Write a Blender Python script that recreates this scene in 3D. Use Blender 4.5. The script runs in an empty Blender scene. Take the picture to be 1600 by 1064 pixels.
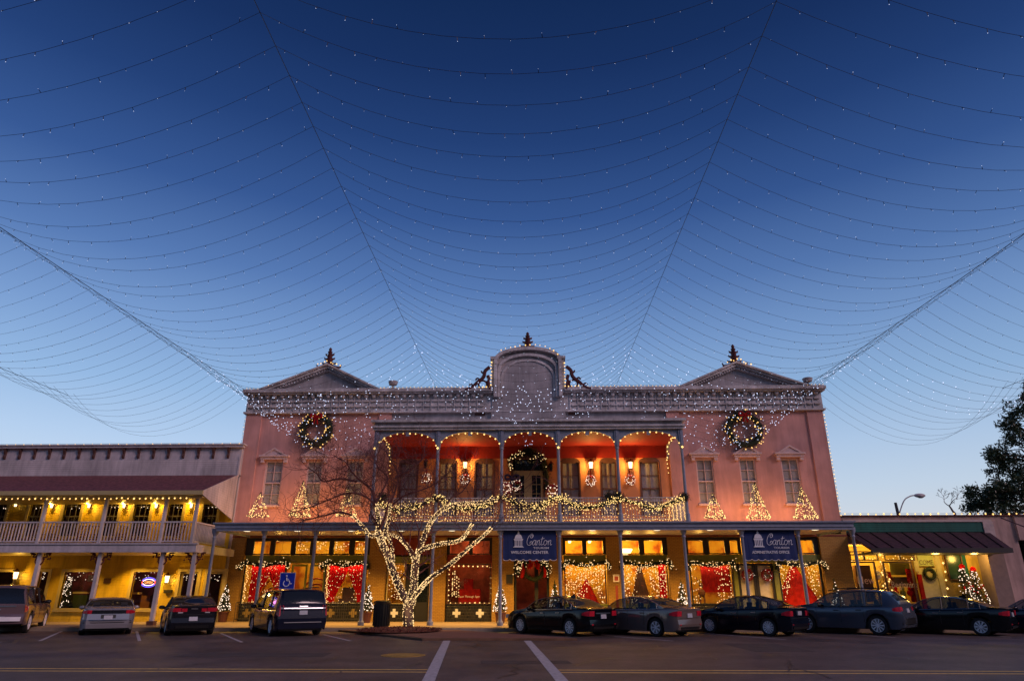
import bpy, math, random
from mathutils import Vector, Matrix
random.seed(7)
R = math.radians
sc = bpy.context.scene
# ------------------------------------------------------------------ camera
PITCH, YAW, FPX, EYE = 20.6, 1.5, 1045.0, 1.6
cam = bpy.data.cameras.new('camera'); camo = bpy.data.objects.new('camera', cam)
sc.collection.objects.link(camo)
cam.sensor_width = 36.0; cam.lens = FPX/1600*36.0
cam.clip_start = 0.1; cam.clip_end = 3000
camo.location = (0, 0, EYE); camo.rotation_euler = (R(90+PITCH), 0, R(YAW))
sc.camera = camo
# ------------------------------------------------------------------ world: dusk sky
w = bpy.data.worlds.new("World"); sc.world = w; w.use_nodes = True
nt = w.node_tree; nt.nodes.clear()
def N(t, **k):
    n = nt.nodes.new(t)
    for a, b in k.items(): setattr(n, a, b)
    return n
out = N('ShaderNodeOutputWorld'); bg = N('ShaderNodeBackground')
tc = N('ShaderNodeTexCoord'); sp = N('ShaderNodeSeparateXYZ')
nt.links.new(tc.outputs['Generated'], sp.inputs[0])
ramp = N('ShaderNodeValToRGB')
def lin(c):
    return tuple(((v/255)/12.92 if v/255 <= .04045 else ((v/255+.055)/1.055)**2.4) for v in c)
stops = [(0.0, (228, 218, 214)), (0.07, (216, 221, 228)), (0.13, (196, 214, 234)), (0.19, (176, 202, 233)), (0.26, (146, 181, 222)),
         (0.34, (118, 153, 203)), (0.42, (85, 120, 177)), (0.51, (54, 87, 146)), (0.60, (35, 64, 118)),
         (0.68, (24, 49, 97)), (0.78, (15, 38, 78)), (1.0, (9, 27, 60))]
el = ramp.color_ramp.elements
while len(el) > 1: el.remove(el[-1])
el[0].position = stops[0][0]; el[0].color = (*lin(stops[0][1]), 1)
for p, c in stops[1:]:
    e = el.new(p); e.color = (*lin(c), 1)
nt.links.new(sp.outputs['Z'], ramp.inputs[0])
# paler towards the left, deeper towards the right (the sun went down on the left)
mx = N('ShaderNodeMapRange'); mx.inputs[1].default_value = -.8; mx.inputs[2].default_value = .8
mx.inputs[3].default_value = 1.08; mx.inputs[4].default_value = .92
nt.links.new(sp.outputs['X'], mx.inputs[0])
mul = N('ShaderNodeVectorMath', operation='SCALE')
nt.links.new(ramp.outputs[0], mul.inputs[0]); nt.links.new(mx.outputs[0], mul.inputs['Scale'])
# afterglow of the sunset low in the sky behind the camera
sky = N('ShaderNodeTexSky', sky_type='NISHITA'); sky.sun_disc = False
SUN_ELEV, SUN_ROT = R(2.0), R(122)
sky.sun_elevation = SUN_ELEV; sky.sun_rotation = SUN_ROT
try: sky.dust_density = 2.0
except Exception: pass
my = N('ShaderNodeMapRange'); my.inputs[1].default_value = .25; my.inputs[2].default_value = -.8
my.inputs[3].default_value = 0.0; my.inputs[4].default_value = 0.045
nt.links.new(sp.outputs['Y'], my.inputs[0])
sk = N('ShaderNodeVectorMath', operation='SCALE')
nt.links.new(sky.outputs[0], sk.inputs[0]); nt.links.new(my.outputs[0], sk.inputs['Scale'])
ad = N('ShaderNodeVectorMath', operation='ADD')
nt.links.new(mul.outputs[0], ad.inputs[0]); nt.links.new(sk.outputs[0], ad.inputs[1])
# sky dimmed low behind the camera, standing in for unseen trees and roofs
ma = N('ShaderNodeMapRange'); ma.interpolation_type = 'SMOOTHSTEP'
for i_, v_ in ((1,.05),(2,-.35),(3,0.),(4,1.)): ma.inputs[i_].default_value = v_
nt.links.new(sp.outputs['Y'], ma.inputs[0])
mb_ = N('ShaderNodeMapRange'); mb_.interpolation_type = 'SMOOTHSTEP'
for i_, v_ in ((1,.34),(2,.20),(3,0.),(4,.97)): mb_.inputs[i_].default_value = v_
nt.links.new(sp.outputs['Z'], mb_.inputs[0])
mm_ = N('ShaderNodeMath', operation='MULTIPLY'); nt.links.new(ma.outputs[0], mm_.inputs[0]); nt.links.new(mb_.outputs[0], mm_.inputs[1])
iv = N('ShaderNodeMath', operation='SUBTRACT'); iv.inputs[0].default_value = 1.0; nt.links.new(mm_.outputs[0], iv.inputs[1])
fin = N('ShaderNodeVectorMath', operation='SCALE'); nt.links.new(ad.outputs[0], fin.inputs[0]); nt.links.new(iv.outputs[0], fin.inputs['Scale'])
nt.links.new(fin.outputs[0], bg.inputs[0]); bg.inputs[1].default_value = 1.0
nt.links.new(bg.outputs[0], out.inputs[0])
# last light of the day (very weak, wide and warm, from behind the camera)
sl = bpy.data.lights.new('sun', 'SUN'); so = bpy.data.objects.new('sun', sl); sc.collection.objects.link(so)
sl.energy = 1.35; sl.angle = R(20); sl.color = (1.0, .66, .68)
so.rotation_euler = (R(61), 0, R(56)); so.location = (0, -20, 20)
vs = sc.view_settings
vs.view_transform = 'Standard'; vs.look = 'None'; vs.exposure = 0; vs.gamma = 1; vs.use_curve_mapping = False
sc.cycles.max_bounces = 6; sc.cycles.diffuse_bounces = 2; sc.cycles.glossy_bounces = 3
sc.cycles.transparent_max_bounces = 12; sc.cycles.sample_clamp_indirect = 3.0
sc.cycles.use_denoising = True
# ------------------------------------------------------------------ projection helpers (photograph pixel -> real plane)
cp, sp_, cy, sy = math.cos(R(PITCH)), math.sin(R(PITCH)), math.cos(R(YAW)), math.sin(R(YAW))
def ray(px, py):
    u = (px-800)/FPX; v = (532-py)/FPX
    y = cp - v*sp_; z = sp_ + v*cp
    return u*cy - y*sy, u*sy + y*cy, z
def at(px, py, Y):
    x, y, z = ray(px, py); t = Y/y
    return x*t, EYE + z*t
def AX(px, py, Y): return at(px, py, Y)[0]
def AZ(py, Y, px=830): return at(px, py, Y)[1]
def G(px, py, z0=0.0):
    x, y, z = ray(px, py); t = (z0-EYE)/z
    return x*t, y*t
# ------------------------------------------------------------------ mesh builder
class MB:
    def __init__(s): s.v = []; s.f = []
    def add(s, vs, fs):
        n = len(s.v); s.v += [tuple(p) for p in vs]; s.f += [tuple(n+i for i in f) for f in fs]; return s
    def box(s, x0, x1, y0, y1, z0, z1):
        if x0 > x1: x0, x1 = x1, x0
        if y0 > y1: y0, y1 = y1, y0
        if z0 > z1: z0, z1 = z1, z0
        return s.add([(x0,y0,z0),(x1,y0,z0),(x1,y1,z0),(x0,y1,z0),(x0,y0,z1),(x1,y0,z1),(x1,y1,z1),(x0,y1,z1)],
              [(0,3,2,1),(4,5,6,7),(0,1,5,4),(1,2,6,5),(2,3,7,6),(3,0,4,7)])
    def cbox(s, c, sz):
        return s.box(c[0]-sz[0]/2, c[0]+sz[0]/2, c[1]-sz[1]/2, c[1]+sz[1]/2, c[2]-sz[2]/2, c[2]+sz[2]/2)
    def prism(s, poly, y0, y1, axis='y'):
        # polygon (a,b) extruded: axis y -> (a,y,b); axis x -> (x,a,b); axis z -> (a,b,z)
        def P(a, b, t): return (a,t,b) if axis == 'y' else (t,a,b) if axis == 'x' else (a,b,t)
        n = len(poly)
        vs = [P(a,b,y0) for a,b in poly] + [P(a,b,y1) for a,b in poly]
        fs = [tuple(range(n)), tuple(reversed(range(n,2*n)))] + [(i,(i+n),(i+1)%n+n,(i+1)%n) for i in range(n)]
        return s.add(vs, fs)
    def band(s, outer, inner, y0, y1):
        # strip between two open polylines of same length in the xz plane
        n = len(outer); vs = []
        for (a,b) in outer: vs += [(a,y0,b),(a,y1,b)]
        for (a,b) in inner: vs += [(a,y0,b),(a,y1,b)]
        m = 2*n; fs = []
        for i in range(n-1):
            o0,o1 = 2*i, 2*i+2; i0,i1 = m+2*i, m+2*i+2
            fs += [(o0,o1,i1,i0),(o0+1,i0+1,i1+1,o1+1),(o0,o0+1,o1+1,o1),(i0,i1,i1+1,i0+1)]
        fs += [(0,m,m+1,1),(2*n-2,2*n-1,m+2*n-1,m+2*n-2)]
        return s.add(vs, fs)
    def tube(s, pts, r, n=6, cap=True):
        pts = [Vector(p) for p in pts]; rs = r if isinstance(r, (list,tuple)) else [r]*len(pts)
        rings = []; prev = None
        for i, p in enumerate(pts):
            d = (pts[min(i+1,len(pts)-1)] - pts[max(i-1,0)])
            if d.length < 1e-9: d = Vector((0,0,1))
            d.normalize()
            ref = prev if prev is not None and abs(prev.dot(d)) < .95 else (Vector((0,0,1)) if abs(d.z) < .9 else Vector((1,0,0)))
            a = (ref - d*ref.dot(d)).normalized(); b = d.cross(a); prev = a
            rings.append([p + (a*math.cos(2*math.pi*k/n) + b*math.sin(2*math.pi*k/n))*rs[i] for k in range(n)])
        vs = [q for rg in rings for q in rg]; fs = []
        for i in range(len(pts)-1):
            for k in range(n):
                fs.append((i*n+k, i*n+(k+1)%n, (i+1)*n+(k+1)%n, (i+1)*n+k))
        if cap: fs += [tuple(reversed(range(n))), tuple(range((len(pts)-1)*n, len(pts)*n))]
        return s.add(vs, fs)
    def lathe(s, prof, c=(0,0,0), n=14, axis='z'):
        vs = []; fs = []
        for r, h in prof:
            for k in range(n):
                a = 2*math.pi*k/n
                if axis == 'z': vs.append((c[0]+r*math.cos(a), c[1]+r*math.sin(a), c[2]+h))
                elif axis == 'y': vs.append((c[0]+r*math.cos(a), c[1]+h, c[2]+r*math.sin(a)))
                else: vs.append((c[0]+h, c[1]+r*math.cos(a), c[2]+r*math.sin(a)))
        for i in range(len(prof)-1):
            for k in range(n): fs.append((i*n+k, i*n+(k+1)%n, (i+1)*n+(k+1)%n, (i+1)*n+k))
        fs += [tuple(reversed(range(n))), tuple(range((len(prof)-1)*n, len(prof)*n))]
        return s.add(vs, fs)
    def bulb(s, p, r):
        x,y,z = p
        return s.add([(x+r,y,z),(x-r,y,z),(x,y+r,z),(x,y-r,z),(x,y,z+r),(x,y,z-r)],
            [(0,2,4),(2,1,4),(1,3,4),(3,0,4),(2,0,5),(1,2,5),(3,1,5),(0,3,5)])
    def ball(s, p, r, n=8, sz=1.0):
        pr = [(max(1e-4, r*math.sin(math.pi*i/n)), -r*sz*math.cos(math.pi*i/n)) for i in range(n+1)]
        return s.lathe(pr, p, n=max(6,n))
    def leaf(s, p, sz):
        a = Vector((random.gauss(0,1),random.gauss(0,1),random.gauss(0,1))).normalized()
        b = a.orthogonal().normalized(); b = Matrix.Rotation(random.uniform(0,6.3),3,a) @ b; c = a.cross(b)
        p = Vector(p)
        return s.add([p-b*sz, p+c*sz*.42, p+b*sz, p-c*sz*.42], [(0,1,2,3)])
    def needle(s, p, ln, wd):
        d = Vector((random.gauss(0,1),random.gauss(0,1),random.gauss(0,1))).normalized(); p = Vector(p)
        b = d.orthogonal().normalized()
        return s.add([p-b*wd, p+b*wd, p+d*ln], [(0,1,2)])
    def mesh(s, name, m, smooth=False):
        me = bpy.data.meshes.new(name); me.from_pydata(s.v, [], s.f); me.materials.append(m); me.update()
        if smooth:
            me.polygons.foreach_set('use_smooth', [True]*len(me.polygons))
            me.set_sharp_from_angle(angle=R(38))
        return me
    def build(s, name, m, parent=None, smooth=False, **tags):
        me = s.mesh(name, m, smooth)
        return link(me, name, parent, **tags)
def wloc(o):
    v = Vector((0,0,0))
    while o is not None: v = v + o.location; o = o.parent
    return v
def link(me, name, parent=None, local=False, **tags):
    o = bpy.data.objects.new(name, me); sc.collection.objects.link(o)
    if parent is not None:
        o.parent = parent
        if not parent.get('_loc') and not local: o.location = -wloc(parent)
        if parent.get('_loc'): pass
    for k, v in tags.items(): o[k] = v
    return o
LOCAL = set()
def thing(name, label, cat, loc=(0,0,0), rz=0, group=None):
    o = bpy.data.objects.new(name, None); sc.collection.objects.link(o); o.empty_display_size = .3
    o.location = loc; o.rotation_euler = (0,0,rz); o['label'] = label; o['category'] = cat
    if group: o['group'] = group
    return o
def lpart(mb, name, m, parent, smooth=False, **tags):     # part whose mesh is in the thing's own coordinates
    me = mb.mesh(name, m, smooth); o = bpy.data.objects.new(name, me); sc.collection.objects.link(o); o.parent = parent
    for k, v in tags.items(): o[k] = v
    return o
def copy_tree(o, parent=None):
    c = o.copy(); sc.collection.objects.link(c)
    if parent is not None: c.parent = parent
    for ch in list(o.children): copy_tree(ch, c)
    return c
def T(mb, name, m, label, cat, group=None, smooth=False):  # a thing that is one mesh; origin moved to its base
    xs = [v[0] for v in mb.v]; ys = [v[1] for v in mb.v]; zs = [v[2] for v in mb.v]
    b = ((min(xs)+max(xs))/2, (min(ys)+max(ys))/2, min(zs))
    mb.v = [(v[0]-b[0], v[1]-b[1], v[2]-b[2]) for v in mb.v]
    if name in ('net_lights','window_lights','string_light'):      # bulbs too many and tiny to count: one part of the thing
        o = thing(name, label, cat, b, 0, group); lpart(mb, 'bulbs', m, o, kind='stuff'); return o
    o = link(mb.mesh(name, m, smooth), name); o.location = b
    o['label'] = label; o['category'] = cat
    if group: o['group'] = group
    return o
# ------------------------------------------------------------------ materials
MATS = {}
def mat(name, col, rough=.7, metal=0.0, streak=0.0, vary=.12, scale=6.0, bump=0.0, bscale=40.0, spec=.5, coat=0.0, fine=None):
    if name in MATS: return MATS[name]
    m = bpy.data.materials.new(name); m.use_nodes = True; t = m.node_tree; b = t.nodes['Principled BSDF']
    b.inputs['Roughness'].default_value = rough; b.inputs['Metallic'].default_value = metal
    b.inputs['Specular IOR Level'].default_value = spec
    if coat: b.inputs['Coat Weight'].default_value = coat; b.inputs['Coat Roughness'].default_value = .04
    c = t.nodes.new('ShaderNodeTexCoord'); n = t.nodes.new('ShaderNodeTexNoise')
    n.inputs['Scale'].default_value = scale; n.inputs['Detail'].default_value = 6
    t.links.new(c.outputs['Object'], n.inputs['Vector'])
    r = t.nodes.new('ShaderNodeValToRGB')
    r.color_ramp.elements[0].position = .3; r.color_ramp.elements[1].position = .7
    r.color_ramp.elements[0].color = (*[x*(1-vary) for x in col], 1); r.color_ramp.elements[1].color = (*[min(1,x*(1+vary)) for x in col], 1)
    t.links.new(n.outputs['Fac'], r.inputs[0]); t.links.new(r.outputs[0], b.inputs['Base Color'])
    if streak:      # rain streaks, patches and wear
        mp = t.nodes.new('ShaderNodeMapping'); mp.inputs['Scale'].default_value = (2.2,2.2,.28); t.links.new(c.outputs['Object'], mp.inputs[0])
        s1 = t.nodes.new('ShaderNodeTexNoise'); s1.inputs['Scale'].default_value = 1.6; s1.inputs['Detail'].default_value = 9; s1.inputs['Roughness'].default_value = .7; t.links.new(mp.outputs[0], s1.inputs['Vector'])
        s2 = t.nodes.new('ShaderNodeTexNoise'); s2.inputs['Scale'].default_value = .45; s2.inputs['Detail'].default_value = 5; t.links.new(c.outputs['Object'], s2.inputs['Vector'])
        for s_, lo_ in ((s1,1-streak),(s2,1-streak*.8)):
            rr = t.nodes.new('ShaderNodeMapRange'); rr.inputs[1].default_value = .32; rr.inputs[2].default_value = .60; rr.inputs[3].default_value = lo_; rr.inputs[4].default_value = 1.06
            t.links.new(s_.outputs['Fac'], rr.inputs[0]); vm = t.nodes.new('ShaderNodeVectorMath'); vm.operation = 'SCALE'
            src = b.inputs['Base Color'].links[0].from_socket; t.links.new(src, vm.inputs[0]); t.links.new(rr.outputs[0], vm.inputs['Scale']); t.links.new(vm.outputs[0], b.inputs['Base Color'])
    if bump:
        n2 = t.nodes.new('ShaderNodeTexNoise'); n2.inputs['Scale'].default_value = bscale; n2.inputs['Detail'].default_value = 8
        t.links.new(c.outputs['Object'], n2.inputs['Vector'])
        bp = t.nodes.new('ShaderNodeBump'); bp.inputs['Strength'].default_value = bump; bp.inputs['Distance'].default_value = .02
        t.links.new(n2.outputs['Fac'], bp.inputs['Height']); t.links.new(bp.outputs[0], b.inputs['Normal'])
    MATS[name] = m; return m
def emis(name, col, s, sample=False):
    if name in MATS: return MATS[name]
    m = bpy.data.materials.new(name); m.use_nodes = True; t = m.node_tree; t.nodes.clear()
    o = t.nodes.new('ShaderNodeOutputMaterial'); e = t.nodes.new('ShaderNodeEmission')
    e.inputs[0].default_value = (*col, 1); e.inputs[1].default_value = s; t.links.new(e.outputs[0], o.inputs[0])
    if not sample: m.cycles.emission_sampling = 'NONE'
    MATS[name] = m; return m
def glow_room(name, c1, c2, s, scale=1.5, detail=4):   # lit interior seen through a pane
    m = bpy.data.materials.new(name); m.use_nodes = True; t = m.node_tree; t.nodes.clear()
    o = t.nodes.new('ShaderNodeOutputMaterial'); e = t.nodes.new('ShaderNodeEmission')
    c = t.nodes.new('ShaderNodeTexCoord'); n = t.nodes.new('ShaderNodeTexNoise'); n.inputs['Scale'].default_value = scale; n.inputs['Detail'].default_value = detail
    r = t.nodes.new('ShaderNodeValToRGB'); r.color_ramp.elements[0].position = .35; r.color_ramp.elements[1].position = .65
    r.color_ramp.elements[0].color = (*c1, 1); r.color_ramp.elements[1].color = (*c2, 1)
    t.links.new(c.outputs['Object'], n.inputs['Vector']); t.links.new(n.outputs['Fac'], r.inputs[0]); t.links.new(r.outputs[0], e.inputs[0])
    e.inputs[1].default_value = s; t.links.new(e.outputs[0], o.inputs[0]); m.cycles.emission_sampling = 'NONE'
    return m
def brick(name, c1, c2, mortar, rough=.85, bw=.21, bh=.075):
    m = bpy.data.materials.new(name); m.use_nodes = True; t = m.node_tree; b = t.nodes['Principled BSDF']
    b.inputs['Roughness'].default_value = rough
    g = t.nodes.new('ShaderNodeNewGeometry'); s = t.nodes.new('ShaderNodeSeparateXYZ'); t.links.new(g.outputs['Position'], s.inputs[0])
    a = t.nodes.new('ShaderNodeMath'); a.operation = 'ADD'; t.links.new(s.outputs['X'], a.inputs[0]); t.links.new(s.outputs['Y'], a.inputs[1])
    k = t.nodes.new('ShaderNodeCombineXYZ'); t.links.new(a.outputs[0], k.inputs['X']); t.links.new(s.outputs['Z'], k.inputs['Y'])
    br = t.nodes.new('ShaderNodeTexBrick'); t.links.new(k.outputs[0], br.inputs['Vector'])
    br.inputs['Color1'].default_value = (*c1,1); br.inputs['Color2'].default_value = (*c2,1); br.inputs['Mortar'].default_value = (*mortar,1)
    br.inputs['Scale'].default_value = 1; br.inputs['Brick Width'].default_value = bw; br.inputs['Row Height'].default_value = bh; br.inputs['Mortar Size'].default_value = .008
    t.links.new(br.outputs['Color'], b.inputs['Base Color'])
    bp = t.nodes.new('ShaderNodeBump'); bp.inputs['Strength'].default_value = .5; bp.inputs['Distance'].default_value = .01; bp.invert = True
    t.links.new(br.outputs['Fac'], bp.inputs['Height']); t.links.new(bp.outputs[0], b.inputs['Normal'])
    return m
def siding(name, col, pitch=.14, rough=.6, vert=False, vary=.1):
    m = mat(name, col, rough, vary=vary, scale=1.2, streak=.3); t = m.node_tree; b = t.nodes['Principled BSDF']
    g = t.nodes.new('ShaderNodeNewGeometry'); s = t.nodes.new('ShaderNodeSeparateXYZ'); t.links.new(g.outputs['Position'], s.inputs[0])
    d = t.nodes.new('ShaderNodeMath'); d.operation = 'DIVIDE'; d.inputs[1].default_value = pitch
    t.links.new(s.outputs['X' if vert else 'Z'], d.inputs[0])
    f = t.nodes.new('ShaderNodeMath'); f.operation = 'FRACT'; t.links.new(d.outputs[0], f.inputs[0])
    bp = t.nodes.new('ShaderNodeBump'); bp.inputs['Strength'].default_value = .8; bp.inputs['Distance'].default_value = .03; bp.invert = True
    t.links.new(f.outputs[0], bp.inputs['Height']); t.links.new(bp.outputs[0], b.inputs['Normal'])
    return m
def glassmat(name, tint=(1,1,1), refl=1.0):
    m = bpy.data.materials.new(name); m.use_nodes = True; t = m.node_tree; t.nodes.clear()
    o = t.nodes.new('ShaderNodeOutputMaterial'); mix = t.nodes.new('ShaderNodeMixShader')
    tr = t.nodes.new('ShaderNodeBsdfTransparent'); tr.inputs[0].default_value = (*tint,1)
    gl = t.nodes.new('ShaderNodeBsdfGlossy'); gl.inputs['Roughness'].default_value = .02
    fr = t.nodes.new('ShaderNodeFresnel'); fr.inputs[0].default_value = 1.5
    mu = t.nodes.new('ShaderNodeMath'); mu.operation = 'MULTIPLY'; mu.inputs[1].default_value = refl
    gm = t.nodes.new('ShaderNodeNewGeometry'); inv = t.nodes.new('ShaderNodeMath'); inv.operation = 'SUBTRACT'; inv.inputs[0].default_value = 1.0
    t.links.new(gm.outputs['Backfacing'], inv.inputs[1]); m2 = t.nodes.new('ShaderNodeMath'); m2.operation = 'MULTIPLY'
    t.links.new(fr.outputs[0], mu.inputs[0]); t.links.new(mu.outputs[0], m2.inputs[0]); t.links.new(inv.outputs[0], m2.inputs[1]); t.links.new(m2.outputs[0], mix.inputs[0])
    t.links.new(tr.outputs[0], mix.inputs[1]); t.links.new(gl.outputs[0], mix.inputs[2]); t.links.new(mix.outputs[0], o.inputs[0])
    return m
def point(name, loc, e, col=(1,.55,.18), r=.05):
    l = bpy.data.lights.new(name, 'POINT'); l.energy = e; l.color = col; l.shadow_soft_size = r
    o = bpy.data.objects.new(name, l); sc.collection.objects.link(o); o.location = loc; return o
def cat_rom(pts, n=6, closed=False):
    pts = [Vector(p) for p in pts]; o = []; m = len(pts)
    for i in range(m if closed else m-1):
        p0 = pts[(i-1)%m] if closed or i > 0 else pts[0]; p1 = pts[i]; p2 = pts[(i+1)%m]
        p3 = pts[(i+2)%m] if closed or i+2 < m else pts[-1]
        for k in range(n):
            t = k/n
            o.append(.5*((2*p1) + (p2-p0)*t + (2*p0-5*p1+4*p2-p3)*t*t + (3*p1-p0-3*p2+p3)*t*t*t))
    if not closed: o.append(pts[-1])
    return o
def text(body, h, x, y, z, m, name, parent, w=None, bold=0.0, local=False, ext=.004):
    c = bpy.data.curves.new(name, 'FONT'); c.body = body; c.size = 1; c.align_x = 'CENTER'; c.extrude = ext; c.offset = bold; c.resolution_u = 2
    o = bpy.data.objects.new(name, c); sc.collection.objects.link(o); bpy.context.view_layer.update()
    me = bpy.data.meshes.new_from_object(o.evaluated_get(bpy.context.evaluated_depsgraph_get()))
    bpy.data.objects.remove(o)
    xs = [v.co.x for v in me.vertices]; ys = [v.co.y for v in me.vertices]
    sx = (w/(max(xs)-min(xs))) if w else h/(max(ys)-min(ys)); sh = h/(max(ys)-min(ys)); cx = (max(xs)+min(xs))/2; y0 = min(ys)
    for v in me.vertices: v.co = Vector(((v.co.x-cx)*sx + x, y - v.co.z*1.0, (v.co.y-y0)*sh + z))
    me.materials.clear(); me.materials.append(m)
    if local:
        q = bpy.data.objects.new(name, me); sc.collection.objects.link(q); q.parent = parent; return q
    return link(me, name, parent)
LAMP = (1.0, .53, .09)
M = dict(
 pink=mat('pink_stucco', (.58,.30,.265), .85, vary=.16, scale=.8, streak=.15, bump=.25, bscale=60),
 pinktrim=mat('pink_painted_trim', (.62,.45,.44), .7),
 porch=mat('lantern_tinted_porch_wall', (.60,.25,.10), .8, vary=.12, scale=1.5),  # pink wall with the lanterns' orange light put into its colour
 red=mat('plain_dark_red', (.27,.012,.007), .7),
 redfas=mat('deep_red_fascia', (.22,.03,.02), .7),
 grey=mat('weathered_grey_metal', (.60,.57,.58), .65, vary=.22, scale=2.2, streak=.35, bump=.15),
 greyd=mat('dark_grey_panel', (.40,.38,.40), .7, vary=.22, scale=1.4, streak=.3),
 bluegrey=mat('blue_grey_paint', (.22,.25,.33), .55, vary=.12),
 white=mat('white_paint', (.56,.51,.53), .5, vary=.07, streak=.25),
 cream=mat('cream_paint', (.46,.37,.17), .5, vary=.07),
 iron=mat('dark_red_iron', (.10,.02,.022), .5, metal=.2),
 dark=mat('black_paint', (.018,.018,.02), .5),
 olive=mat('olive_green_paint', (.20,.22,.04), .6),
 brickm=brick('painted_tan_brick', (.44,.255,.06), (.37,.205,.045), (.19,.11,.035)),
 yell=siding('yellow_lap_siding', (.62,.41,.025), .13),
 lav=siding('lavender_white_siding', (.56,.50,.50), .12),
 green=siding('dark_green_siding', (.010,.105,.085), .12, rough=.85),
 shingle=mat('purple_shingles', (.16,.05,.055), .8, vary=.6, scale=7, bump=.9, bscale=9),
 asphalt=mat('asphalt', (.112,.084,.080), .60, vary=.38, scale=.5, streak=.35, bump=.5, bscale=90),
 conc=mat('sidewalk_concrete', (.27,.20,.14), .85, vary=.18, scale=1.3, bump=.2),
 kerb=mat('kerb_concrete', (.30,.24,.18), .85, vary=.2, scale=3),
 paint=mat('worn_white_road_paint', (.44,.42,.45), .8, vary=.25, scale=9),
 ypaint=mat('worn_yellow_road_paint', (.85,.55,.16), .8, vary=.25, scale=9),
 blind=mat('pale_window_blind', (.34,.33,.34), .8, vary=.06, scale=3),
 frame=mat('brown_window_frame', (.10,.045,.035), .6),
 wreath=mat('dark_fir_needles', (.012,.022,.010), .8, vary=.4, scale=8),
 ribbon=mat('red_velvet_ribbon', (.34,.010,.012), .8, spec=.1),
 curtain=mat('red_window_curtain', (.55,.008,.010), .9, vary=.2, scale=3, spec=.04),
 wire=mat('black_wire', (.012,.012,.016), .6),
 bark=mat('rough_brown_bark', (.09,.055,.045), .9, vary=.3, scale=6, bump=.6, bscale=30),
 leafm=mat('magnolia_leaf', (.045,.065,.025), .45, vary=.5, scale=1.2),
 rubber=mat('tyre_rubber', (.012,.012,.012), .8),
 chrome=mat('bright_chrome', (.50,.51,.53), .3, metal=1.0, vary=.02),
 alloy=mat('alloy_wheel', (.85,.83,.85), .4, metal=.1, vary=.04),
 cglass=mat('dark_car_glass', (.012,.016,.022), .05, spec=.6, vary=.05),
 carglass=glassmat('see_through_car_glass', (.42,.47,.52), 1.2),
 cblack=mat('black_car_trim', (.012,.012,.013), .45),
 tail=mat('red_tail_lens', (.50,.010,.03), .3, vary=.2, scale=12, spec=.4),
 clear=mat('clear_tail_lens', (.5,.45,.46), .15, vary=.1),
 plate=mat('licence_plate', (.42,.44,.48), .4, vary=.15, scale=40),
 blueaw=mat('navy_blue_awning_cloth', (.010,.028,.125), .8, vary=.12, scale=2),
 sign=mat('white_sign_lettering', (.72,.74,.80), .6, vary=.03),
 signblue=mat('parking_sign_blue', (.01,.03,.42), .4),
 mulch=mat('red_brown_mulch', (.12,.028,.016), .95, vary=.6, scale=14, bump=1.0, bscale=40),
 warm=emis('warm_bulb', (1.0,.58,.18), 2.2),
 warm2=emis('warm_white_bulb', (1.0,.64,.28), 1.7),
 cool=emis('cool_white_led', (.66,.74,1.0), 1.25), coolb=emis('bright_cool_white_led', (.66,.72,1.0), 1.9),
 pinkb=emis('pinkish_white_bulb', (1.0,.75,.55), 1.8),
 lampg=emis('lantern_glow', (1.0,.72,.28), 5.0),
 down=emis('recessed_lamp_glow', (1.0,.80,.50), 1.6),
 wglass=glassmat('shop_window_glass', (.97,.97,.97), .8),
)
# ------------------------------------------------------------------ setting
S = dict(kind='structure')
FW = 38.0            # street wall of the buildings
KY = 31.4            # kerb
MB().box(-300,300,-60,400,-.6,-.02).build('ground', mat('dark_ground', (.05,.045,.04), .95), **S)
MB().add([(-120,-20,0),(120,-20,0),(120,40,0),(-120,40,0)], [(0,1,2,3)]).build('road', M['asphalt'], **S)
MB().box(-120,120,KY+.15,FW+.4,.0,.15).build('sidewalk', M['conc'], **S)
MB().box(-120,120,KY,KY+.148,.0,.146).build('kerb', M['kerb'], **S)
# kerbed brick bulb-out between the two rows of parking (leans like the parking bays)
b0 = G(545,983); b1 = G(660,1000.5); b2 = G(902,1000.5); b3 = G(722,982)
bo = [(b0[0],KY-.002),(b1[0],b1[1]),(b2[0],b2[1]),(b3[0],KY-.002)]
pave = brick('red_brick_paving', (.24,.11,.075), (.19,.085,.06), (.10,.06,.045), .9, .22, .11)
def inset(poly, d):
    c = Vector((sum(p[0] for p in poly)/4, sum(p[1] for p in poly)/4)); o = []
    for p in poly:
        v = c - Vector(p); o.append(tuple(Vector(p)+v.normalized()*d))
    return o
MB().prism(bo, .002, .075, 'z').build('kerb_of_the_corner', mat('brown_kerb',(.17,.09,.05),.9,vary=.25,scale=3), **S)
MB().prism(inset(bo,.22), .075, .085, 'z').build('brick_pavement', pave, **S)
def stripe(a, b, wd, name, m, z=.004):
    a = Vector((a[0],a[1],0)); b = Vector((b[0],b[1],0)); d = (b-a).normalized(); n = Vector((-d.y,d.x,0))*wd/2
    q = [a-n, a+n, b+n, b-n]
    mb = MB(); mb.add([(p.x,p.y,z) for p in q], [(3,2,1,0)]); mb.build(name, m, **S)
for k, yy in enumerate((1046.3, 1050.2)):
    yv = G(830, yy)[1]
    stripe((-60,yv), (G(671 if k else 673,yy)[0],yv), .12, 'yellow_line', M['ypaint'])
    stripe((G(866 if k else 863,yy)[0],yv), (60,yv), .12, 'yellow_line', M['ypaint'])
def far_line(p0, p1, z=0):
    return G(*p0), G(*p1)
a, b = far_line((698,1000.6), (664,1075)); stripe(a, b, .25, 'crosswalk_line', M['paint'], .005)
a, b = far_line((824,1000.6), (888,1075)); stripe(a, b, .25, 'crosswalk_line', M['paint'], .005)
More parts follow.
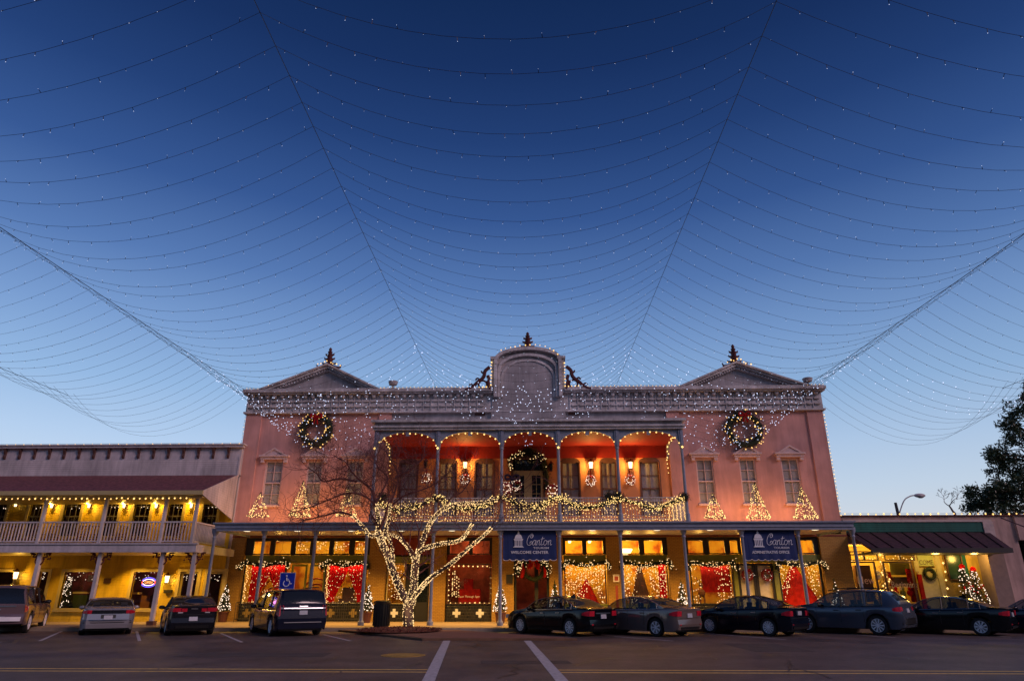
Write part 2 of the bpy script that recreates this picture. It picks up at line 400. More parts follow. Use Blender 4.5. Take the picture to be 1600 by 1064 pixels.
for p0, p1 in (((96,986),(62,1001)), ((345,989),(378,1003)), ((505,991),(548,1001)), ((213,984),(218,1001)),
               ((960,994),(1052,1001)), ((1100,989),(1228,999)), ((1268,986),(1400,996)), ((1430,985),(1580,995)), ((1,1003),(-60,1012))):
    a, b = far_line(p0, p1); stripe(a, b, .11, 'parking_line', M['paint'], .004)
# repair patches, drips of oil and tyre-darkened bays
rnd = random.Random(17)
pm = mat('patched_asphalt', (.070,.055,.053), .8, vary=.3, scale=2.5, bump=.5, bscale=70); om = mat('oil_stained_asphalt', (.045,.036,.036), .5, vary=.5, scale=5)
for (x0_,y0_,x1_,y1_) in ((-9.5,19.2,-5.6,20.6),(6.4,21.2,8.1,24.6),(-1.2,17.6,.9,18.5),(14.5,18.4,19.5,19.1)):
    MB().add([(x0_,y0_,.002),(x1_+.1,y0_+.06,.002),(x1_,y1_,.002),(x0_-.07,y1_-.05,.002)],[(0,1,2,3)]).build('road_patch', pm, **S)
for k in range(26):
    ax_, ay_ = rnd.uniform(-20,20), rnd.choice((rnd.uniform(24.5,27.6),rnd.uniform(16.6,23))); rr_ = rnd.uniform(.12,.42); n_ = 11
    MB().add([(ax_+rr_*rnd.uniform(.6,1.2)*math.cos(6.283*i/n_)*1.5, ay_+rr_*rnd.uniform(.6,1.2)*math.sin(6.283*i/n_), .0032) for i in range(n_)],[tuple(range(n_))]).build('oil_stain', om, **S)
# tar-filled cracks in the asphalt
rnd = random.Random(3)
for (px,py,n) in ((420,1012,10),(560,1030,9),(900,1040,8),(1010,1015,9),(1230,1048,10),(1420,1030,9),(1500,1010,6),(210,1050,9),(100,1025,8),(640,1045,6),(478,1036,9),(500,1062,7),(735,1012,8),(778,1060,14),(1120,1030,8),(300,1020,7),(1300,1060,8)):
    g = G(px,py); pts = [Vector((g[0],g[1],.006))]
    for i in range(n+3): pts.append(pts[-1] + Vector((rnd.uniform(-.12,.22), rnd.uniform(.1,.4), 0)))
    mb = MB()
    for i in range(n):
        a, b = pts[i], pts[i+1]; mb.add([a-Vector((.022,0,0)), a+Vector((.022,0,0)), b+Vector((.022,0,0)), b-Vector((.022,0,0))], [(0,1,2,3)])
    mb.build('road_crack', M['cblack'], **S)
gx, gy = G(630,1023.5)
mh = thing('manhole_cover', 'round rusty yellow-brown manhole cover in the road before the lit tree', 'manhole cover', (gx,gy,0))
o = lpart(MB().lathe([(.60,0),(.60,.012),(.52,.016)], n=28), 'ring', mat('rusty_iron', (.36,.22,.05), .6, metal=.3, vary=.3), mh)
mb = MB().lathe([(.50,.004),(.50,.014)], n=28)
for i in range(-5,6):
    h = math.sqrt(max(0,.46**2-(i*.085)**2)); mb.box(i*.085-.018, i*.085+.018, -h, h, .0142, .021)
lpart(mb, 'lid', mat('worn_iron', (.38,.25,.06), .6, metal=.2, vary=.3), mh)

# ------------------------------------------------------------------ wall with openings
def wall(x0, x1, z0, z1, Y, holes, depth=.25):
    mb = MB(); xs = sorted({x0,x1}|{h[0] for h in holes}|{h[1] for h in holes}); zs = sorted({z0,z1}|{h[2] for h in holes}|{h[3] for h in holes})
    xs = [x for x in xs if x0-1e-6 <= x <= x1+1e-6]; zs = [z for z in zs if z0-1e-6 <= z <= z1+1e-6]
    for i in range(len(xs)-1):
        for j in range(len(zs)-1):
            cx, cz = (xs[i]+xs[i+1])/2, (zs[j]+zs[j+1])/2
            if any(h[0] < cx < h[1] and h[2] < cz < h[3] for h in holes): continue
            mb.add([(xs[i],Y,zs[j]),(xs[i+1],Y,zs[j]),(xs[i+1],Y,zs[j+1]),(xs[i],Y,zs[j+1])], [(0,1,2,3)])
    for a,b,c,d in holes:
        mb.add([(a,Y,c),(b,Y,c),(b,Y,d),(a,Y,d),(a,Y+depth,c),(b,Y+depth,c),(b,Y+depth,d),(a,Y+depth,d)],
               [(0,1,5,4),(1,2,6,5),(2,3,7,6),(3,0,4,7)])
    return mb
PB = thing('pink_building', 'long pink two-storey building with grey pediments, arcaded balcony and street canopy', 'building', (0,FW,0))
XL, XR = AX(388,645,FW), AX(1283,645,FW)
zc = 5.15                                  # where canopy roof meets the wall
Zfb, Zft = AZ(643,FW), AZ(616,FW)          # frieze
Zpk, Zco = AZ(571,FW), AZ(610,FW)
# --- upper wall
wins = []
for c0,c1 in ((415.5,443),(480.5,505),(543,569)): wins.append((AX(c0,722,FW), AX(c1,722,FW)))
for c0,c1 in ((1087,1114),(1154.5,1180),(1220,1248)): wins.append((AX(c0,722,FW), AX(c1,722,FW)))
wz0, wz1 = AZ(788,FW), AZ(718,FW)
xa, xb = AX(612,650,FW), AX(1041,650,FW)   # centre section
wall(XL, xa, zc-.6, Zfb, FW, [(a,b,wz0,wz1) for a,b in wins[:3]]).build('wall', M['pink'], PB)
wall(xb, XR, zc-.6, Zfb, FW, [(a,b,wz0,wz1) for a,b in wins[3:]]).build('wall', M['pink'], PB)
aw = [(624.5,652),(686,713),(743,771),(877.5,905),(939,963.5),(1000.5,1030)]
aw = [(AX(a,740,FW), AX(b,740,FW)) for a,b in aw]
az0, az1 = AZ(806,FW), AZ(722,FW)
dx0, dx1 = AX(801,745,FW), AX(849,745,FW); dz0, dz1 = zc-.1, AZ(716,FW)
Zpc = AZ(683,FW)                            # balcony ceiling level at the wall
wall(xa, xb, zc-.6, Zpc+.5, FW, [(a,b,az0,az1) for a,b in aw]+[(dx0,dx1,dz0,dz1)]).build('wall', M['porch'], PB, label='pink wall behind the balcony arcade, lantern light painted in')
MB().box(xa, xb, FW, FW+.3, Zpc+.5, Zfb+.05).build('wall', M['greyd'], PB, label='grey upper wall above the balcony roof')
MB().box(XL, XR, FW+8, FW+8.3, 0, Zfb).box(XL, XL+.3, FW+.31, FW+8, 0, Zfb).box(XR-.3, XR, FW+.31, FW+8, 0, Zfb).build('wall', M['pink'], PB, label='side and back walls')
MB().box(XL+.3, XR-.3, FW+.3, FW+8, Zfb-.4, Zfb-.2).build('roof', M['greyd'], PB)
# pilaster strips
for a, b in ((XL-.06, AX(409,660,FW)), (AX(592,665,FW), xa+.02), (xb-.02, AX(1062,665,FW)), (AX(1262,660,FW), XR+.06)):
    MB().box(a, b, FW-.10, FW-.001, zc-.3, Zfb-.002).build('pilaster', M['pink'], PB)
# --- frieze with panels
fr = MB().box(XL-.10, XR+.10, FW-.16, FW+.28, Zfb, Zft)
fr.box(XL-.2, XR+.2, FW-.24, FW+.2, Zfb-.06, Zfb+.04)
n = 74; st = (XR-XL)/n
gx0, gx1 = AX(768,645,FW), AX(883,645,FW)
pan = MB(); dent = MB()
for i in range(n):
    x = XL + (i+.5)*st
    if gx0-.2 < x < gx1+.2: continue
    zm = (Zfb+Zft)/2
    pan.box(x-st/2-.03, x-st/2+.03, FW-.21, FW-.161, Zfb+.1, Zft-.06)
    pan.box(x-st*.30, x+st*.36, FW-.27, FW-.161, zm-.24, zm-.16); pan.box(x-st*.30, x+st*.36, FW-.27, FW-.161, zm+.08, zm+.15)
    dent.box(x-.11, x+.11, FW-.34, FW-.161, Zft-.13, Zft-.01).lathe([(.02,-.24),(.10,-.19),(.11,-.13)], (x,FW-.25,Zft), 8)
f = fr.build('frieze', M['grey'], PB); pan.build('panel_moulding', M['grey'], f); dent.build('brackets', M['grey'], f)
co = MB()
for (a,b) in ((XL-.25, gx0+.02), (gx1-.02, XR+.25)):
    co.box(a, b, FW-.45, FW+.3, Zft, Zft+.09).box(a-.04*(a<0), b+.04*(b>0), FW-.55, FW+.34, Zft+.09, Zco+.03)
    co.box(a+.05, b-.05, FW-.5, FW+.3, Zco+.03, Zco+.07)
co.build('cornice', M['grey'], PB)
# --- two triangular pediments
def pediment(pxa, pxb, pxc, apy, by):
    x0, x1 = AX(pxa,by,FW), AX(pxb,by,FW); xc, zp = AX(pxc,apy,FW), AZ(apy,FW,pxc); zb = Zco+.07
    p = MB().prism([(x0+.35,zb),(x1-.35,zb),(xc,zp-.22)], FW-.10, FW+.2).build('pediment', M['greyd'], PB)
    rk = MB()
    for (a,b,yf) in ((.0,.11,.55),(.11,.26,.42),(.30,.40,.26)):
        rk.band([(x0-.1+a*2.2,zb),(xc,zp+.06-a),(x1+.1-a*2.2,zb)], [(x0-.1+b*2.2,zb),(xc,zp+.06-b),(x1+.1-b*2.2,zb)], FW-yf, FW+.19)
    rk.build('raking_cornice', M['grey'], p)
    dn = MB()
    for s, xe in ((1,x0),(-1,x1)):
        m = 24
        for i in range(2,m):
            t = i/m; x = xe+(xc-xe)*t; z = zb+(zp-zb)*t-.29
            if z > zb+.03: dn.box(x-.045, x+.045, FW-.34, FW-.11, z-.03, z+.05)
    dn.build('dentils', M['grey'], p)
    return xc, zp
pL = pediment(412,592,515,573,612); pR = pediment(1062,1257,1147,570,610)
def crest(xc, z, h, name='finial'):
    f = MB().lathe([(.20,0),(.24,.12),(.16,.2),(.20,.35),(.24,.5),(.14,.56),(.17,.72),(.20,.82),(.10,.88),(.13,.98),(.15,1.06),(.07,1.12),(.10,1.2),(.09,1.3),(.02,1.4)], n=10)
    f.v = [(x+xc, y+FW-.15, zz*h/1.4+z) for x,y,zz in f.v]
    for k, (rr,zz) in enumerate(((.42,.13),(.32,.5),(.26,.82))):
        for s in (-1,1):
            f.tube([(xc+s*.12,FW-.15,z+zz*h/1.4),(xc+s*rr*.9,FW-.15,z+(zz+.02)*h/1.4),(xc+s*rr,FW-.15,z+(zz+.12)*h/1.4)], [.07,.06,.02], 5)
    for s in (-1,1):
        f.tube([(xc+s*.2,FW-.15,z-.05),(xc+s*.5,FW-.15,z-.12),(xc+s*.68,FW-.15,z-.12),(xc+s*.74,FW-.15,z+.05)], [.10,.08,.07,.03], 5)
    f.build(name, M['iron'], PB, smooth=True)
crest(pL[0], pL[1]+.02, AZ(545,FW,515)-pL[1]); crest(pR[0], pR[1]+.02, AZ(540,FW,1147)-pR[1])
for px, py0, py1 in ((613,611,595),(1265,607,590)):
    x = AX(px,py0,FW-.5); z0 = Zco+.06; h = AZ(py1,FW-.5,px)-z0
    MB().lathe([(.16,0),(.06,.06),(.045,h*.30),(.10,h*.36),(.23,h*.50),(.27,h*.75),(.29,h*.95),(.25,h)], (x,FW-.40,z0), 14).build('urn', M['greyd'], PB, smooth=True)
# --- round-headed centre gable
gz0 = AZ(655,FW); gsh = AZ(564,FW); gap = AZ(546,FW); xc = (gx0+gx1)/2; xw = (gx1-gx0)/2
def arch(xc, hw, zs, rise, n=18, zb=None):
    pts = [(xc-hw, zb)] if zb is not None else []
    for i in range(n+1):
        a = math.pi*(1-i/n); pts.append((xc+hw*math.cos(a), zs+rise*math.sin(a)))
    if zb is not None: pts.append((xc+hw, zb))
    return pts
seg = arch(xc, xw-.30, gsh-.05, gap-gsh-.1, 18, Zft)+[(xc+xw-.05,Zft-.3),(xc+xw+.02,gz0),(xc-xw-.02,gz0),(xc-xw+.05,Zft-.3)]
g = MB().prism(seg, FW-.215, FW+.25).build('gable', M['greyd'], PB)
mo = MB()
for hw, rs, th, yf in ((xw-.14,gap-gsh+.04,.20,.50),(xw-.36,gap-gsh-.16,.16,.38),(xw-.54,gap-gsh-.32,.13,.27)):
    zs = (gsh-.05, AZ(579,FW), AZ(592,FW))[0 if hw > xw-.2 else 1 if hw > xw-.45 else 2]; rs = (gap+.02, AZ(555,FW), AZ(563,FW))[0 if hw > xw-.2 else 1 if hw > xw-.45 else 2]-zs
    o_ = arch(xc,hw,zs,rs,18,Zft-.25); i_ = arch(xc,hw-th,zs,rs-th,18,Zft-.25)
    mo.band(o_, i_, FW-yf, FW-.216)
mo.build('arch_moulding', M['grey'], g)
sh = MB()
for s in (-1,1):
    e = xc+s*(xw-.16); sh.box(e-.16, e+.16, FW-.42, FW+.2, Zft, gsh-.02).box(e-.24, e+.24, FW-.52, FW+.24, gsh-.02, gsh+.14).box(e-.19,e+.19,FW-.46,FW+.2,gsh-.3,gsh-.24)
sh.build('shoulder', M['grey'], g)
for s in (-1,1):     # iron scroll crest on each side
    sc_ = MB(); e = xc+s*xw; zz = Zco+.08
    P = lambda px, py: (xc+s*abs(AX(px,py,FW)-AX(825,py,FW)), AZ(py,FW))
    ctr = P(755,604)
    ring = [(ctr[0]+.24*math.cos(a*math.pi/9), FW-.48, ctr[1]+.24*math.sin(a*math.pi/9)) for a in range(19)]
    sc_.tube(ring, .055, 6)
    for path, r0 in (([(766,577),(759,583),(757,591),(753,596),(747,600)],.11), ([(747,600),(741,606),(735,610),(728,612)],.10), ([(759,583),(755,586),(753,583)],.05), ([(751,597),(747,594),(744,597)],.05),
                     ([(741,606),(737,603),(734,605)],.05), ([(763,598),(765,606),(766,612)],.10), ([(749,611),(743,612),(735,612.5)],.06), ([(763,590),(765,597)],.10)):
        pts = [(P(a,b)[0], FW-.48, P(a,b)[1]) for a,b in path]; sc_.tube(cat_rom(pts,4), r0, 6)
    sc_.build('scroll_crest', M['iron'], PB, smooth=True)
crest(xc, gap+.03, AZ(521,FW)-gap)
MB().box(AX(742,643,FW), AX(758,643,FW), FW-.03, FW+.01, AZ(649,FW), AZ(643.5,FW)).build('vent', M['frame'], PB)
MB().box(AX(888,643,FW), AX(905,643,FW), FW-.03, FW+.01, AZ(649,FW), AZ(643.5,FW)).build('vent', M['frame'], PB)
# --- windows
def sash(parent, x0, x1, z0, z1, Y, hood=False, arched=False):
    rc = .10; f = MB(); t = .07; xc = (x0+x1)/2; zm = z0+(z1-z0)*.5
    f.box(x0, x0+t, Y+rc-.05, Y+rc+.05, z0, z1).box(x1-t, x1, Y+rc-.05, Y+rc+.05, z0, z1).box(x0+t, x1-t, Y+rc-.05, Y+rc+.05, z0, z0+t).box(x0+t, x1-t, Y+rc-.05, Y+rc+.05, z1-t, z1)
    f.box(x0+t, x1-t, Y+rc-.04, Y+rc+.02, zm-.035, zm+.035)
    f.box(xc-.015, xc+.015, Y+rc-.02, Y+rc+.02, z0+t, zm-.035).box(xc-.015, xc+.015, Y+rc-.02, Y+rc+.02, zm+.035, z1-t)
    for q in (.25,.75): zz = z0+(z1-z0)*q; f.box(x0+t, x1-t, Y+rc-.018, Y+rc+.018, zz-.012, zz+.012)
    if not arched: f.box(x0-.06, x1+.06, Y-.12, Y+rc-.051, z0-.10, z0-.001)
    o = f.build('window', M['frame'] if arched else M['pinktrim'], parent)
    MB().box(x0+t, x1-t, Y+rc+.05, Y+rc+.07, z0+t, z1-t).build('blind', M['blind'], o)
    MB().box(x0+t, x1-t, Y+rc+.022, Y+rc+.03, z0+t, z1-t).build('pane', M['wglass'], o)
    if hood:
        h = MB(); w = (x1-x0); zt = z1+.04
        h.box(x0-.34, x1+.34, Y-.30, Y-.001, zt+.16, zt+.26).box(x0-.26, x1+.26, Y-.22, Y-.001, zt+.02, zt+.16)
        h.prism([(xc-.60,zt+.262),(xc+.60,zt+.262),(xc,zt+.60)], Y-.24, Y-.001)
        h.band([(xc-.68,zt+.262),(xc,zt+.68),(xc+.68,zt+.262)], [(xc-.52,zt+.262),(xc,zt+.58),(xc+.52,zt+.262)], Y-.30, Y-.002)
        for s in (-1,1): ex = xc+s*(w/2+.15); h.box(ex-.09, ex+.09, Y-.18, Y-.001, zt-.16, zt+.02)
        h.build('hood', M['pinktrim'], o)
    if arched:   # segmental brown head filling and surround
        h = MB(); r = .26
        pts = arch(xc, w_ := (x1-x0)/2+.07, z1-.02, r, 12); inn = arch(xc, (x1-x0)/2, z1-.02, .001, 12)
        h.band(pts, inn, Y-.04, Y-.002); h.box(x0-.07, x0, Y-.04, Y-.002, z0, z1-.02).box(x1, x1+.07, Y-.04, Y-.002, z0, z1-.02)
        h.build('arched_head', M['frame'], o)
    return o
for a,b in wins: sash(PB, a, b, wz0, wz1, FW, hood=True)
for a,b in aw: sash(PB, a, b, az0, az1, FW, arched=True)
# french door of the balcony, with transom light and arched head
bd = MB(); d0, d1 = dx0+.03, dx1-.03; dm = (d0+d1)/2; zt = AZ(738,FW); Yd = FW+.12
for a,b in ((d0,dm-.10),(dm+.10,d1)):
    bd.box(a,a+.12,Yd,Yd+.08,dz0,zt).box(b-.12,b,Yd,Yd+.08,dz0,zt).box(a+.12,b-.12,Yd,Yd+.08,zt-.14,zt).box(a+.12,b-.12,Yd,Yd+.08,dz0,dz0+.7)
    for k in (1,2,3): zz = dz0+.7+(zt-.14-dz0-.7)*k/4; bd.box(a+.12,b-.12,Yd+.02,Yd+.06,zz-.015,zz+.015)
    m_ = (a+b)/2; bd.box(m_-.015,m_+.015,Yd+.021,Yd+.059,dz0+.7,zt-.14)
bd.box(dm-.10,dm+.10,Yd-.02,Yd+.1,dz0,zt).box(d0,d1,Yd-.03,Yd+.1,zt,zt+.12)
o = bd.build('balcony_door', M['cream'], PB)
MB().box(d0+.12,d1-.12,Yd+.09,Yd+.10,dz0,dz1).build('pane', M['cglass'], o)
h = MB(); h.band(arch((dx0+dx1)/2,(dx1-dx0)/2+.1,dz1-.02,.38,14), arch((dx0+dx1)/2,(dx1-dx0)/2,dz1-.02,.001,14), FW-.05, FW-.002)
h.box(dx0-.1,dx0,FW-.05,FW-.002,dz0,dz1-.02).box(dx1,dx1+.1,FW-.05,FW-.002,dz0,dz1-.02)
h.build('arched_head', M['frame'], o)
# --- street canopy
CY, PY = 33.35, 33.7
cz0, cz1 = AZ(828,CY), AZ(815.5,CY)
cxl, cxr = AX(334,820,CY), AX(1336,820,CY)
can = MB().prism([(CY+.16,cz0+.10),(FW,cz0+.12),(FW,zc+.1),(CY+.16,cz1-.04)], cxl+.1, cxr-.1, 'x')
ca = can.build('canopy', M['white'], PB)
fa = MB()
for z_a, z_b, yo in ((cz0,cz0+.13,.10),(cz0+.13,cz0+.27,.05),(cz0+.27,cz1-.05,.02),(cz1-.05,cz1+.02,-.04)):
    fa.box(cxl+yo, cxr-yo, CY+yo, CY+.158, z_a+.001, z_b)
    fa.box(cxl+yo, cxl+.098, CY+.159, FW-.3, z_a+.001, z_b); fa.box(cxr-.098, cxr-yo, CY+.159, FW-.3, z_a+.001, z_b)
fa.build('fascia', M['bluegrey'], ca)
for k in range(0,1):
    dl = MB()
    for px in (386,465,549,627,706,785,855,925.6,1026.7,1110,1190,1274):
        x = AX(px,829,34.6); dl.lathe([(.16,0),(.16,-.02),(.10,-.03)], (x,34.6,cz0+.10), 14)
    dl.build('recessed_lamps', M['down'], ca)
for px in (414,494,574,677.5,782,873.5,968.5,1067.5,1158,1245.5,1331):
    x = AX(px,829,PY)
    if px == 574: x = AX(574,832,PY)
    p = MB().lathe([(.15,.15),(.15,.30),(.10,.36),(.085,.5),(.075,2.8),(.075,cz0-.35),(.11,cz0-.3),(.08,cz0-.22),(.16,cz0-.05),(.17,cz0+.12)], (x,PY,0), 12)
    p.build('canopy_post', M['bluegrey'], PB, smooth=True)
x = AX(337,829,PY); MB().lathe([(.15,.15),(.15,.30),(.10,.36),(.085,.5),(.075,2.8),(.075,cz0-.35),(.11,cz0-.3),(.08,cz0-.22),(.16,cz0-.05),(.17,cz0+.12)], (x,PY,0), 12).build('canopy_post', M['bluegrey'], PB, smooth=True)
# --- balcony arcade
BY = 34.3
bpx = [AX(588.5,690,BY), AX(685,690,BY), AX(784,690,BY), AX(872,690,BY), AX(963.5,690,BY), AX(1064,690,BY)]
bz0 = AZ(812,BY); bzt = AZ(672,BY); bzs = AZ(699,BY); bzr = AZ(657,BY)
BY_ = 'balcony_post'
for x in bpx:
    p = MB().lathe([(.13,bz0-.35),(.13,bz0+.25),(.085,bz0+.32),(.08,bz0+1.3),(.075,bzs-.12),(.11,bzs-.08),(.09,bzs),(.12,bzs+.06)], (x,BY,0), 12)
    p.box(x-.11, x+.11, BY-.11, BY+.11, bzs+.06, bzt).box(x-.035,x+.035,BY-.14,BY-.111,bzs+.1,bzt-.02)
    p.build(BY_, M['bluegrey'], PB)
for i in range(5):
    a, b = bpx[i]+.112, bpx[i+1]-.112; c = (a+b)/2; hw = (b-a)/2; n = 20
    lo = [(c+hw*math.cos(math.pi*(1-k/n)), bzs+.03+(bzt-.09-bzs-.03)*(math.sin(math.pi*k/n)**.8)) for k in range(n+1)]
    up = [(p[0], bzt-.002) for p in lo]
    ap = MB().band(up, lo, BY-.04, BY+.04); ap.box(c-.09,c+.09,BY-.10,BY-.041,bzt-.30,bzt-.004)
    ap.band([(x_,z_+.05) for x_,z_ in lo[1:-1]], [(x_,z_-.002) for x_,z_ in lo[1:-1]], BY-.07, BY-.041)
    ap.build('arch_panel', M['bluegrey'], PB)
# side arch of the arcade, back to the wall
for x, s in ((bpx[0],1),(bpx[-1],-1)):
    lo = [((BY+FW)/2-(FW-BY)/2*math.cos(math.pi*k/14)*.93, bzs+.03+(bzt-.09-bzs-.03)*(math.sin(math.pi*k/14)**.8)) for k in range(15)]
    mb = MB()
    for i in range(14):
        mb.add([(x-.04,lo[i][0],lo[i][1]),(x-.04,lo[i+1][0],lo[i+1][1]),(x-.04,lo[i+1][0],bzt),(x-.04,lo[i][0],bzt),
                (x+.04,lo[i][0],lo[i][1]),(x+.04,lo[i+1][0],lo[i+1][1]),(x+.04,lo[i+1][0],bzt),(x+.04,lo[i][0],bzt)], [(0,1,2,3),(7,6,5,4),(0,4,5,1)])
    mb.build('arch_panel', M['bluegrey'], PB)
br = MB().box(bpx[0]-.18, bpx[-1]+.18, BY-.22, FW-.02, bzt, bzt+.12).box(bpx[0]-.22, bpx[-1]+.22, BY-.30, FW-.02, bzt+.121, bzt+.22)
br.box(bpx[0]-.12, bpx[-1]+.12, BY-.16, FW-.02, bzt+.221, bzr-.12).box(bpx[0]-.28, bpx[-1]+.28, BY-.38, FW-.02, bzr-.119, bzr)
br.build('balcony_roof', M['grey'], PB)
MB().box(bpx[0]+.05, bpx[-1]-.05, FW-.045, FW-.003, AZ(716,FW), bzt-.101).build('red_wall_band', M['red'], PB)  # deep red strip across the top of the balcony wall
MB().box(bpx[0]-.1, bpx[-1]+.1, BY+.12, FW-.03, bzt-.10, bzt-.002).build('balcony_ceiling', M['red'], PB)
rz1 = AZ(778,BY)
def railing(x0, y0, x1, y1, zb, zt, name, m, parent, pitch=.13, rr=.013, top=.03, ornate=True):
    mb = MB(); a = Vector((x0,y0,0)); b = Vector((x1,y1,0)); L = (b-a).length; d = (b-a)/L; n = max(2,int(L/pitch))
    up = Vector((0,0,1))
    mb.tube([a+up*zt, b+up*zt], top, 4); mb.tube([a+up*(zb+.08), b+up*(zb+.08)], top*.8, 4)
    if ornate: mb.tube([a+up*(zt-.16), b+up*(zt-.16)], .014, 4); mb.tube([a+up*(zb+.24), b+up*(zb+.24)], .014, 4)
    for i in range(1,n):
        p = a+d*(L*i/n); mb.tube([p+up*(zb+.08), p+up*zt], rr, 4)
        if ornate:
            q = a+d*(L*(i+.5)/n)
            mb.tube([p+up*(zt-.15), q+up*(zt-.08), p+d*(L/n)+up*(zt-.15)], .009, 3)
            mb.tube([p+up*(zb+.6), q+up*(zb+.70), p+d*(L/n)+up*(zb+.6), q+up*(zb+.5), p+up*(zb+.6)], .008, 3)
    return mb.build(name, m, parent)
for i in range(5): railing(bpx[i]+.13, BY, bpx[i+1]-.13, BY, bz0-.05, rz1, 'balcony_railing', M['grey'], PB)
railing(bpx[0], BY+.13, bpx[0], FW-.1, bz0-.05, rz1, 'balcony_railing', M['grey'], PB)
railing(bpx[-1], BY+.13, bpx[-1], FW-.1, bz0-.05, rz1, 'balcony_railing', M['grey'], PB)
# --- ground floor: brick piers, shopfronts
gxl, gxr = AX(352,860,FW), AX(1327,860,FW)
YS = FW+.22
def X_(px, py=905): return AX(px, py, YS)
zT = AZ(839,FW)
shops = [(378,576),(603,672),(697,769),(803,858),(880,949),(971,1046),(1075,1287)]
holes = [(X_(a),X_(b),.15,zT) for a,b in shops]
wall(gxl, gxr, .15, cz0+.6, FW, holes, .3).build('brick_wall', M['brickm'], PB)
MB().box(gxl, gxr, FW-.03, FW-.001, zT+.02, cz0+.10).build('shaded_wall_band', M['redfas'], PB)  # shade under the soffit painted as a dark red strip over the brick
zt1, zt0 = AZ(843,YS), AZ(866,YS)          # transoms
zw1, zw0 = AZ(880,YS), AZ(944,YS)          # show windows
room_m = mat('warm_plaster_interior', (.55,.32,.07), .8, vary=.2, scale=1.3)
_r = [n_ for n_ in room_m.node_tree.nodes if n_.type == 'VALTORGB'][0].color_ramp
_r.elements[0].position = .36; _r.elements[0].color = (.34,.09,.02,1); _r.elements[1].position = .60; _r.elements[1].color = (.66,.46,.08,1)
_e = _r.elements.new(.46); _e.color = (.60,.34,.05,1)
room_r = mat('deep_red_interior', (.30,.07,.03), .8, vary=.5, scale=2.5)
def room(px0, px1, depth=2.6, m=room_m, e=60, n=2, col=(1,.62,.2), zl=None):
    col = (1,.56,.10) if m is room_m else col; e *= .95
    x0, x1 = X_(px0), X_(px1); z0, z1 = .3, zT-.02; y0, y1 = YS+.12, YS+depth
    mb = MB().add([(x0,y0,z0),(x1,y0,z0),(x1,y1,z0),(x0,y1,z0),(x0,y0,z1),(x1,y0,z1),(x1,y1,z1),(x0,y1,z1)],
                  [(0,1,2,3),(7,6,5,4),(3,2,6,7),(0,3,7,4),(1,5,6,2)])
    mb.build('shop_interior', m, PB)
    for i in range(n):
        point('interior_lamp', (x0+(x1-x0)*(i+.5)/n, y0+depth*.45, zl or (z1-.5)), e/n, col, .12)
def strip(px0, px1, py, e, col=(1,.68,.3)):  # added fill light at a window head to brighten curtains and displays
    x0, x1 = X_(px0), X_(px1)
    l = bpy.data.lights.new('window_fill_light', 'AREA'); l.shape = 'RECTANGLE'; l.size = (x1-x0)*.9; l.size_y = .08; l.energy = e; l.color = col
    o = bpy.data.objects.new('window_fill_light', l); sc.collection.objects.link(o); o.location = ((x0+x1)/2, YS+.12, AZ(py,YS)-.05); o.rotation_euler = (R(28),0,0)
def window_unit(px0, px1, z0, z1, name, m, parent, mull=0, t=.06):
    x0, x1 = X_(px0), X_(px1); f = MB()
    f.box(x0,x0+t,YS-.05,YS+.05,z0,z1).box(x1-t,x1,YS-.05,YS+.05,z0,z1).box(x0+t,x1-t,YS-.05,YS+.05,z0,z0+t).box(x0+t,x1-t,YS-.05,YS+.05,z1-t,z1)
    o = f.build(name, m, parent)
    MB().box(x0+t,x1-t,YS-.004,YS+.004,z0+t,z1-t).build('pane', M['wglass'], o)
    return o
def cross_plaque(px, o, m):
    x = X_(px,957); z = AZ(957.5,YS); mb = MB().box(x-.21,x+.21,YS-.09,YS-.071,z-.075,z+.075).box(x-.075,x+.075,YS-.09,YS-.0711,z+.075,z+.21).box(x-.075,x+.075,YS-.09,YS-.0711,z-.21,z-.075)
    mb.build('cross', m, o)
tile = brick('black_glazed_tile', (.012,.012,.014), (.02,.02,.022), (.05,.045,.04), .25, .15, .15)
def bulk(px0, px1, crosses, m=None, parent=None, cm=None):
    mb = MB().box(X_(px0), X_(px1), YS-.07, YS+.1, .15, zw0-.02).box(X_(px0)-.02, X_(px1)+.02, YS-.10, YS+.1, zw0-.019, zw0+.03)
    o = mb.build('bulkhead', m or tile, PB)
    for c in crosses: cross_plaque(c, o, cm or M['sign'])
gold = mat('dull_gold_paint', (.25,.17,.05), .6)
def olive(px0, px1): MB().box(X_(px0), X_(px1), YS-.06, YS+.08, zw1+.02, zt0-.02).build('shop_fascia', M['olive'], PB)
def fill(sx0, sx1, panes, m=None):      # dark posts and head between the transom panes
    mb = MB(); xs_ = [X_(sx0)+.003]+[v for a,b in panes for v in (X_(a)-.002, X_(b)+.002)]+[X_(sx1)-.003]
    for i in range(0,len(xs_),2):
        if xs_[i+1]-xs_[i] > .01: mb.box(xs_[i], xs_[i+1], YS-.045, YS+.09, zt0-.018, zt1)
    mb.box(X_(sx0)+.003, X_(sx1)-.003, YS-.045, YS+.09, zt1+.001, zT-.002)
    mb.build('transom_frame', m or M['dark'], PB)
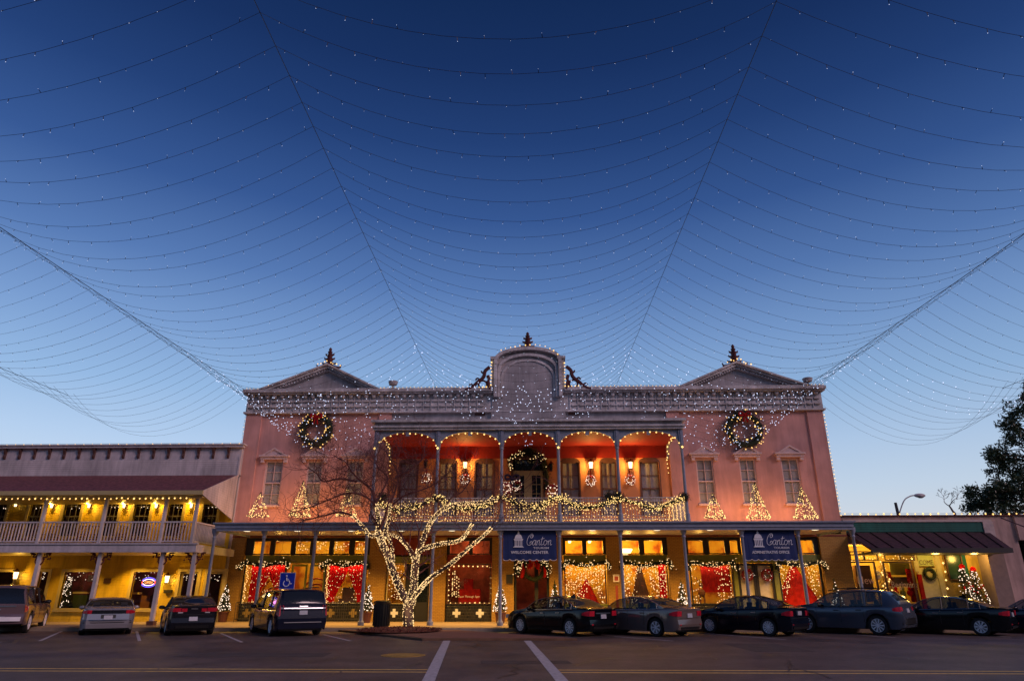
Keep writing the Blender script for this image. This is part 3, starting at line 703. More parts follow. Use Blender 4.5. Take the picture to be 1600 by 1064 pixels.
# shop 1
fill(378,576,((389,418),(422.5,451),(455.5,481.5),(485.5,512),(516,543.5),(549,573)))
fill(880,949,((883,913),(916.5,946))); fill(971,1046,((972.5,1003),(1008,1040))); fill(1075,1163,((1077.5,1105),(1111,1139),(1144,1160))); fill(1249,1287,((1250,1280),))
fill(697,769,((700,734),(736,766)))
for a_,b_,e_ in ((380,446,11),(507,572,11),(882,947,14),(973,1044,14),(1079,1146,16),(1218,1284,16)): strip(a_,b_,880,e_)
room(378,576,3.0, e=190, n=3)
for a,b in ((389,418),(422.5,451),(455.5,481.5),(485.5,512),(516,543.5),(549,573)): window_unit(a,b,zt0,zt1,'transom_window',M['dark'],PB)
olive(380,575)
window_unit(380,446,zw0,zw1,'shop_window',M['dark'],PB); window_unit(507,572,zw0,zw1,'shop_window',M['dark'],PB)
bulk(380,447,(386,),cm=gold); bulk(506,573,(517,552),cm=gold)
dd = MB()
for a,b in ((449,474),(478,503)):
    x0,x1 = X_(a),X_(b); y = YS+.5
    dd.box(x0,x0+.1,y,y+.06,.15,zw1).box(x1-.1,x1,y,y+.06,.15,zw1).box(x0+.1,x1-.1,y,y+.06,zw1-.12,zw1).box(x0+.1,x1-.1,y,y+.06,.15,.5)
o = dd.build('shop_door', M['olive'], PB); MB().box(X_(449)+.1, X_(503)-.1, YS+.52, YS+.53, .5, zw1-.12).build('pane', M['wglass'], o)
# shop 2
room(604,671,2.2, e=60, n=1)
MB().box(X_(604), X_(671), YS-.06, YS+.1, zt0-.1, zT-.001).build('shop_fascia', M['redfas'], PB)
olive(604,671); window_unit(605,633,zw0,zw1,'shop_window',M['cream'],PB); bulk(604,634,(616,))
d2 = MB(); x0,x1 = X_(650),X_(671)
d2.box(X_(634),X_(650),YS-.04,YS+.1,.15,zw1).box(x0,x0+.1,YS,YS+.06,.15,zw1).box(x1-.1,x1,YS,YS+.06,.15,zw1).box(x0+.1,x1-.1,YS,YS+.06,.15,1.1).box(x0+.1,x1-.1,YS,YS+.06,zw1-.12,zw1)
o = d2.build('shop_door', M['dark'], PB); MB().box(x0+.1,x1-.1,YS+.06,YS+.065,1.1,zw1-.12).build('pane', M['cglass'], o)
# shop 3
room(698,768,2.0, m=room_r, e=45, n=1, col=(1,.5,.2))
MB().box(X_(698), X_(768), YS-.06, YS+.1, zw1+.02, zt0-.02).build('shop_fascia', M['redfas'], PB)
window_unit(736,766,zt0,zt1,'transom_window',M['dark'],PB); window_unit(700,734,zt0,zt1,'transom_window',M['dark'],PB)
ac = MB().box(X_(703,858)+.1, X_(724,858), YS-.30, YS-.051, AZ(868,YS), AZ(852,YS)); x0,x1 = X_(703,858)+.14, X_(724,858)-.04
window_unit(699,767,zw0,zw1,'shop_window',M['frame'],PB); bulk(698,769,(713.5,750))
# shop 4 : welcome centre entrance
room(804,857,2.0, m=room_r, e=30, n=1, col=(1,.5,.2))
ed = MB(); x0,x1 = X_(804),X_(857); xm = X_(838)
MB().box(x0,x1,YS-.04,YS+.1,AZ(872,YS),zT-.001).build('shop_fascia', M['redfas'], PB)
ztop = AZ(873,YS)
for a,b in ((x0,xm),(xm,x1)): ed.box(a,a+.1,YS,YS+.07,.15,ztop).box(b-.1,b,YS,YS+.07,.15,ztop).box(a+.1,b-.1,YS,YS+.07,ztop-.12,ztop).box(a+.1,b-.1,YS,YS+.07,.15,.55)
o = ed.build('entrance_door', M['dark'], PB); MB().box(x0+.1,x1-.1,YS+.03,YS+.035,.55,ztop-.12).build('pane', M['wglass'], o)
# shop 5, 6
for (a,b,ta) in ((881,948,((883,913),(916.5,946))),(972,1045,((972.5,1003),(1008,1040)))):
    room(a-1,b+1,2.4, e=150, n=2); olive(a,b)
    for p,q in ta: window_unit(p,q,zt0,zt1,'transom_window',M['dark'],PB)
    window_unit(a+1,b-1,zw0,zw1,'shop_window',M['frame'],PB); bulk(a,b,(),m=M['olive'])
# shop 7 : three windows and the double door
room(1076,1286,3.0, e=220, n=3)
for p,q in ((1077.5,1105),(1111,1139),(1144,1160),(1250,1280)): window_unit(p,q,zt0,zt1,'transom_window',M['dark'],PB)
MB().box(X_(1164,850),X_(1248,850),YS-.05,YS+.1,zt0,zT-.001).build('shop_fascia', M['dark'], PB)
olive(1077,1286)
window_unit(1079,1146,zw0,zw1,'shop_window',M['dark'],PB); window_unit(1218,1284,zw0,zw1,'shop_window',M['dark'],PB)
bulk(1077,1147,()); bulk(1217,1285,())
for a_,b_ in ((1147,1153),(1210,1217)): MB().box(X_(a_),X_(b_),YS-.06,YS+.1,.15,zw1).build('door_jamb', M['olive'], PB)
dw = MB()
for a,b in ((1153.5,1181.5),(1182,1210)):
    x0,x1 = X_(a),X_(b); dw.box(x0,x0+.13,YS,YS+.07,.15,zw1).box(x1-.13,x1,YS,YS+.07,.15,zw1).box(x0+.13,x1-.13,YS,YS+.07,zw1-.12,zw1).box(x0+.13,x1-.13,YS,YS+.07,.15,.6)
o = dw.build('double_door', M['dark'], PB)
MB().box(X_(1153.5)+.13,X_(1210)-.13,YS+.10,YS+.11,.6,zw1-.12).build('pane_backing', mat('pale_paper_blind', (.50,.45,.36), .8), o)
for px in (386,465,549,627,706,785,855,925.6,1026.7,1110,1190,1274):
    x = AX(px,829,34.6); l = bpy.data.lights.new('canopy_downlight','SPOT'); l.energy = 720; l.color = LAMP; l.spot_size = R(116); l.spot_blend = .6; l.shadow_soft_size = .1
    q = bpy.data.objects.new('canopy_downlight', l); sc.collection.objects.link(q); q.location = (x,35.3,cz0-.02); q.rotation_euler = (R(2),0,0)
MB().box(AX(791,905,FW),AX(801,905,FW),FW-.08,FW-.002,AZ(911,FW),AZ(897,FW)).build('notice_case', M['dark'], PB)
# ------------------------------------------------------------------ left building (yellow, two porches)
LB = thing('yellow_building', 'long yellow two-storey wooden building with lavender white parapet and two porches', 'building', (AX(180,860,FW),FW,0))
LY, LP = 37.6, 33.5
lxr = AX(372,745,LY); lxl = AX(-330,745,LY)
z2 = AZ(742,LY,200); zl = AZ(697,LY,200); zdk0 = AZ(863,LP,200); zdk1 = AZ(849,LP,200); zev = AZ(768,33.0,200)
# openings
up = [(122,148),(285,315),(362,392)]
lw = [(-22,16),(58,77),(106,148),(205,248),(283,306),(322,345)]
ZA = lambda py, px=200: AZ(py, LY, px)
UW = [(-12,12),(48,68),(102,128),(166,187),(211,236),(264,287),(319,341)]
uw = [(AX(a,790,LY), AX(b,790,LY)) for a,b in UW]
uz1 = ZA(775); uz0 = ZA(838)
low = [(AX(a,920,LY), AX(b,920,LY)) for a,b in ((-22,18),(57,71),(96,146),(205,243),(279,307),(322,347))]
lz1 = ZA(893); lz0 = [ .2, .2, ZA(951), ZA(951), .2, .2]
holes = [(a,b,uz0,uz1) for a,b in uw]+[(a,b,z,lz1) for (a,b),z in zip(low,lz0)]
wall(lxl, lxr, .15, z2-.1, LY, holes, .15).build('wall', M['yell'], LB)
MB().box(lxl, lxr, LY+6, LY+6.2, 0, zl).box(lxr-.12, lxr, LY+.16, LY+6, 0, zl).box(lxl, lxr, LY+.16, LY+6, z2-.1,z2+.0).build('wall', M['lav'], LB, label='lavender side and back walls')
MB().box(lxl, lxr, LY+.0, LY+.14, z2-.099, zl-.80).build('parapet', M['lav'], LB)
mb = MB().box(lxl, lxr, LY+.02, LY+.13, zl-.799, zl-.12)
pp = mb.build('frieze_board', M['white'], LB)
MB().box(lxl, lxr+.12, LY-.20, LY+.13, zl-.119, zl+.0).box(lxl, lxr+.2, LY-.27, LY+.2, zl+.001, zl+.07).box(lxr-.1,lxr,LY-.03,LY-.001,z2-.3,zl-.62).build('cornice', M['white'], LB)
bkt = MB(); x0 = AX(10,705,LY); st = AX(33,705,LY)-x0
for k in range(-14, 17):
    x = x0+st*k
    if x > lxr: break
    bkt.prism([(LY+.019,zl-.72),(LY-.06,zl-.70),(LY-.10,zl-.58),(LY-.06,zl-.45),(LY-.13,zl-.28),(LY-.18,zl-.121),(LY+.019,zl-.121)], x-.06, x+.06, 'x')
bkt.build('cornice_brackets', M['frame'], LB)
# porch roof
pxr = AX(316,768,33.0); xe = lxr-.05
rf = MB(); zt_ = ZA(743)
rf.add([(lxl,32.9,zev+.02),(pxr+.1,32.9,zev+.02),(lxr-.02,LY-.01,zt_),(lxl,LY-.01,zt_),(lxl,32.9,zev-.06),(pxr+.1,32.9,zev-.06),(lxr-.02,LY-.01,zt_-.1),(lxl,LY-.01,zt_-.1)],
       [(0,1,2,3),(7,6,5,4),(0,4,5,1),(1,5,6,2),(3,2,6,7),(0,3,7,4)])
rf.build('porch_roof', M['shingle'], LB)
MB().box(lxl, pxr+.12, 32.82, 32.9, zev-.17, zev+.03).box(lxl, pxr, 33.05, 33.4, zev-.28, zev-.171).prism([(lxl,33.401),(pxr-.05,33.401),(lxr-.12,LY-.01),(lxl,LY-.01)],zev-.06,zev-.02,'z').build('eave', M['cream'], LB)
# sloping siding gable at the right end of the porch
q = [(pxr+.12,32.86),(lxr-.02,LY-.3)]
mb = MB().add([(pxr+.121,32.84,zev+.03),(pxr+.121,32.84,zev-.17),(lxr,LY-.02,zev-.9),(lxr,LY-.02,zt_+.02),
               (pxr+.06,32.9,zev+.03),(pxr+.06,32.9,zev-.17),(lxr-.06,LY-.02,zev-.9),(lxr-.06,LY-.02,zt_+.02)], [(0,1,2,3),(7,6,5,4),(0,4,5,1),(1,5,6,2),(0,3,7,4)])
mb.build('porch_end_board', M['lav'], LB)
# deck
dxr = AX(303,856,LP)
MB().box(lxl, dxr+.15, LP-.15, LY-.01, zdk0+.06, zdk1-.04).build('balcony_deck', M['cream'], LB)
MB().box(lxl, dxr+.25, LP-.30, LP-.151, zdk0, zdk1-.06).box(lxl, dxr+.3, LP-.36, LP-.151, zdk1-.059, zdk1+.01).box(dxr+.151,dxr+.25,LP-.15,LY-.01,zdk0,zdk1-.06).build('fascia', M['white'], LB)
# posts, two levels; railing
upx = [AX(px,810,LP) for px in (-32,67,162,256,305)]
st2 = upx[2]-upx[1]; upx = [upx[1]-2*st2, upx[1]-st2]+upx[1:]
for x in upx:
    MB().box(x-.07,x+.07,LP-.07,LP+.07,zdk1-.04,zev-.2).build('porch_post', M['white'], LB)
lpx = [AX(58,890,LP), AX(153,890,LP), AX(251,890,LP), AX(301,890,LP), ]
for k, x in enumerate([lpx[0]-2*(lpx[1]-lpx[0]), lpx[0]*2-lpx[1]]+lpx):
    mb = MB().box(x-.085,x+.085,LP-.085,LP+.085,.15,zdk0+.06); p = mb.build('porch_post', M['white'], LB)
    MB().box(x-.16,x+.16,LP-.16,LP+.16,.15,.34).build('post_base', M['frame'], p)
    sc2 = MB()
    for s in (-1,1):
        sc2.tube(cat_rom([(x+s*.09,LP,zdk0-.55),(x+s*.2,LP,zdk0-.4),(x+s*.16,LP,zdk0-.22),(x+s*.34,LP,zdk0-.2),(x+s*.3,LP,zdk0-.05),(x+s*.52,LP,zdk0-.02)],3), .035, 5)
        for t in range(10): sc2.ball((x+s*random.uniform(.1,.5),LP+random.uniform(-.04,.04),zdk0-random.uniform(.04,.35)), .045, 4)
    sc2.build('scroll_bracket', M['iron'], p)
zr = AZ(815,LP,200)
def picket(x0, x1, parent):
    mb = MB().box(x0,x1,LP-.05,LP+.05,zr-.05,zr+.02).box(x0,x1,LP-.03,LP+.03,zdk1+.08,zdk1+.14); n = int((x1-x0)/.155)
    for i in range(1,n): xx = x0+(x1-x0)*i/n; mb.box(xx-.022,xx+.022,LP-.022,LP+.022,zdk1+.14,zr-.05)
    mb.build('balcony_railing', M['white'], parent)
for i in range(len(upx)-1): picket(upx[i]+.07, upx[i+1]-.07, LB)
mb = MB().box(upx[-1]-.05,upx[-1]+.05,LP+.07,LY-.3,zr-.05,zr+.02).box(upx[-1]-.03,upx[-1]+.03,LP+.07,LY-.3,zdk1+.08,zdk1+.14)
for i in range(1,24): yy = LP+.07+(LY-.4-LP)*i/24; mb.box(upx[-1]-.022,upx[-1]+.022,yy-.022,yy+.022,zdk1+.14,zr-.05)
mb.build('balcony_railing', M['white'], LB)
# upper windows with cream casings
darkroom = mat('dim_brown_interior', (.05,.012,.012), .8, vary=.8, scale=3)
def lwin(a, b, z0, z1, parent, name='window', mul=True, door=False, tc=M['yell']):
    tc = M['cream']; f = MB().box(a-.16,a,LY-.06,LY+.1,z0-.02,z1+.14).box(b,b+.16,LY-.06,LY+.1,z0-.02,z1+.14).box(a,b,LY-.06,LY+.1,z1,z1+.14)
    if not door: f.box(a-.2,b+.2,LY-.10,LY+.1,z0-.14,z0-.021).box(a,b,LY-.04,LY+.1,z0-.02,z0+.04)
    o = f.build(name, tc, parent)
    if mul:
        g = MB(); zm = (z0+z1)/2; g.box(a,b,LY+.05,LY+.09,zm-.03,zm+.03)
        for k in (1,2): xx = a+(b-a)*k/3; g.box(xx-.012,xx+.012,LY+.06,LY+.085,z0,z1)
        for k in (1,3): zz = z0+(z1-z0)*k/4; g.box(a,b,LY+.061,LY+.084,zz-.012,zz+.012)
        g.build('muntins', mat('muntin_grey',(.16,.14,.16),.6), o)
    MB().box(a,b,LY+.1,LY+.105,z0,z1).build('pane', M['wglass'], o)
    return o
for (a,b) in uw: lwin(a,b,uz0,uz1,LB)
for i,((a,b),z) in enumerate(zip(low,lz0)): lwin(a,b,z,lz1,LB,'shop_window' if i in (2,3) else 'porch_door', mul=False, door=i not in (2,3))
for i in (4,5):
    a,b = low[i]; MB().box(a,a+.1,LY+.06,LY+.12,.2,lz1).box(b-.1,b,LY+.06,LY+.12,.2,lz1).box(a+.1,b-.1,LY+.06,LY+.12,.2,.7).box(a+.1,b-.1,LY+.06,LY+.12,lz1-.1,lz1).build('door_leaf', M['cream'], LB)
MB().box(lxl+.1,lxr-.13,LY+2.2,LY+2.3,.2,uz1+.3).box(lxl+.1,lxr-.13,LY+.2,LY+2.2,(lz1+uz0)/2,(lz1+uz0)/2+.1).box(lxl+.1,lxr-.13,LY+.2,LY+2.2,.16,.2).build('interior', darkroom, LB)
sgn = MB().box(AX(163,905,LY),AX(174,905,LY),LY-.05,LY-.002,AZ(911,LY,170),AZ(903,LY,170)).build('wall_plaque', M['frame'], LB)
# wall lanterns and porch ceiling lamps of this building
def lantern(x, y, z, label, energy, s=1.0, name='wall_lantern', grp=None, arm=.18, lit=True, col=(1,.55,.07), cat='lantern'):
    t = thing(name, label, cat, (x,y,z), 0, grp)
    f = MB().cbox((0,-.012,0),(.10*s,.02,.26*s)).tube([(0,-.02,.03*s),(0,-arm*.6,.10*s),(0,-arm,.02*s)], .012, 5)
    f.lathe([(.09*s,.15*s),(.12*s,.14*s),(.03*s,.24*s),(.01*s,.28*s)], (0,-arm,0), 6).lathe([(.07*s,-.14*s),(.075*s,-.12*s),(.02*s,-.17*s)], (0,-arm,0), 6)
    for k in range(4): a = math.pi/4+k*math.pi/2; f.tube([(.07*s*math.cos(a),-arm+.07*s*math.sin(a),-.13*s),(.095*s*math.cos(a),-arm+.095*s*math.sin(a),.14*s)], .007, 4)
    lpart(f, 'frame', M['iron'], t)
    lpart(MB().lathe([(.06*s,-.12*s),(.085*s,.13*s)], (0,-arm,0), 8), 'lamp_glass', M['lampg'] if lit else M['cglass'], t)
    if lit: pass; l = bpy.data.lights.new('lantern_light','POINT'); l.energy = energy*(.62 if 'balcony' in (grp or '') else 1.0); l.color = col; l.shadow_soft_size = .05; q_ = bpy.data.objects.new('lantern_light', l); sc.collection.objects.link(q_); q_.location = (x,y-arm-.16,z+.06)
    return t
names6 = ['leftmost','second','third','fourth','fifth','sixth and rightmost']
for k,(px,py) in enumerate(((28,789),(84,791),(142,791),(196.5,791),(246.5,791),(301,791))):
    lantern(AX(px,py,LY), LY, AZ(py,LY,px), f'{names6[k]} small glowing lamp on the yellow upper porch wall', 42, .85, grp='lamps along the yellow upper porch', name='porch_lamp', cat='porch lamp')
lantern(AX(28,900,LY), LY, AZ(899,LY,28), 'glowing glass lantern beside the doorway behind the silver pickup', 55, 1.35)
lantern(AX(263.5,905,LY), LY, AZ(905,LY,263), 'glowing glass lantern on the yellow wall between the neon window and the double door', 60, 1.35)
MB_ = MB().box(AX(258,923,LY),AX(270,923,LY),LY-.16,LY-.01,AZ(926,LY,263),AZ(921,LY,263))
T(MB_, 'mailbox', M['dark'], 'small black letter box under the lantern on the yellow wall', 'mailbox')
for px in (-40,110,205,300):
    l = bpy.data.lights.new('porch_spot','SPOT'); l.energy = 210 if px != 205 else 480; l.color = (1,.55,.06); l.spot_size = R(110); l.spot_blend = .6; l.shadow_soft_size = .06
    q_ = bpy.data.objects.new('porch_spot', l); sc.collection.objects.link(q_); q_.location = (AX(px,864,36.4), 36.2, zdk0+.02); q_.rotation_euler = (R(14),0,0)
point('interior_lamp', (AX(120,900,LY+1), LY+1.2, 2.6), 30, (1,.4,.2), .1); point('interior_lamp', (AX(230,900,LY+1), LY+1.2, 2.6), 20, (1,.3,.3), .1)
# eave lights
def bulbs_line(pts, sp, r, name, m, label, cat, jit=.0, group=None, wire=True, drop=.03):
    P = [Vector(p) for p in pts]; mb = MB(); wb = MB(); acc = 0; k = 0
    for i in range(len(P)-1):
        a,b = P[i],P[i+1]; L = (b-a).length; s = sp-acc
        while s <= L:
            q = a+(b-a)*(s/L)+Vector((random.gauss(0,jit),random.gauss(0,jit),random.gauss(0,jit)-drop)); mb.bulb(q, r*random.uniform(.8,1.2)); s += sp
        acc = (acc+L)%sp if sp > 0 else 0
    base = P[0].copy(); t = thing(name, label, cat, tuple(base), 0, group)
    if wire:
        wb.tube(P, .008, 3); wo = wb.build('cord', M['wire'], t)
    mb.build('bulbs', m, t, kind='stuff')
    return t
bulbs_line([(lxl+8,32.98,zev-.30),(AX(300,772,33),32.98,zev-.30)], .29, .05, 'string_light', M['warm'], 'row of round warm bulbs under the eave of the yellow porch', 'string lights', .01)
bulbs_line([(lxl+8,LY-.29,zl+.10),(lxr+.1,LY-.29,zl+.10)], .5, .022, 'string_light', M['warm'], 'fine row of warm bulbs along the top of the lavender parapet', 'string lights', .01)
# rocking chairs on the porch
def rocker(mcol):
    t = thing('rocking_chair', '', 'rocking chair', (0,0,0)); w_ = .28
    for s in (-1,1):
        lpart(MB().tube(cat_rom([(s*w_,-.45,.10),(s*w_,-.15,.02),(s*w_,.2,.02),(s*w_,.5,.12)],4), .02, 5), 'rocker', mcol, t)
    mb = MB()
    for sx in (-1,1):
        mb.tube([(sx*w_,-.22,.03),(sx*w_,-.24,.66)], .022, 5).tube([(sx*w_,.22,.03),(sx*w_,.42,1.18)], .022, 5).box(sx*w_-.04,sx*w_+.04,-.3,.28,.66,.69)
    lpart(mb, 'frame', mcol, t); lpart(MB().box(-w_,w_,-.27,.25,.41,.45), 'seat', mcol, t)
    bk = MB().tube([(-w_,.40,1.12),(w_,.40,1.12)], .035, 5).tube([(-w_,.27,.55),(w_,.27,.55)], .025, 5)
    for i in range(5): x = -.2+.1*i; bk.tube([(x,.27,.55),(x,.40,1.12)], .016, 4)
    lpart(bk, 'backrest', mcol, t); return t
rk_m = mat('dark_red_chair_paint', (.14,.02,.02), .5)
r0 = rocker(rk_m); first = True
pos_names = ['behind the railing below the leftmost porch lamp','just left of the second post of the upper porch','between the second and third porch lamps','below the third porch lamp','just right of the post under the fourth porch lamp','below the fifth porch lamp','near the right end of the upper porch','farthest right behind the railing, beside the last post']
for k, px in enumerate((22,50,83,125,147,188,222,275)):
    o = r0 if first else copy_tree(r0); first = False
    o.location = (AX(px,830,36.2), 36.0, zdk1-.04); o.rotation_euler = (0,0,R([10,-14,4,-8,12,-5,8,-12][k])+math.pi*0)
    o['label'] = 'dark red wooden rocking chair '+pos_names[k]; o['group'] = 'rocking chairs on the upper porch'
# neon oval sign in the shop window
nx, nz = AX(232,909,LY+.2), AZ(909.5,LY+.2,232)
ns = thing('neon_sign', 'glowing red, white and blue oval neon sign in the yellow building window', 'neon sign', (nx,LY+.22,nz))
for nm,(a,b,c0,c1),colr,st_ in (('blue_tube',(.40,.24,R(25),R(155)),(.15,.10,1.0),2.5),('blue_tube',(.40,.24,R(205),R(335)),(.15,.10,1.0),2.5),('white_tube',(.33,.16,R(20),R(160)),(1,.7,1),3),('white_tube',(.33,.16,R(200),R(340)),(1,.7,1),3),
    ('red_tube',(.36,.15,R(140),R(220)),(1,.08,.05),3.5),('red_tube',(.36,.15,R(-40),R(40)),(1,.08,.05),3.5)):
    lpart(MB().tube([(a*math.cos(c0+(c1-c0)*i/12),0,b*math.sin(c0+(c1-c0)*i/12)) for i in range(13)], .018, 5), nm, emis('neon_'+nm, colr, st_), ns)
text('OPEN', .14, 0, -.01, -.07, emis('neon_orange', (1,.35,.08), 2.5), 'letters', ns, w=.42, bold=.01, local=True)
lpart(MB().box(-.40,.40,.02,.04,-.24,.24), 'backboard', M['dark'], ns)
point('neon_light', (nx,LY+.1,nz), 3, (.8,.2,.8), .1)

# ------------------------------------------------------------------ right building
RB = thing('shop_building', 'low pinkish one-storey shop with dark green sign band and sloping purple shingle canopy', 'building', (AX(1430,860,FW),FW,0))
RY = 38.3
rxl, rxr = AX(1310,830,RY), AX(1552,830,RY)
zrt = AZ(806,RY,1450)
pinkst = mat('dusty_pink_stucco', (.46,.31,.28), .85, vary=.12, scale=1.5, streak=.3, bump=.2)
zrb = AZ(868,RY,1430)
cors = [AX(1336,905,RY), AX(1436,905,RY), AX(1466,905,RY), AX(1553,905,RY)]
wall(rxl, rxr+1.2, .15, zrt, RY, [(cors[0]-.6, cors[3]-.2, .2, zrb+.6)], .3).build('wall', pinkst, RB)
MB().box(rxl-.05, rxr+1.2, RY-.10, RY+.3, zrt+.001, zrt+.05).build('coping', M['shingle'], RB)
gx_0, gx_1 = AX(1318,822,RY), AX(1535,822,RY); zg0, zg1 = AZ(831,RY,1430), AZ(815.5,RY,1430)
MB().box(gx_0, gx_1, RY-.05, RY-.001, zg0, zg1).build('sign_band', M['green'], RB)
MB().box(gx_0-.02, gx_1+.5, RY-.10, RY-.001, zg1+.001, zg1+.12).box(gx_1+.001, gx_1+.55, RY-.10, RY-.001, zg0-.3, zg1).build('band_frame', mat('pale_pink_trim', (.5,.40,.38), .7), RB)
mb = MB(); sx0, sx1 = AX(1322,832,RY), AX(1546,832,RY)
bx0, bx1 = AX(1325,855,35.9), AX(1580,855,35.9)
za, zb_ = zg0-.02, AZ(856,35.9,1450); zb2 = AZ(863.5,35.9,1450)
mb.add([(sx0,RY-.002,za),(sx1,RY-.002,za),(bx1,35.9,zb_),(sx0,35.9,zb_),(sx0,RY-.002,za-.12),(sx1,RY-.002,za-.12),(bx1,35.9,zb_-.1),(sx0,35.9,zb_-.1)], [(0,3,2,1),(4,5,6,7),(3,0,4,7),(1,2,6,5)])
slab = mb.build('shingle_canopy', mat('near_black_purple_shingles',(.045,.018,.030),.8,vary=.5,scale=6,bump=.8,bscale=9), RB)
seam = MB()
for i in range(9):
    t_ = (i+.5)/9; a = Vector((sx0+(sx1-sx0)*t_,RY-.03,za+.01)); b = Vector((sx0+(bx1-sx0)*t_,35.9,zb_+.02)); seam.tube([a,b],.03,4)
seam.build('roof_seams', mat('dark_purple_seam',(.015,.006,.01),.7), slab)
MB().box(sx0, bx1, 35.8, 35.9, zb2, zb_).box(sx0,bx1,35.901,RY-.01,zb2,zb2+.05).build('canopy_fascia', M['dark'], RB)
# shopfront interior and frames
yel_int = mat('yellow_shop_interior', (.60,.42,.10), .7, vary=.25, scale=1.2)
x0r, x1r = cors[0]-.6, cors[3]-.2
mb = MB().add([(x0r,RY+.35,.2),(x1r,RY+.35,.2),(x1r,RY+2.6,.2),(x0r,RY+2.6,.2),(x0r,RY+.35,zrb+.6),(x1r,RY+.35,zrb+.6),(x1r,RY+2.6,zrb+.6),(x0r,RY+2.6,zrb+.6)],
   [(0,1,2,3),(7,6,5,4),(3,2,6,7),(0,3,7,4),(1,5,6,2)]); mb.build('shop_interior', yel_int, RB)
YR = RY+.2
RX = lambda px, py=900: AX(px,py,YR)
def fr_box(mb, a, b, z0, z1, t=.07, y=None):
    y = y or YR
    return mb.box(a,a+t,y-.05,y+.05,z0,z1).box(b-t,b,y-.05,y+.05,z0,z1).box(a+t,b-t,y-.05,y+.05,z0,z0+t).box(a+t,b-t,y-.05,y+.05,z1-t,z1)
zs_ = AZ(876,YR,1380); zbm = AZ(945,YR,1400)
zt2 = zrb+.25
for a,b in ((1328,1350),(1350,1372),(1382,1406),(1406,1428)):
    o = fr_box(MB(), RX(a,872), RX(b,872), zs_+.02, zt2, .05).build('transom_window', M['frame'], RB); MB().box(RX(a,872)+.05,RX(b,872)-.05,YR-.003,YR+.003,zs_+.07,zt2-.05).build('pane', M['wglass'], o)
for a,b in ((1330,1371),(1383,1429)):
    o = fr_box(MB(), RX(a,905), RX(b,905), zbm, zs_-.02, .08).build('shop_window', M['frame'], RB); MB().box(RX(a,905)+.08,RX(b,905)-.08,YR-.003,YR+.003,zbm+.08,zs_-.10).build('pane', M['wglass'], o)
MB().box(x0r, RX(1430), YR-.06, YR+.1, .16, zbm-.01).build('bulkhead', M['frame'], RB)
# door with welcome panel
dcream = mat('cream_door_paint', (.52,.44,.22), .6)
d_ = MB().box(RX(1438,905),RX(1466,905),YR,YR+.08,.16,AZ(887,YR,1450)).box(RX(1436,905)-.02,RX(1438,905)-.001,YR-.05,YR+.1,.16,zt2).box(RX(1466,905)+.001,RX(1474,905),YR-.06,YR+.1,.16,zt2)
dd_ = d_.build('shop_door', dcream, RB)
MB().box(RX(1440,905),RX(1464,905),YR-.02,YR-.001,AZ(884,YR,1450),zt2-.05).build('door_panel', mat('pale_green_sign',(.34,.38,.14),.6), dd_)
text('COME', .24, (RX(1440,905)+RX(1464,905))/2, YR-.03, AZ(882,YR,1450), M['frame'], 'letters', dd_, w=.72)
# yellow wall with green-shuttered window
MB().box(RX(1474,905)+.002, RX(1560,905), YR-.02, YR+.08, .16, zt2).build('yellow_boards', siding('yellow_vertical_boards', (.58,.38,.09), .3, vert=True), RB)
g_ = MB().box(RX(1482),RX(1506),YR-.06,YR-.021,AZ(905,YR,1494),zt2); o = g_.build('dark_window', mat('dark_green_glass',(.03,.07,.055),.2), RB)
fr_box(MB(), RX(1481), RX(1507), AZ(906,YR,1494), zt2, .05, YR-.08).build('window_frame', M['frame'], o)
MB().box(RX(1507)+.02,RX(1514),YR-.06,YR-.021,AZ(906,YR,1510),zt2).box(RX(1538)+.02,RX(1545),YR-.06,YR-.021,.3,zt2).build('shutter', M['green'], RB)
# pillar and dark neighbour
pl_ = mat('pink_grey_pillar', (.24,.17,.15), .8)
MB().box(AX(1552,905,37.4), AX(1578,905,37.4), 37.4, RY-.01, .15, zb2+.1).build('pillar', pl_, RB)
MB().box(AX(1316,905,FW+.1), AX(1334,905,FW+.1), FW+.05, RY-.01, .15, zb2+.1).build('pillar', pl_, RB)
NB = thing('stucco_building', 'plain pink stucco building at the far right edge with a dark recessed front', 'building', (AX(1620,860,FW),FW,0))
nx0 = rxr+1.21; zn = AZ(843,RY-.3,1580)
MB().box(nx0, nx0+26, RY-.15, RY+.2, zn, zrt).build('wall', pinkst, NB)
MB().box(nx0, nx0+26, RY-.25, RY+.25, zrt+.001, zrt+.05).build('coping', M['shingle'], NB)
MB().box(nx0, nx0+26, RY+3, RY+3.2, 0, zrt).box(nx0, nx0+26, RY+.2, RY+3, zn, zn+.1).build('recessed_front', M['dark'], NB)
MB().box(nx0+1.2,nx0+5,RY+1.5,RY+1.6,.15,zn).build('shop_window', M['cglass'], NB)
for pts in ([(AX(1564,809,RY-.3),RY-.3,AZ(809,RY-.3,1564)), (AX(1610,828,35),35.0,AZ(826,35,1610))],):
    T(MB().tube(pts, .03, 5), 'awning_rod', M['iron'], 'thin iron rod slanting from the pink parapet at the far right edge', 'rod')
bulbs_line([(rxl,RY-.2,zrt+.12),(nx0+24,RY-.2,zrt+.12)], .42, .055, 'string_light', M['warm'], 'row of round warm bulbs along the parapet of the low shop', 'string lights', .012)
for a, e in ((.12,120),(.35,120),(.6,100),(.86,110)): point('interior_lamp', (x0r+(x1r-x0r)*a, RY+(1.2 if a < .5 else -.9), zb2-.15), e*(1.0 if a<.5 else .6), (1,.60,.12), .15)

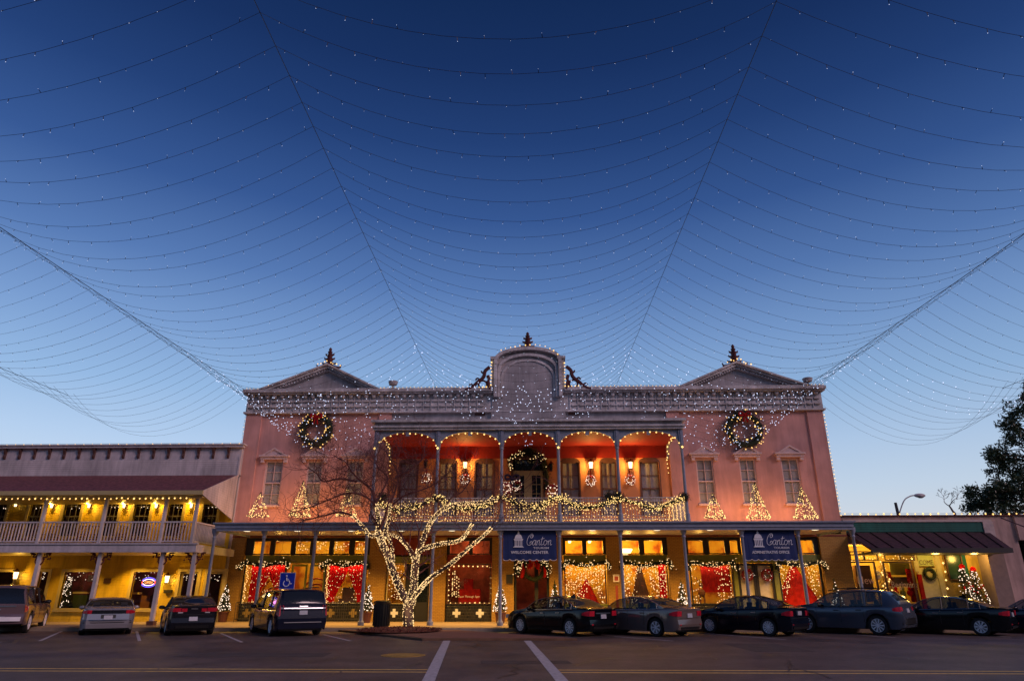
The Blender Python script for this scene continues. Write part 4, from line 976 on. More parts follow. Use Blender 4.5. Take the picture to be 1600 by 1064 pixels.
# ------------------------------------------------------------------ things beyond the roofs
LYd = 52.0
x,z = at(1404,806,LYd); x2,z2_ = at(1440,773.5,LYd); xt,zt3 = at(1399,785,LYd)
sl_ = thing('street_lamp', 'grey cobra-head street lamp rising behind the low shop roof', 'street lamp', (x,LYd,0))
MB().tube([(x-.0,LYd,0),(x,LYd,z),(xt,LYd,zt3)], [.16,.12,.10], 8).build('pole', mat('dark_pole',(.06,.055,.06),.8), sl_)
arm = cat_rom([(x,LYd,z),at(1412,783,LYd)[:1]+(LYd,)+at(1412,783,LYd)[1:],at(1421,775.5,LYd)[:1]+(LYd,)+at(1421,775.5,LYd)[1:],(x2-.5,LYd,z2_)],5)
MB().tube(arm, .045, 6).build('arm', M['grey'], sl_)
hd = MB().ball((0,0,0), .22, 8, .8); hd.v = [(v[0]*2.0+x2-.15, v[1]*.9+LYd, v[2]*.9+z2_-.02) for v in hd.v]; hd.build('lamp_head', M['grey'], sl_, smooth=True)
lens = MB().ball((0,0,0), .15, 8, .7); lens.v = [(v[0]*1.6+x2-.1, v[1]+LYd, v[2]+z2_-.12) for v in lens.v]; lens.build('lens', M['blind'], sl_, smooth=True)
def grow(mb, p, d, L, r, depth, rnd, up=.12, split=2, tips=None, spread=.55, curl=.18, rmin=.006):
    pts = [p.copy()]; rs = [r]; n = 4; q = p.copy(); dd = d.copy()
    for i in range(n):
        dd = (dd + Vector((rnd.gauss(0,curl),rnd.gauss(0,curl),rnd.gauss(0,curl)+up))).normalized(); q = q+dd*(L/n); pts.append(q.copy()); rs.append(max(rmin,r*(1-.38*(i+1)/n)))
    mb.tube(pts, rs, 6 if r > .03 else 3, cap=False)
    if depth <= 0:
        if tips is not None: tips.append((q,dd))
        return
    for k in range(split + (1 if rnd.random() < .4 else 0)):
        nd = (dd + Vector((rnd.gauss(0,spread),rnd.gauss(0,spread),rnd.gauss(0,spread*.7)))).normalized()
        grow(mb, pts[-1] if k < 2 else pts[2], nd, L*rnd.uniform(.62,.86), rs[-1]*rnd.uniform(.6,.8), depth-1, rnd, up, split, tips, spread, curl, rmin)
rnd = random.Random(5)
x,z = at(1493,806,80); tb = MB(); tb.tube([(x,80,0),(x,80,z)], [.3,.22], 8)
grow(tb, Vector((x,80,z)), Vector((0,0,1)), 1.3, .15, 5, rnd, up=.05, spread=.5, rmin=.018)
T(tb, 'bare_tree', mat('pale_grey_bark',(.20,.16,.15),.9), 'small bare tree far behind the low shop roof', 'tree')
# magnolia
MY = 58.0
mg = thing('magnolia_tree', 'tall dense evergreen magnolia rising behind the far right building', 'tree', (AX(1640,806,MY),MY,0))
xm_, zm_ = at(1650,806,MY)
tk = MB().tube([(xm_,MY,0),(xm_,MY,zm_+2),(xm_+.3,MY,zm_+8)], [.5,.4,.15], 10)
lf = MB(); rnd = random.Random(11)
cl = []
for (px,py,r) in ((1600,640,1.5),(1596,672,1.8),(1584,700,1.7),(1576,668,.9),(1567,718,1.3),(1560,712,.5),(1545,713,.55),(1552,716,.5),(1585,735,1.8),(1574,750,1.6),(1592,765,2.0),(1562,768,.9),(1540,770,.8),(1527,768,.6),(1530,778,1.0),(1550,784,1.5),(1570,790,1.8),(1595,800,2.0),(1518,789,.5),(1535,796,1.3),(1560,803,1.5),
                  (1615,610,1.4),(1630,640,2.2),(1630,700,2.6),(1630,760,2.8),(1660,620,2),(1670,680,3),(1670,760,3),(1640,590,1.5),(1700,700,3),(1700,650,2.5)):
    x,z = at(px,py,MY); cl.append((Vector((x,MY+rnd.uniform(-1.2,1.2),z)), r*.9))
for c,r in cl:
    tk.tube([(xm_,MY,c.z-r*1.2),tuple((Vector((xm_,MY,c.z))+c)/2),tuple(c)], [.14,.07,.03], 5)
    for s in range(max(5,int(15*r))):
        d = Vector((rnd.gauss(0,1),rnd.gauss(0,1),rnd.gauss(0,1))).normalized(); q = c+d*r*rnd.uniform(.55,1.02)
        random.seed(rnd.random())
        for k in range(int(42)):
            lf.leaf(q+Vector((rnd.gauss(0,.20),rnd.gauss(0,.20),rnd.gauss(0,.17))), rnd.uniform(.09,.18))
tk.build('trunk', M['bark'], mg); lf.build('crown', M['leafm'], mg)
random.seed(9)
# ------------------------------------------------------------------ sky net of string lights over the street
random.seed(21)
HZ = AZ(611,37.0,683)      # cable height
CX = [-26.6, -16.25, -5.28, 4.9, 15.6, 26.4]
cab_names = ['far left','left corner','left of centre','right of centre','right corner','far right']
for k, x in enumerate(CX):
    pts = []
    xe = x*(1.0 if abs(x) < 20 else 1.02)
    for i in range(21):
        y = 37.3 - i*2.6; pts.append((xe+(x-xe)*min(1,i/10), y, HZ-.35*math.sin(math.pi*min(1,i/20))*(1 if abs(x)>10 else .15)))
    T(MB().tube(pts, .008 if 1<k<4 else .013, 4), 'support_cable', M['wire'], f'taut dark overhead cable over the street, the {cab_names[k]} one', 'cable', 'overhead support cables')
ORD = ['first','second','third','fourth','fifth','sixth','seventh','eighth','ninth','tenth']
def ordn(n):
    t = {1:'st',2:'nd',3:'rd'}.get(n%10 if n%100 not in (11,12,13) else 0,'th'); return f'{n}{t}'
rows = [10.03-.87*k for k in range(4,0,-1)] + [10.03+.87*k for k in range(0,32)]
rows = [y for y in rows if y < 37.1]
ledm = M['cool']
for ri, Y in enumerate(reversed(rows)):
    q = ((Y-10)/26)**2; wires = MB(); bl = MB()
    segs = list(zip(CX[:-1], CX[1:]))
    for si,(a,b) in enumerate(segs):
        mid = si == 2; edge = si in (0,4)
        sag = (1.65+.95*q if mid else 2.0+.8*q) + (-.55 if si == 0 else .15 if edge else 0)
        sag *= random.uniform(.96,1.04)*(1+.10*max(0,Y-32)/4); n = 16
        skew = {1:.10,3:-.10,0:.05,4:-.05}.get(si,0)
        def pt(t):
            tt = t
            ho = -.35*math.sin(math.pi*min(1,(37.3-Y)/52)); hi_ = ho*.15; hz = hi_ if mid else ho+(hi_-ho)*t if si == 1 else hi_+(ho-hi_)*t if si == 3 else ho
            f = 4*tt*(1-tt)*(1+skew*(1-2*tt)*1.2)
            return Vector((a+(b-a)*t, Y+random.uniform(-.003,.003), HZ-sag*f+hz))
        ys = [pt(i/n) for i in range(n+1)]
        ys[0].z = HZ+ (ys[0].z-HZ); wires.tube(ys, .0045 if Y < 24 else .006, 3, cap=False)
        m = int((b-a)/.50); off = random.random()
        for j in range(m):
            t = (j+off*.9+random.uniform(-.12,.12))/m
            if not 0 <= t <= 1: continue
            p = pt(t); d = Vector((random.gauss(0,.25),random.gauss(0,.6),random.choice((-1,-1,-1,.8)))).normalized()*.075
            if edge and Y > (27 if si == 0 else 32): continue
            wires.tube([p, p+d*.8], .007, 3, cap=False); bl.bulb(p+d*1.05, random.uniform(.6,1.2)*(.007 if Y < 16 else .010 if Y < 24 else .013 if Y < 29 else .024))
        if si in (1,2,3) and Y > 29:      # extra lights where strands are doubled near the building
            for j in range(int(m*.9)):
                t = min(1,max(0,random.gauss(.5,.24))); p = pt(t); bl.bulb(p+Vector((0,random.uniform(-.3,.3),random.uniform(-.25,.1))), .023)
    t = thing('light_strand', f'{ordn(ri+1)} sagging strand of tiny white bulbs counting out from the pink building', 'string lights', (0,Y,HZ-1), 0, 'strands of the overhead light net')
    wires.build('cord', M['wire'], t); bl.build('bulbs', ledm if Y < 29 else M['coolb'], t, kind='stuff')

# ------------------------------------------------------------------ the light-wrapped tree
rnd = random.Random(42)
TY = 31.0
def tp(px, py, dy=0): x, z = at(px, py, TY+dy); return Vector((x, TY+dy, z))
limbs = [
 ([(638,985,0),(637.5,968,0),(638,950,0),(640,937,0)], .27, .24),
 ([(638,945,0),(628,925,-.1),(616,897,-.2),(606,868,-.3),(596,846,-.3),(590,830,-.3)], .19, .14),
 ([(590,830,-.3),(592,815,-.4),(590,800,-.5),(588,786,-.6)], .11, .06),
 ([(598,845,-.3),(603,828,-.1),(608,808,0),(610,787,.1)], .10, .05),
 ([(614,880,-.25),(613,860,-.1),(609,845,0),(602,836,.1)], .07, .05),
 ([(594,836,-.3),(578,836,-.5),(570,826,-.6),(558,812,-.8),(550,805,-.9)], .08, .03),
 ([(642,945,0),(646,918,.1),(648,893,.1),(650,870,.1)], .20, .16),
 ([(650,872,.1),(658,850,.2),(667,828,.3),(677,810,.4),(694,794,.5),(716,787,.6),(745,785,.7),(778,781,.8)], .13, .05),
 ([(648,876,.1),(640,858,.3),(630,846,.4),(620,838,.5),(606,834,.5)], .09, .05),
 ([(652,866,.1),(662,857,-.2),(690,849,-.5),(716,845,-.7),(729,833,-.8),(738,818,-.9)], .10, .05),
 ([(644,935,0),(655,922,-.2),(664,911,-.3),(676,900,-.5),(702,882,-.8),(730,858,-1.1),(754,838,-1.3),(768,824,-1.4)], .11, .045),
 ([(668,828,.3),(672,820,.1),(676,812,0)], .06, .04),
]
tree = thing('light_wrapped_tree', 'bare street tree with trunk and limbs wrapped in warm white lights on the brick corner', 'tree', tuple(tp(638,985)))
tb = MB(); lb = MB(); ends = []
for pts, r0_, r1_ in limbs:
    r0_ *= .80; r1_ *= .80
    P = cat_rom([tp(*p) for p in pts], 5); n = len(P)
    rs = [r0_+(r1_-r0_)*i/(n-1) for i in range(n)]
    tb.tube(P, rs, 9); ends.append((P[-1], (P[-1]-P[-3]).normalized(), r1_, P))
    L = sum((P[i+1]-P[i]).length for i in range(n-1))
    dens = int(L*(135 if r0_ > .12 else 100 if r0_ > .064 else 76))
    for k in range(dens):
        t = rnd.random()*(n-1); i = min(n-2,int(t)); f = t-i; c = P[i]+(P[i+1]-P[i])*f; rr = (rs[i]+(rs[i+1]-rs[i])*f)
        d = (P[i+1]-P[i]).normalized(); a = d.orthogonal().normalized(); b = d.cross(a); an = rnd.uniform(0,6.283)
        lb.bulb(c+(a*math.cos(an)+b*math.sin(an))*(rr+.025), rnd.uniform(.015,.024))
tb.build('trunk', M['bark'], tree, smooth=True)
tw = MB()
for (P, d, r, full) in ends[1:]:
    if r > .13: continue
    for k in range(3):
        nd = (d+Vector((rnd.gauss(0,.4),rnd.gauss(0,.3),rnd.gauss(.15,.3)))).normalized()
        grow(tw, P, nd, rnd.uniform(.8,1.3), r*.5, 3, rnd, up=.05, spread=.5, curl=.16, rmin=.007)
    for k in range(5):
        q = full[rnd.randrange(len(full)//3, len(full))]
        nd = Vector((rnd.gauss(0,.8),rnd.gauss(0,.4),rnd.uniform(.1,1))).normalized()
        grow(tw, q, nd, rnd.uniform(.5,.9), r*.35, 2, rnd, up=.08, spread=.55, curl=.16, rmin=.007)
# long bare crown branches over the facade
for path in ([(588,786,-.6),(580,765,-.7),(562,750,-.8),(548,735,-.9),(540,722,-1),(522,712,-1)], [(588,790,-.6),(570,775,-.9),(545,770,-1.1),(520,778,-1.2),(490,790,-1.3),(450,803,-1.4)],
             [(610,787,.1),(618,765,.2),(622,740,.3),(612,722,.3),(600,700,.4)], [(612,790,.1),(630,775,0),(650,768,0),(672,760,.2),(690,748,.3),(705,735,.4)],
             [(550,805,-.9),(530,800,-1),(505,806,-1),(480,812,-1.1),(462,818,-1.2)], [(588,786,-.6),(600,762,-.5),(606,745,-.4),(590,730,-.5),(585,712,-.5)],
             [(558,752,-.8),(530,748,-.9),(505,752,-1),(495,740,-1.1),(480,730,-1.1)], [(694,794,.5),(705,778,.6),(722,768,.7),(735,750,.8)], [(620,745,.3),(640,735,.3),(655,722,.4),(668,708,.4)]):
    P = cat_rom([tp(*p) for p in path], 4); n = len(P); tw.tube(P, [.05-.034*i/(n-1) for i in range(n)], 6)
    for i in range(3, n, 2):
        for k in range(3):
            nd = ((P[min(i+1,n-1)]-P[i-1]).normalized()*.5+Vector((rnd.gauss(0,.8),rnd.gauss(0,.35),rnd.gauss(.1,.7)))).normalized()
            grow(tw, P[i], nd, rnd.uniform(.5,.9), .017, 3, rnd, up=.04, spread=.6, curl=.24, rmin=.005)
tw.build('branches', mat('dark_twig_bark',(.12,.042,.040),.9), tree)
lb.build('wrapped_lights', M['warm2'], tree, kind='stuff')
for px, py, e in ((638,955,8),(605,870,5),(650,890,5),(690,800,4),(720,860,3)):
    p = tp(px,py); point('tree_glow', (p.x,p.y-.45,p.z), e, (1,.68,.36), .25)
mx_, my_ = G(617,988,.12)
ml = MB(); n = 26
prof = [(mx_+1.35*math.cos(2*math.pi*i/n)*rnd.uniform(.94,1.05)*1.25, my_+.6+1.9*math.sin(2*math.pi*i/n)*rnd.uniform(.95,1.05)) for i in range(n)]
pb = tp(638,985); cxm, cym = (pb.x-.2), pb.y-1.0
prof = [(cxm+1.7*math.cos(2*math.pi*i/n)*rnd.uniform(.93,1.06), cym+1.7*math.sin(2*math.pi*i/n)*rnd.uniform(.93,1.06)) for i in range(n)]
ml.add([(a,b,.127) for a,b in prof]+[(cxm+(a-cxm)*.6,cym+(b-cym)*.6,.22) for a,b in prof]+[(cxm,cym,.24)], [(i,(i+1)%n,(i+1)%n+n,i+n) for i in range(n)]+[(i+n,(i+1)%n+n,2*n) for i in range(n)])
for k in range(900):
    a = rnd.uniform(0,6.28); r = 1.8*math.sqrt(rnd.random()); ml.leaf((cxm+r*math.cos(a),cym+r*math.sin(a),.15+.1*(1-r/1.8)+rnd.uniform(0,.03)), rnd.uniform(.03,.06))
ml.build('mulch_bed', M['mulch'], **S)

# ------------------------------------------------------------------ wreaths, garlands and trees
def fir_ring(mb, lb, R_, r, n, nl, lr, y0=0, rnd=random, front=True):
    for k in range(n):
        a = rnd.uniform(0,6.283); b = rnd.uniform(0,6.283); q = r*math.sqrt(rnd.random())
        mb.needle(((R_+q*math.cos(b))*math.cos(a), y0+q*math.sin(b), (R_+q*math.cos(b))*math.sin(a)), r*.55, r*.07)
    for k in range(nl):
        a = rnd.uniform(0,6.283); b = rnd.uniform(3.3,6.1); q = r*1.02
        lb.bulb(((R_+q*math.cos(b))*math.cos(a), y0+q*math.sin(b), (R_+q*math.cos(b))*math.sin(a)), lr*rnd.uniform(.75,1.2))
def bow(s, y=-.05, tails=True):
    mb = MB()
    for sg in (-1,1):
        mb.tube(cat_rom([(0,y,0),(sg*.35*s,y-.05*s,.28*s),(sg*.62*s,y-.08*s,.16*s),(sg*.5*s,y-.05*s,-.1*s),(0,y,-.02*s)],4), [.05*s]+[.11*s]*15+[.05*s], 6)
        if tails: mb.tube([(0,y,0),(sg*.14*s,y-.04*s,-.4*s),(sg*.24*s,y-.03*s,-.85*s)], [.05*s,.09*s,.10*s], 5)
    return mb.ball((0,y-.06*s,0), .12*s, 6)
def wreath(x, y, z, R_, r, nl, lr, label, grp, m=M['warm2'], bowpos=.9, bs=.6, nd=1300, name='wreath', green=None):
    t = thing(name, label, 'wreath', (x,y,z), 0, grp)
    mb = MB(); lb = MB(); mb.tube([(R_*math.cos(i*.2618),0,R_*math.sin(i*.2618)) for i in range(25)], r*.55, 7, cap=False)
    fir_ring(mb, lb, R_, r, nd, nl, lr)
    lpart(mb, 'greenery', green or M['wreath'], t); lpart(lb, 'lights', m, t, kind='stuff')
    if bs:
        b = bow(bs*.85, -r-.02); b.v = [(v[0],v[1],v[2]+R_*bowpos) for v in b.v]; lpart(b, 'bow', M['ribbon'], t)
    return t
px2m = lambda n, Y: n/FPX*Y/1.0
x,z = at(494.5,672,FW-.32); wreath(x,FW-.32,z,.80,.29,58,.034,'giant green lit wreath with red bow on the left wing under the pediment','giant wall wreaths',m=M['warm'])
x,z = at(1163.5,671,FW-.32); wreath(x,FW-.32,z,.88,.30,66,.034,'giant green lit wreath with red bow on the right wing under the pediment','giant wall wreaths',m=M['warm'])
redgreen = mat('red_berry_wreath', (.22,.015,.015), .7, vary=.5, scale=20)
lam_n = ['left of the balcony door, under an unlit lantern','left of the balcony door, hanging from the glowing lantern','right of the balcony door, hanging from the first glowing lantern','near the right end of the balcony, hanging from the glowing lantern']
for k,(px,py,lp,lit) in enumerate(((666,748,727,False),(727,749,728,True),(923,751,728,True),(984.5,750,728,True))):
    x,z = at(px,py,FW-.16)
    wreath(x,FW-.16,z,.22,.085,46,.024,'small lit red wreath '+lam_n[k],'small balcony wreaths', m=M['pinkb'], bs=.22, nd=420, green=redgreen)
    x2_,zl_ = at(px,lp,FW)
    T(MB().box(x-.03,x+.03,FW-.12,FW-.10,z+.28,zl_-.22), 'ribbon', M['ribbon'], 'red ribbon holding small wreath '+lam_n[k].split(',')[0]+[' at far left',' by the lantern',' by the lantern',' by the last window'][k], 'ribbon')
    lantern(x2_, FW, zl_, ('glowing' if lit else 'unlit')+' lantern above the wreath '+lam_n[k].split(',')[0]+[' on the left',' beside the middle windows',' beside the middle windows',' near the last window'][k], 200, 1.4, grp='lanterns on the balcony wall', lit=lit, col=(1,.50,.12))
lantern(AX(861,731,FW), FW, AZ(731,FW,861), 'unlit dark lantern just right of the balcony door', 0, 1.4, lit=False, grp='lanterns on the balcony wall')
# wreaths on easels / posts beside the balcony door
for px,py,lb_ in ((791,763,'lit red wreath tied to the balcony post left of the door'),(807.5,758,'small lit wreath hung low on the left jamb of the balcony door'),(863,766,'lit red wreath tied to the rail right of the balcony door')):
    Yw = BY+.2 if px != 807.5 else FW-.2
    x,z = at(px,py,Yw); wreath(x,Yw,z,.24,.10,40,.024,lb_,None,m=M['pinkb'],bs=.2,nd=350,green=redgreen)
# big garland round the balcony door
random.seed(31)
def garland(path, r, dens, ldens, lr, lm, label, name='garland', grp=None, green=None, ndl=.6, core=True, seed=None, sp=0.0, light_from=0.0, light_to=1.0):
    rn = random.Random(seed or len(label)*7+int(path[0][0]*10)); P = cat_rom(path,6); n = len(P)
    b = P[0]; t = thing(name, label, 'garland', (b.x,b.y,b.z), 0, grp); P = [p-b for p in P]
    L = sum((P[i+1]-P[i]).length for i in range(n-1)); mb = MB(); lb = MB()
    if core: mb.tube(P, r*.55, 6)
    for k in range(int(L*dens)):
        u = rn.random()*(n-1); i = min(n-2,int(u)); c = P[i]+(P[i+1]-P[i])*(u-i)
        mb.needle(c+Vector((rn.gauss(0,r*.5),rn.gauss(0,r*.5),rn.gauss(0,r*.55))), r*ndl*1.2, r*.09)
    for k in range(int(L*ldens)):
        u = (light_from+(light_to-light_from)*rn.random())*(n-1); i = min(n-2,int(u)); c = P[i]+(P[i+1]-P[i])*(u-i)
        lb.bulb(c+Vector((rn.gauss(0,r*.8+sp),-r*.9+rn.gauss(0,r*.2),rn.gauss(0,r*.8+sp))), lr*rn.uniform(.75,1.15))
    lpart(mb, 'greenery', green or M['wreath'], t)
    if lb.v: lpart(lb, 'lights', lm, t, kind='stuff')
    return t
q = lambda px,py,Y: (AX(px,py,Y),Y,AZ(py,Y,px))
garland([q(797,733,FW-.2),q(796,718,FW-.2),q(803,712,FW-.2),q(817,709,FW-.2)], .13, 500, 22, .028, M['warm2'], 'lit fir garland at the upper left of the balcony door')
garland([q(832,713,FW-.2),q(842,712,FW-.2),q(850,718,FW-.2),q(852,728,FW-.2)], .13, 500, 16, .028, M['warm2'], 'lit fir garland at the upper right of the balcony door')
garland([q(817,708,FW-.22),q(825,704,FW-.22),q(834,708,FW-.22),q(846,716,FW-.2),q(853,740,FW-.2),q(855,765,FW-.2)], .20, 600, 0, .03, M['warm2'], 'dark unlit fir garland over and down the right side of the balcony door')
b = bow(.62); b.v = [(v[0]+AX(800,750,FW-.2),v[1]+FW-.2,v[2]+AZ(748,FW,800)) for v in b.v]
T(b, 'bow', mat('navy_bow',(.02,.02,.09),.6), 'dark blue bow on the left jamb of the balcony door', 'bow')
# balcony rail swags
gold_l = emis('golden_bulb', (1.0,.64,.22), 2.4)
sw = [[(591,784),(603,792),(618,797),(636,794),(655,790)], [(650,793),(668,784),(684,775),(697,784),(700,790),(722,794),(738,793),(755,790),(770,783),(783,776)],
      [(786,776),(800,782),(818,789),(838,792),(851,788),(862,779),(873,776)], [(873,776),(886,782),(900,790),(920,793),(938,789),(955,783),(963,780)], [(966,780),(984,783),(1003,788),(1020,794),(1034,792),(1050,785),(1066,779)]]
swn = ['at the far left bay','at the second bay from the left','in front of the balcony door','at the second bay from the right','at the far right bay']
for k, pts in enumerate(sw): garland([q(a,b_,BY-.12) for a,b_ in pts], .13, 520, 58, .023, gold_l, 'golden lit fir swag on the balcony railing '+swn[k], 'railing_garland', 'swags along the balcony railing', sp=.015)
for px,py,rr in ((597,777,.30),(952,776,.30),(966,776,.30),(1069,776,.26),(684,778,.18)):
    mb = MB(); c = q(px,py,BY-.1)
    for k in range(600): d_ = Vector((random.gauss(0,1),random.gauss(0,.6),random.gauss(0,.8)))*rr*.45; mb.needle(Vector(c)+d_, .13, .016)
    T(mb, 'fir_bunch', M['wreath'], {597:'dark fir bunch at the left end of the balcony rail',952:'dark fir bunch on the rail left of the fifth balcony post',966:'dark fir bunch tied on the fifth balcony post',1069:'dark fir bunch at the right end of the balcony rail',684:'small fir bunch on the second balcony post'}[px], 'greenery')
# net lights on the railing
for i in range(5):
    mb = MB(); a, b_ = bpx[i]+.1, bpx[i+1]-.1; nn = int((b_-a)/.15)
    for j in range(nn):
        for kz in range(6):
            if random.random() < .22: continue
            mb.bulb((a+(j+.5)*(b_-a)/nn+random.gauss(0,.03), BY-.05, bz0-.03+kz*.16+random.gauss(0,.03)), .023)
    for j in range(int((b_-a)/.13)): mb.bulb((a+j*.13, BY-.06, bz0-.02+random.gauss(0,.02)), .022)
    if i == 4:
        for c in range(5):
            for kz in range(24): mb.bulb((b_-.05-c*.19+random.gauss(0,.015), BY-.06, bz0+kz*.042), .02)
    T(mb, 'net_lights', M['warm'], 'tiny warm net lights on the balcony railing '+swn[i], 'string lights', 'net lights on the railing')
# arch bulbs
for i in range(5):
    a, b_ = bpx[i]+.10, bpx[i+1]-.10; c = (a+b_)/2; hw = (b_-a)/2
    pts = [(c+hw*math.cos(math.pi*(1-k/24)), BY-.12, bzs+.02+(bzt-.12-bzs-.03)*(math.sin(math.pi*k/24)**.8)) for k in range(25)]
    bulbs_line(pts, .33, .044, 'string_light', M['warm'], 'warm round bulbs along the balcony arch '+['at the far left','second from the left','in the middle','second from the right','at the far right'][i], 'string lights', .01, 'bulbs on the balcony arches', wire=False)
mb = MB()
for x in (bpx[0]-.04,bpx[1],bpx[3],bpx[-1]): mb.bulb((x,BY-.2,bzs-.05), .07)
T(mb, 'string_light', M['warm'], 'four larger warm bulbs on the balcony post capitals', 'string lights')
for x, s in ((bpx[0]+.1,1),(bpx[-1]-.1,-1)):
    bulbs_line([(x,BY+.2,bzs+.4),(x,BY+1,bzs+.75),(x,BY+1.9,bzs+.85),(x,BY+2.9,bzs+.6),(x,BY+3.3,bzs-.1),(x,BY+3.4,bzs-.7)], .2, .04, 'string_light', M['warm'], 'warm bulbs along the side arch at the '+('left' if s>0 else 'right')+' end of the balcony', 'string lights', .03, wire=False)
# rope of bulbs on roof edges
tiny = emis('amber_tiny_bulb', (1.0,.60,.22), 1.8)
Zl = Zco+.12; YL = FW-.52
bulbs_line([(XL-.3,YL,Zl),(AX(412,611,FW),YL,Zl),(pL[0],YL,pL[1]+.05),(AX(592,611,FW),YL,Zl),(gx0-.9,YL,Zl)], .22, .025, 'string_light', tiny, 'tiny amber bulbs along the left half of the roof line and over its pediment', 'string lights', .01)
bulbs_line([(gx1+.9,YL,Zl),(AX(1062,611,FW),YL,Zl),(pR[0],YL,pR[1]+.05),(AX(1257,609,FW),YL,Zl),(XR+.3,YL,Zl)], .22, .025, 'string_light', tiny, 'tiny amber bulbs along the right half of the roof line and over its pediment', 'string lights', .01)
bulbs_line([(xc-xw-.9,YL,Zl),(xc-xw-.02,YL,Zl),(xc-xw-.02,YL,gsh-.1)], .2, .045, 'string_light', M['warm'], 'warm bulbs on the left scroll of the central gable', 'string lights', .01)
bulbs_line([(xc+xw+.02,YL,gsh-.1),(xc+xw+.02,YL,Zl),(xc+xw+.9,YL,Zl)], .2, .045, 'string_light', M['warm'], 'warm bulbs on the right scroll of the central gable', 'string lights', .01)
bulbs_line([(xc+1.8*math.cos(math.pi*(1-k/12)*.9+.15), YL, gsh+.15+(gap-gsh)*math.sin(math.pi*(1-k/12)*.9+.15)) for k in range(13)], .3, .04, 'string_light', M['warm'], 'warm bulbs over the rounded top of the central gable', 'string lights', .02)
bulbs_line([(pL[0]-.7,FW-.6,pL[1]-.12),(pL[0],FW-.6,pL[1]+.2),(pL[0]+.8,FW-.6,pL[1]-.15)], .2, .045, 'string_light', M['warm'], 'cluster of warm bulbs at the foot of the left finial', 'string lights', .03)
bulbs_line([(pR[0]-.7,FW-.6,pR[1]-.12),(pR[0],FW-.6,pR[1]+.2),(pR[0]+.8,FW-.6,pR[1]-.15)], .2, .045, 'string_light', M['warm'], 'cluster of warm bulbs at the foot of the right finial', 'string lights', .03)
bulbs_line([(XR+.10,FW-.12,Zfb-.1),(XR+.10,FW-.12,zc+.2)], .20, .036, 'string_light', tiny, 'vertical row of amber bulbs down the right corner of the pink building', 'string lights', .012)
bulbs_line([(XL-.10,FW-.12,Zfb-.1),(XL-.10,FW-.12,zc+1.5)], .24, .022, 'string_light', tiny, 'faint vertical row of amber bulbs down the left corner of the pink building', 'string lights', .012)
# cone trees of lights on the canopy
CTY = 35.4
def cone_tree(px0, px1, pyt, pyb, n, label):
    x0, zb = at(px0, pyb, CTY); x1 = AX(px1, pyb, CTY); zt_ = AZ(pyt, CTY, (px0+px1)/2); xc_ = (x0+x1)/2; rr = (x1-x0)/2; h = zt_-zb
    t = thing('cone_light_tree', label, 'light tree', (xc_,CTY,zb-.25), 0, 'cone light trees on the canopy roof')
    f = MB()
    for k in range(6): a = k*math.pi/3+.3; f.tube([(rr*math.cos(a),rr*math.sin(a)*.8,.25),(0,0,h+.25)], .012, 4)
    f.tube([(rr*math.cos(i*math.pi/12),rr*.8*math.sin(i*math.pi/12),.25) for i in range(25)], .014, 4, cap=False).tube([(rr*.7,0,.25),(rr*.7,0,.0)],.012,4).tube([(-rr*.7,0,.25),(-rr*.7,0,.0)],.012,4)
    lpart(f, 'frame', M['wire'], t)
    lb = MB()
    for k in range(int(n*.72)):
        u = random.random(); z_ = h*(1-math.sqrt(u)); a = random.choice(range(6))*math.pi/3+.3+random.gauss(0,.22) if random.random()<.6 else random.uniform(0,6.28); r_ = rr*(1-z_/h)+random.gauss(0,.015)
        lb.bulb((r_*math.cos(a), r_*.8*math.sin(a), z_+.25), random.uniform(.018,.026))
    for k in range(int(n*.22)): a = random.uniform(0,6.28); lb.bulb((rr*1.03*math.cos(a), rr*.8*math.sin(a), .25+random.gauss(0,.03)), .025)
    lpart(lb, 'lights', gold_l, t, kind='stuff')
    point('cone_tree_glow', (xc_, CTY+1.3, zb+h*.25), 26+32*h/2, (1,.42,.07), .3)
cone_tree(387,419,768,806,150,'short wide cone tree of golden lights, leftmost on the canopy roof')
cone_tree(453,484,750,805,300,'tall cone tree of golden lights second from the left on the canopy roof')
cone_tree(526,556,760,805,170,'cone tree of golden lights behind the bare branches at the left wing')
cone_tree(1101,1133,770,808,170,'short cone tree of golden lights, left one of three on the right wing canopy')
cone_tree(1168,1203,753,808,260,'tallest cone tree of golden lights, middle of three on the right wing canopy')
cone_tree(1241,1277,760,808,240,'cone tree of golden lights at the right end of the canopy')
# ------------------------------------------------------------------ awning signs
C_strokes = {  # hand-written word, unit height
 'C': [[(.62,.92),(.60,1.10),(.48,1.18),(.36,1.02),(.40,.86),(.56,.88),(.66,1.05),(.60,1.24),(.42,1.30),(.16,1.05),(.02,.60),(.08,.18),(.30,.0),(.52,.08),(.66,.28),(.60,.44),(.44,.38),(.40,.20)]],
 'a': [[(.38,.50),(.22,.58),(.06,.40),(.04,.14),(.16,.02),(.32,.18),(.40,.56),(.36,.16),(.44,.02),(.56,.12)]],
 'n': [[(.0,.56),(.06,.0)],[(.04,.30),(.18,.54),(.30,.56),(.32,.36),(.30,.12),(.38,.02),(.50,.12)]],
 't': [[(.14,.98),(.06,.30),(.10,.04),(.22,.04),(.32,.14)],[(-.06,.70),(.36,.80)]],
 'o': [[(.30,.52),(.14,.56),(.02,.34),(.06,.08),(.22,.02),(.38,.22),(.36,.46),(.28,.54),(.40,.42),(.54,.46)]],
}
def script_word(mb, x, y, z, h, r):
    cur = 0
    for ch, adv in (('C',.70),('a',.52),('n',.48),('t',.36),('o',.52),('n',.5)):
        for st_ in C_strokes[ch]:
            P = cat_rom([(x+(cur+a+b*.18)*h, y, z+b*h) for a,b in st_], 4); mb.tube(P, r, 5)
        cur += adv
    return cur*h
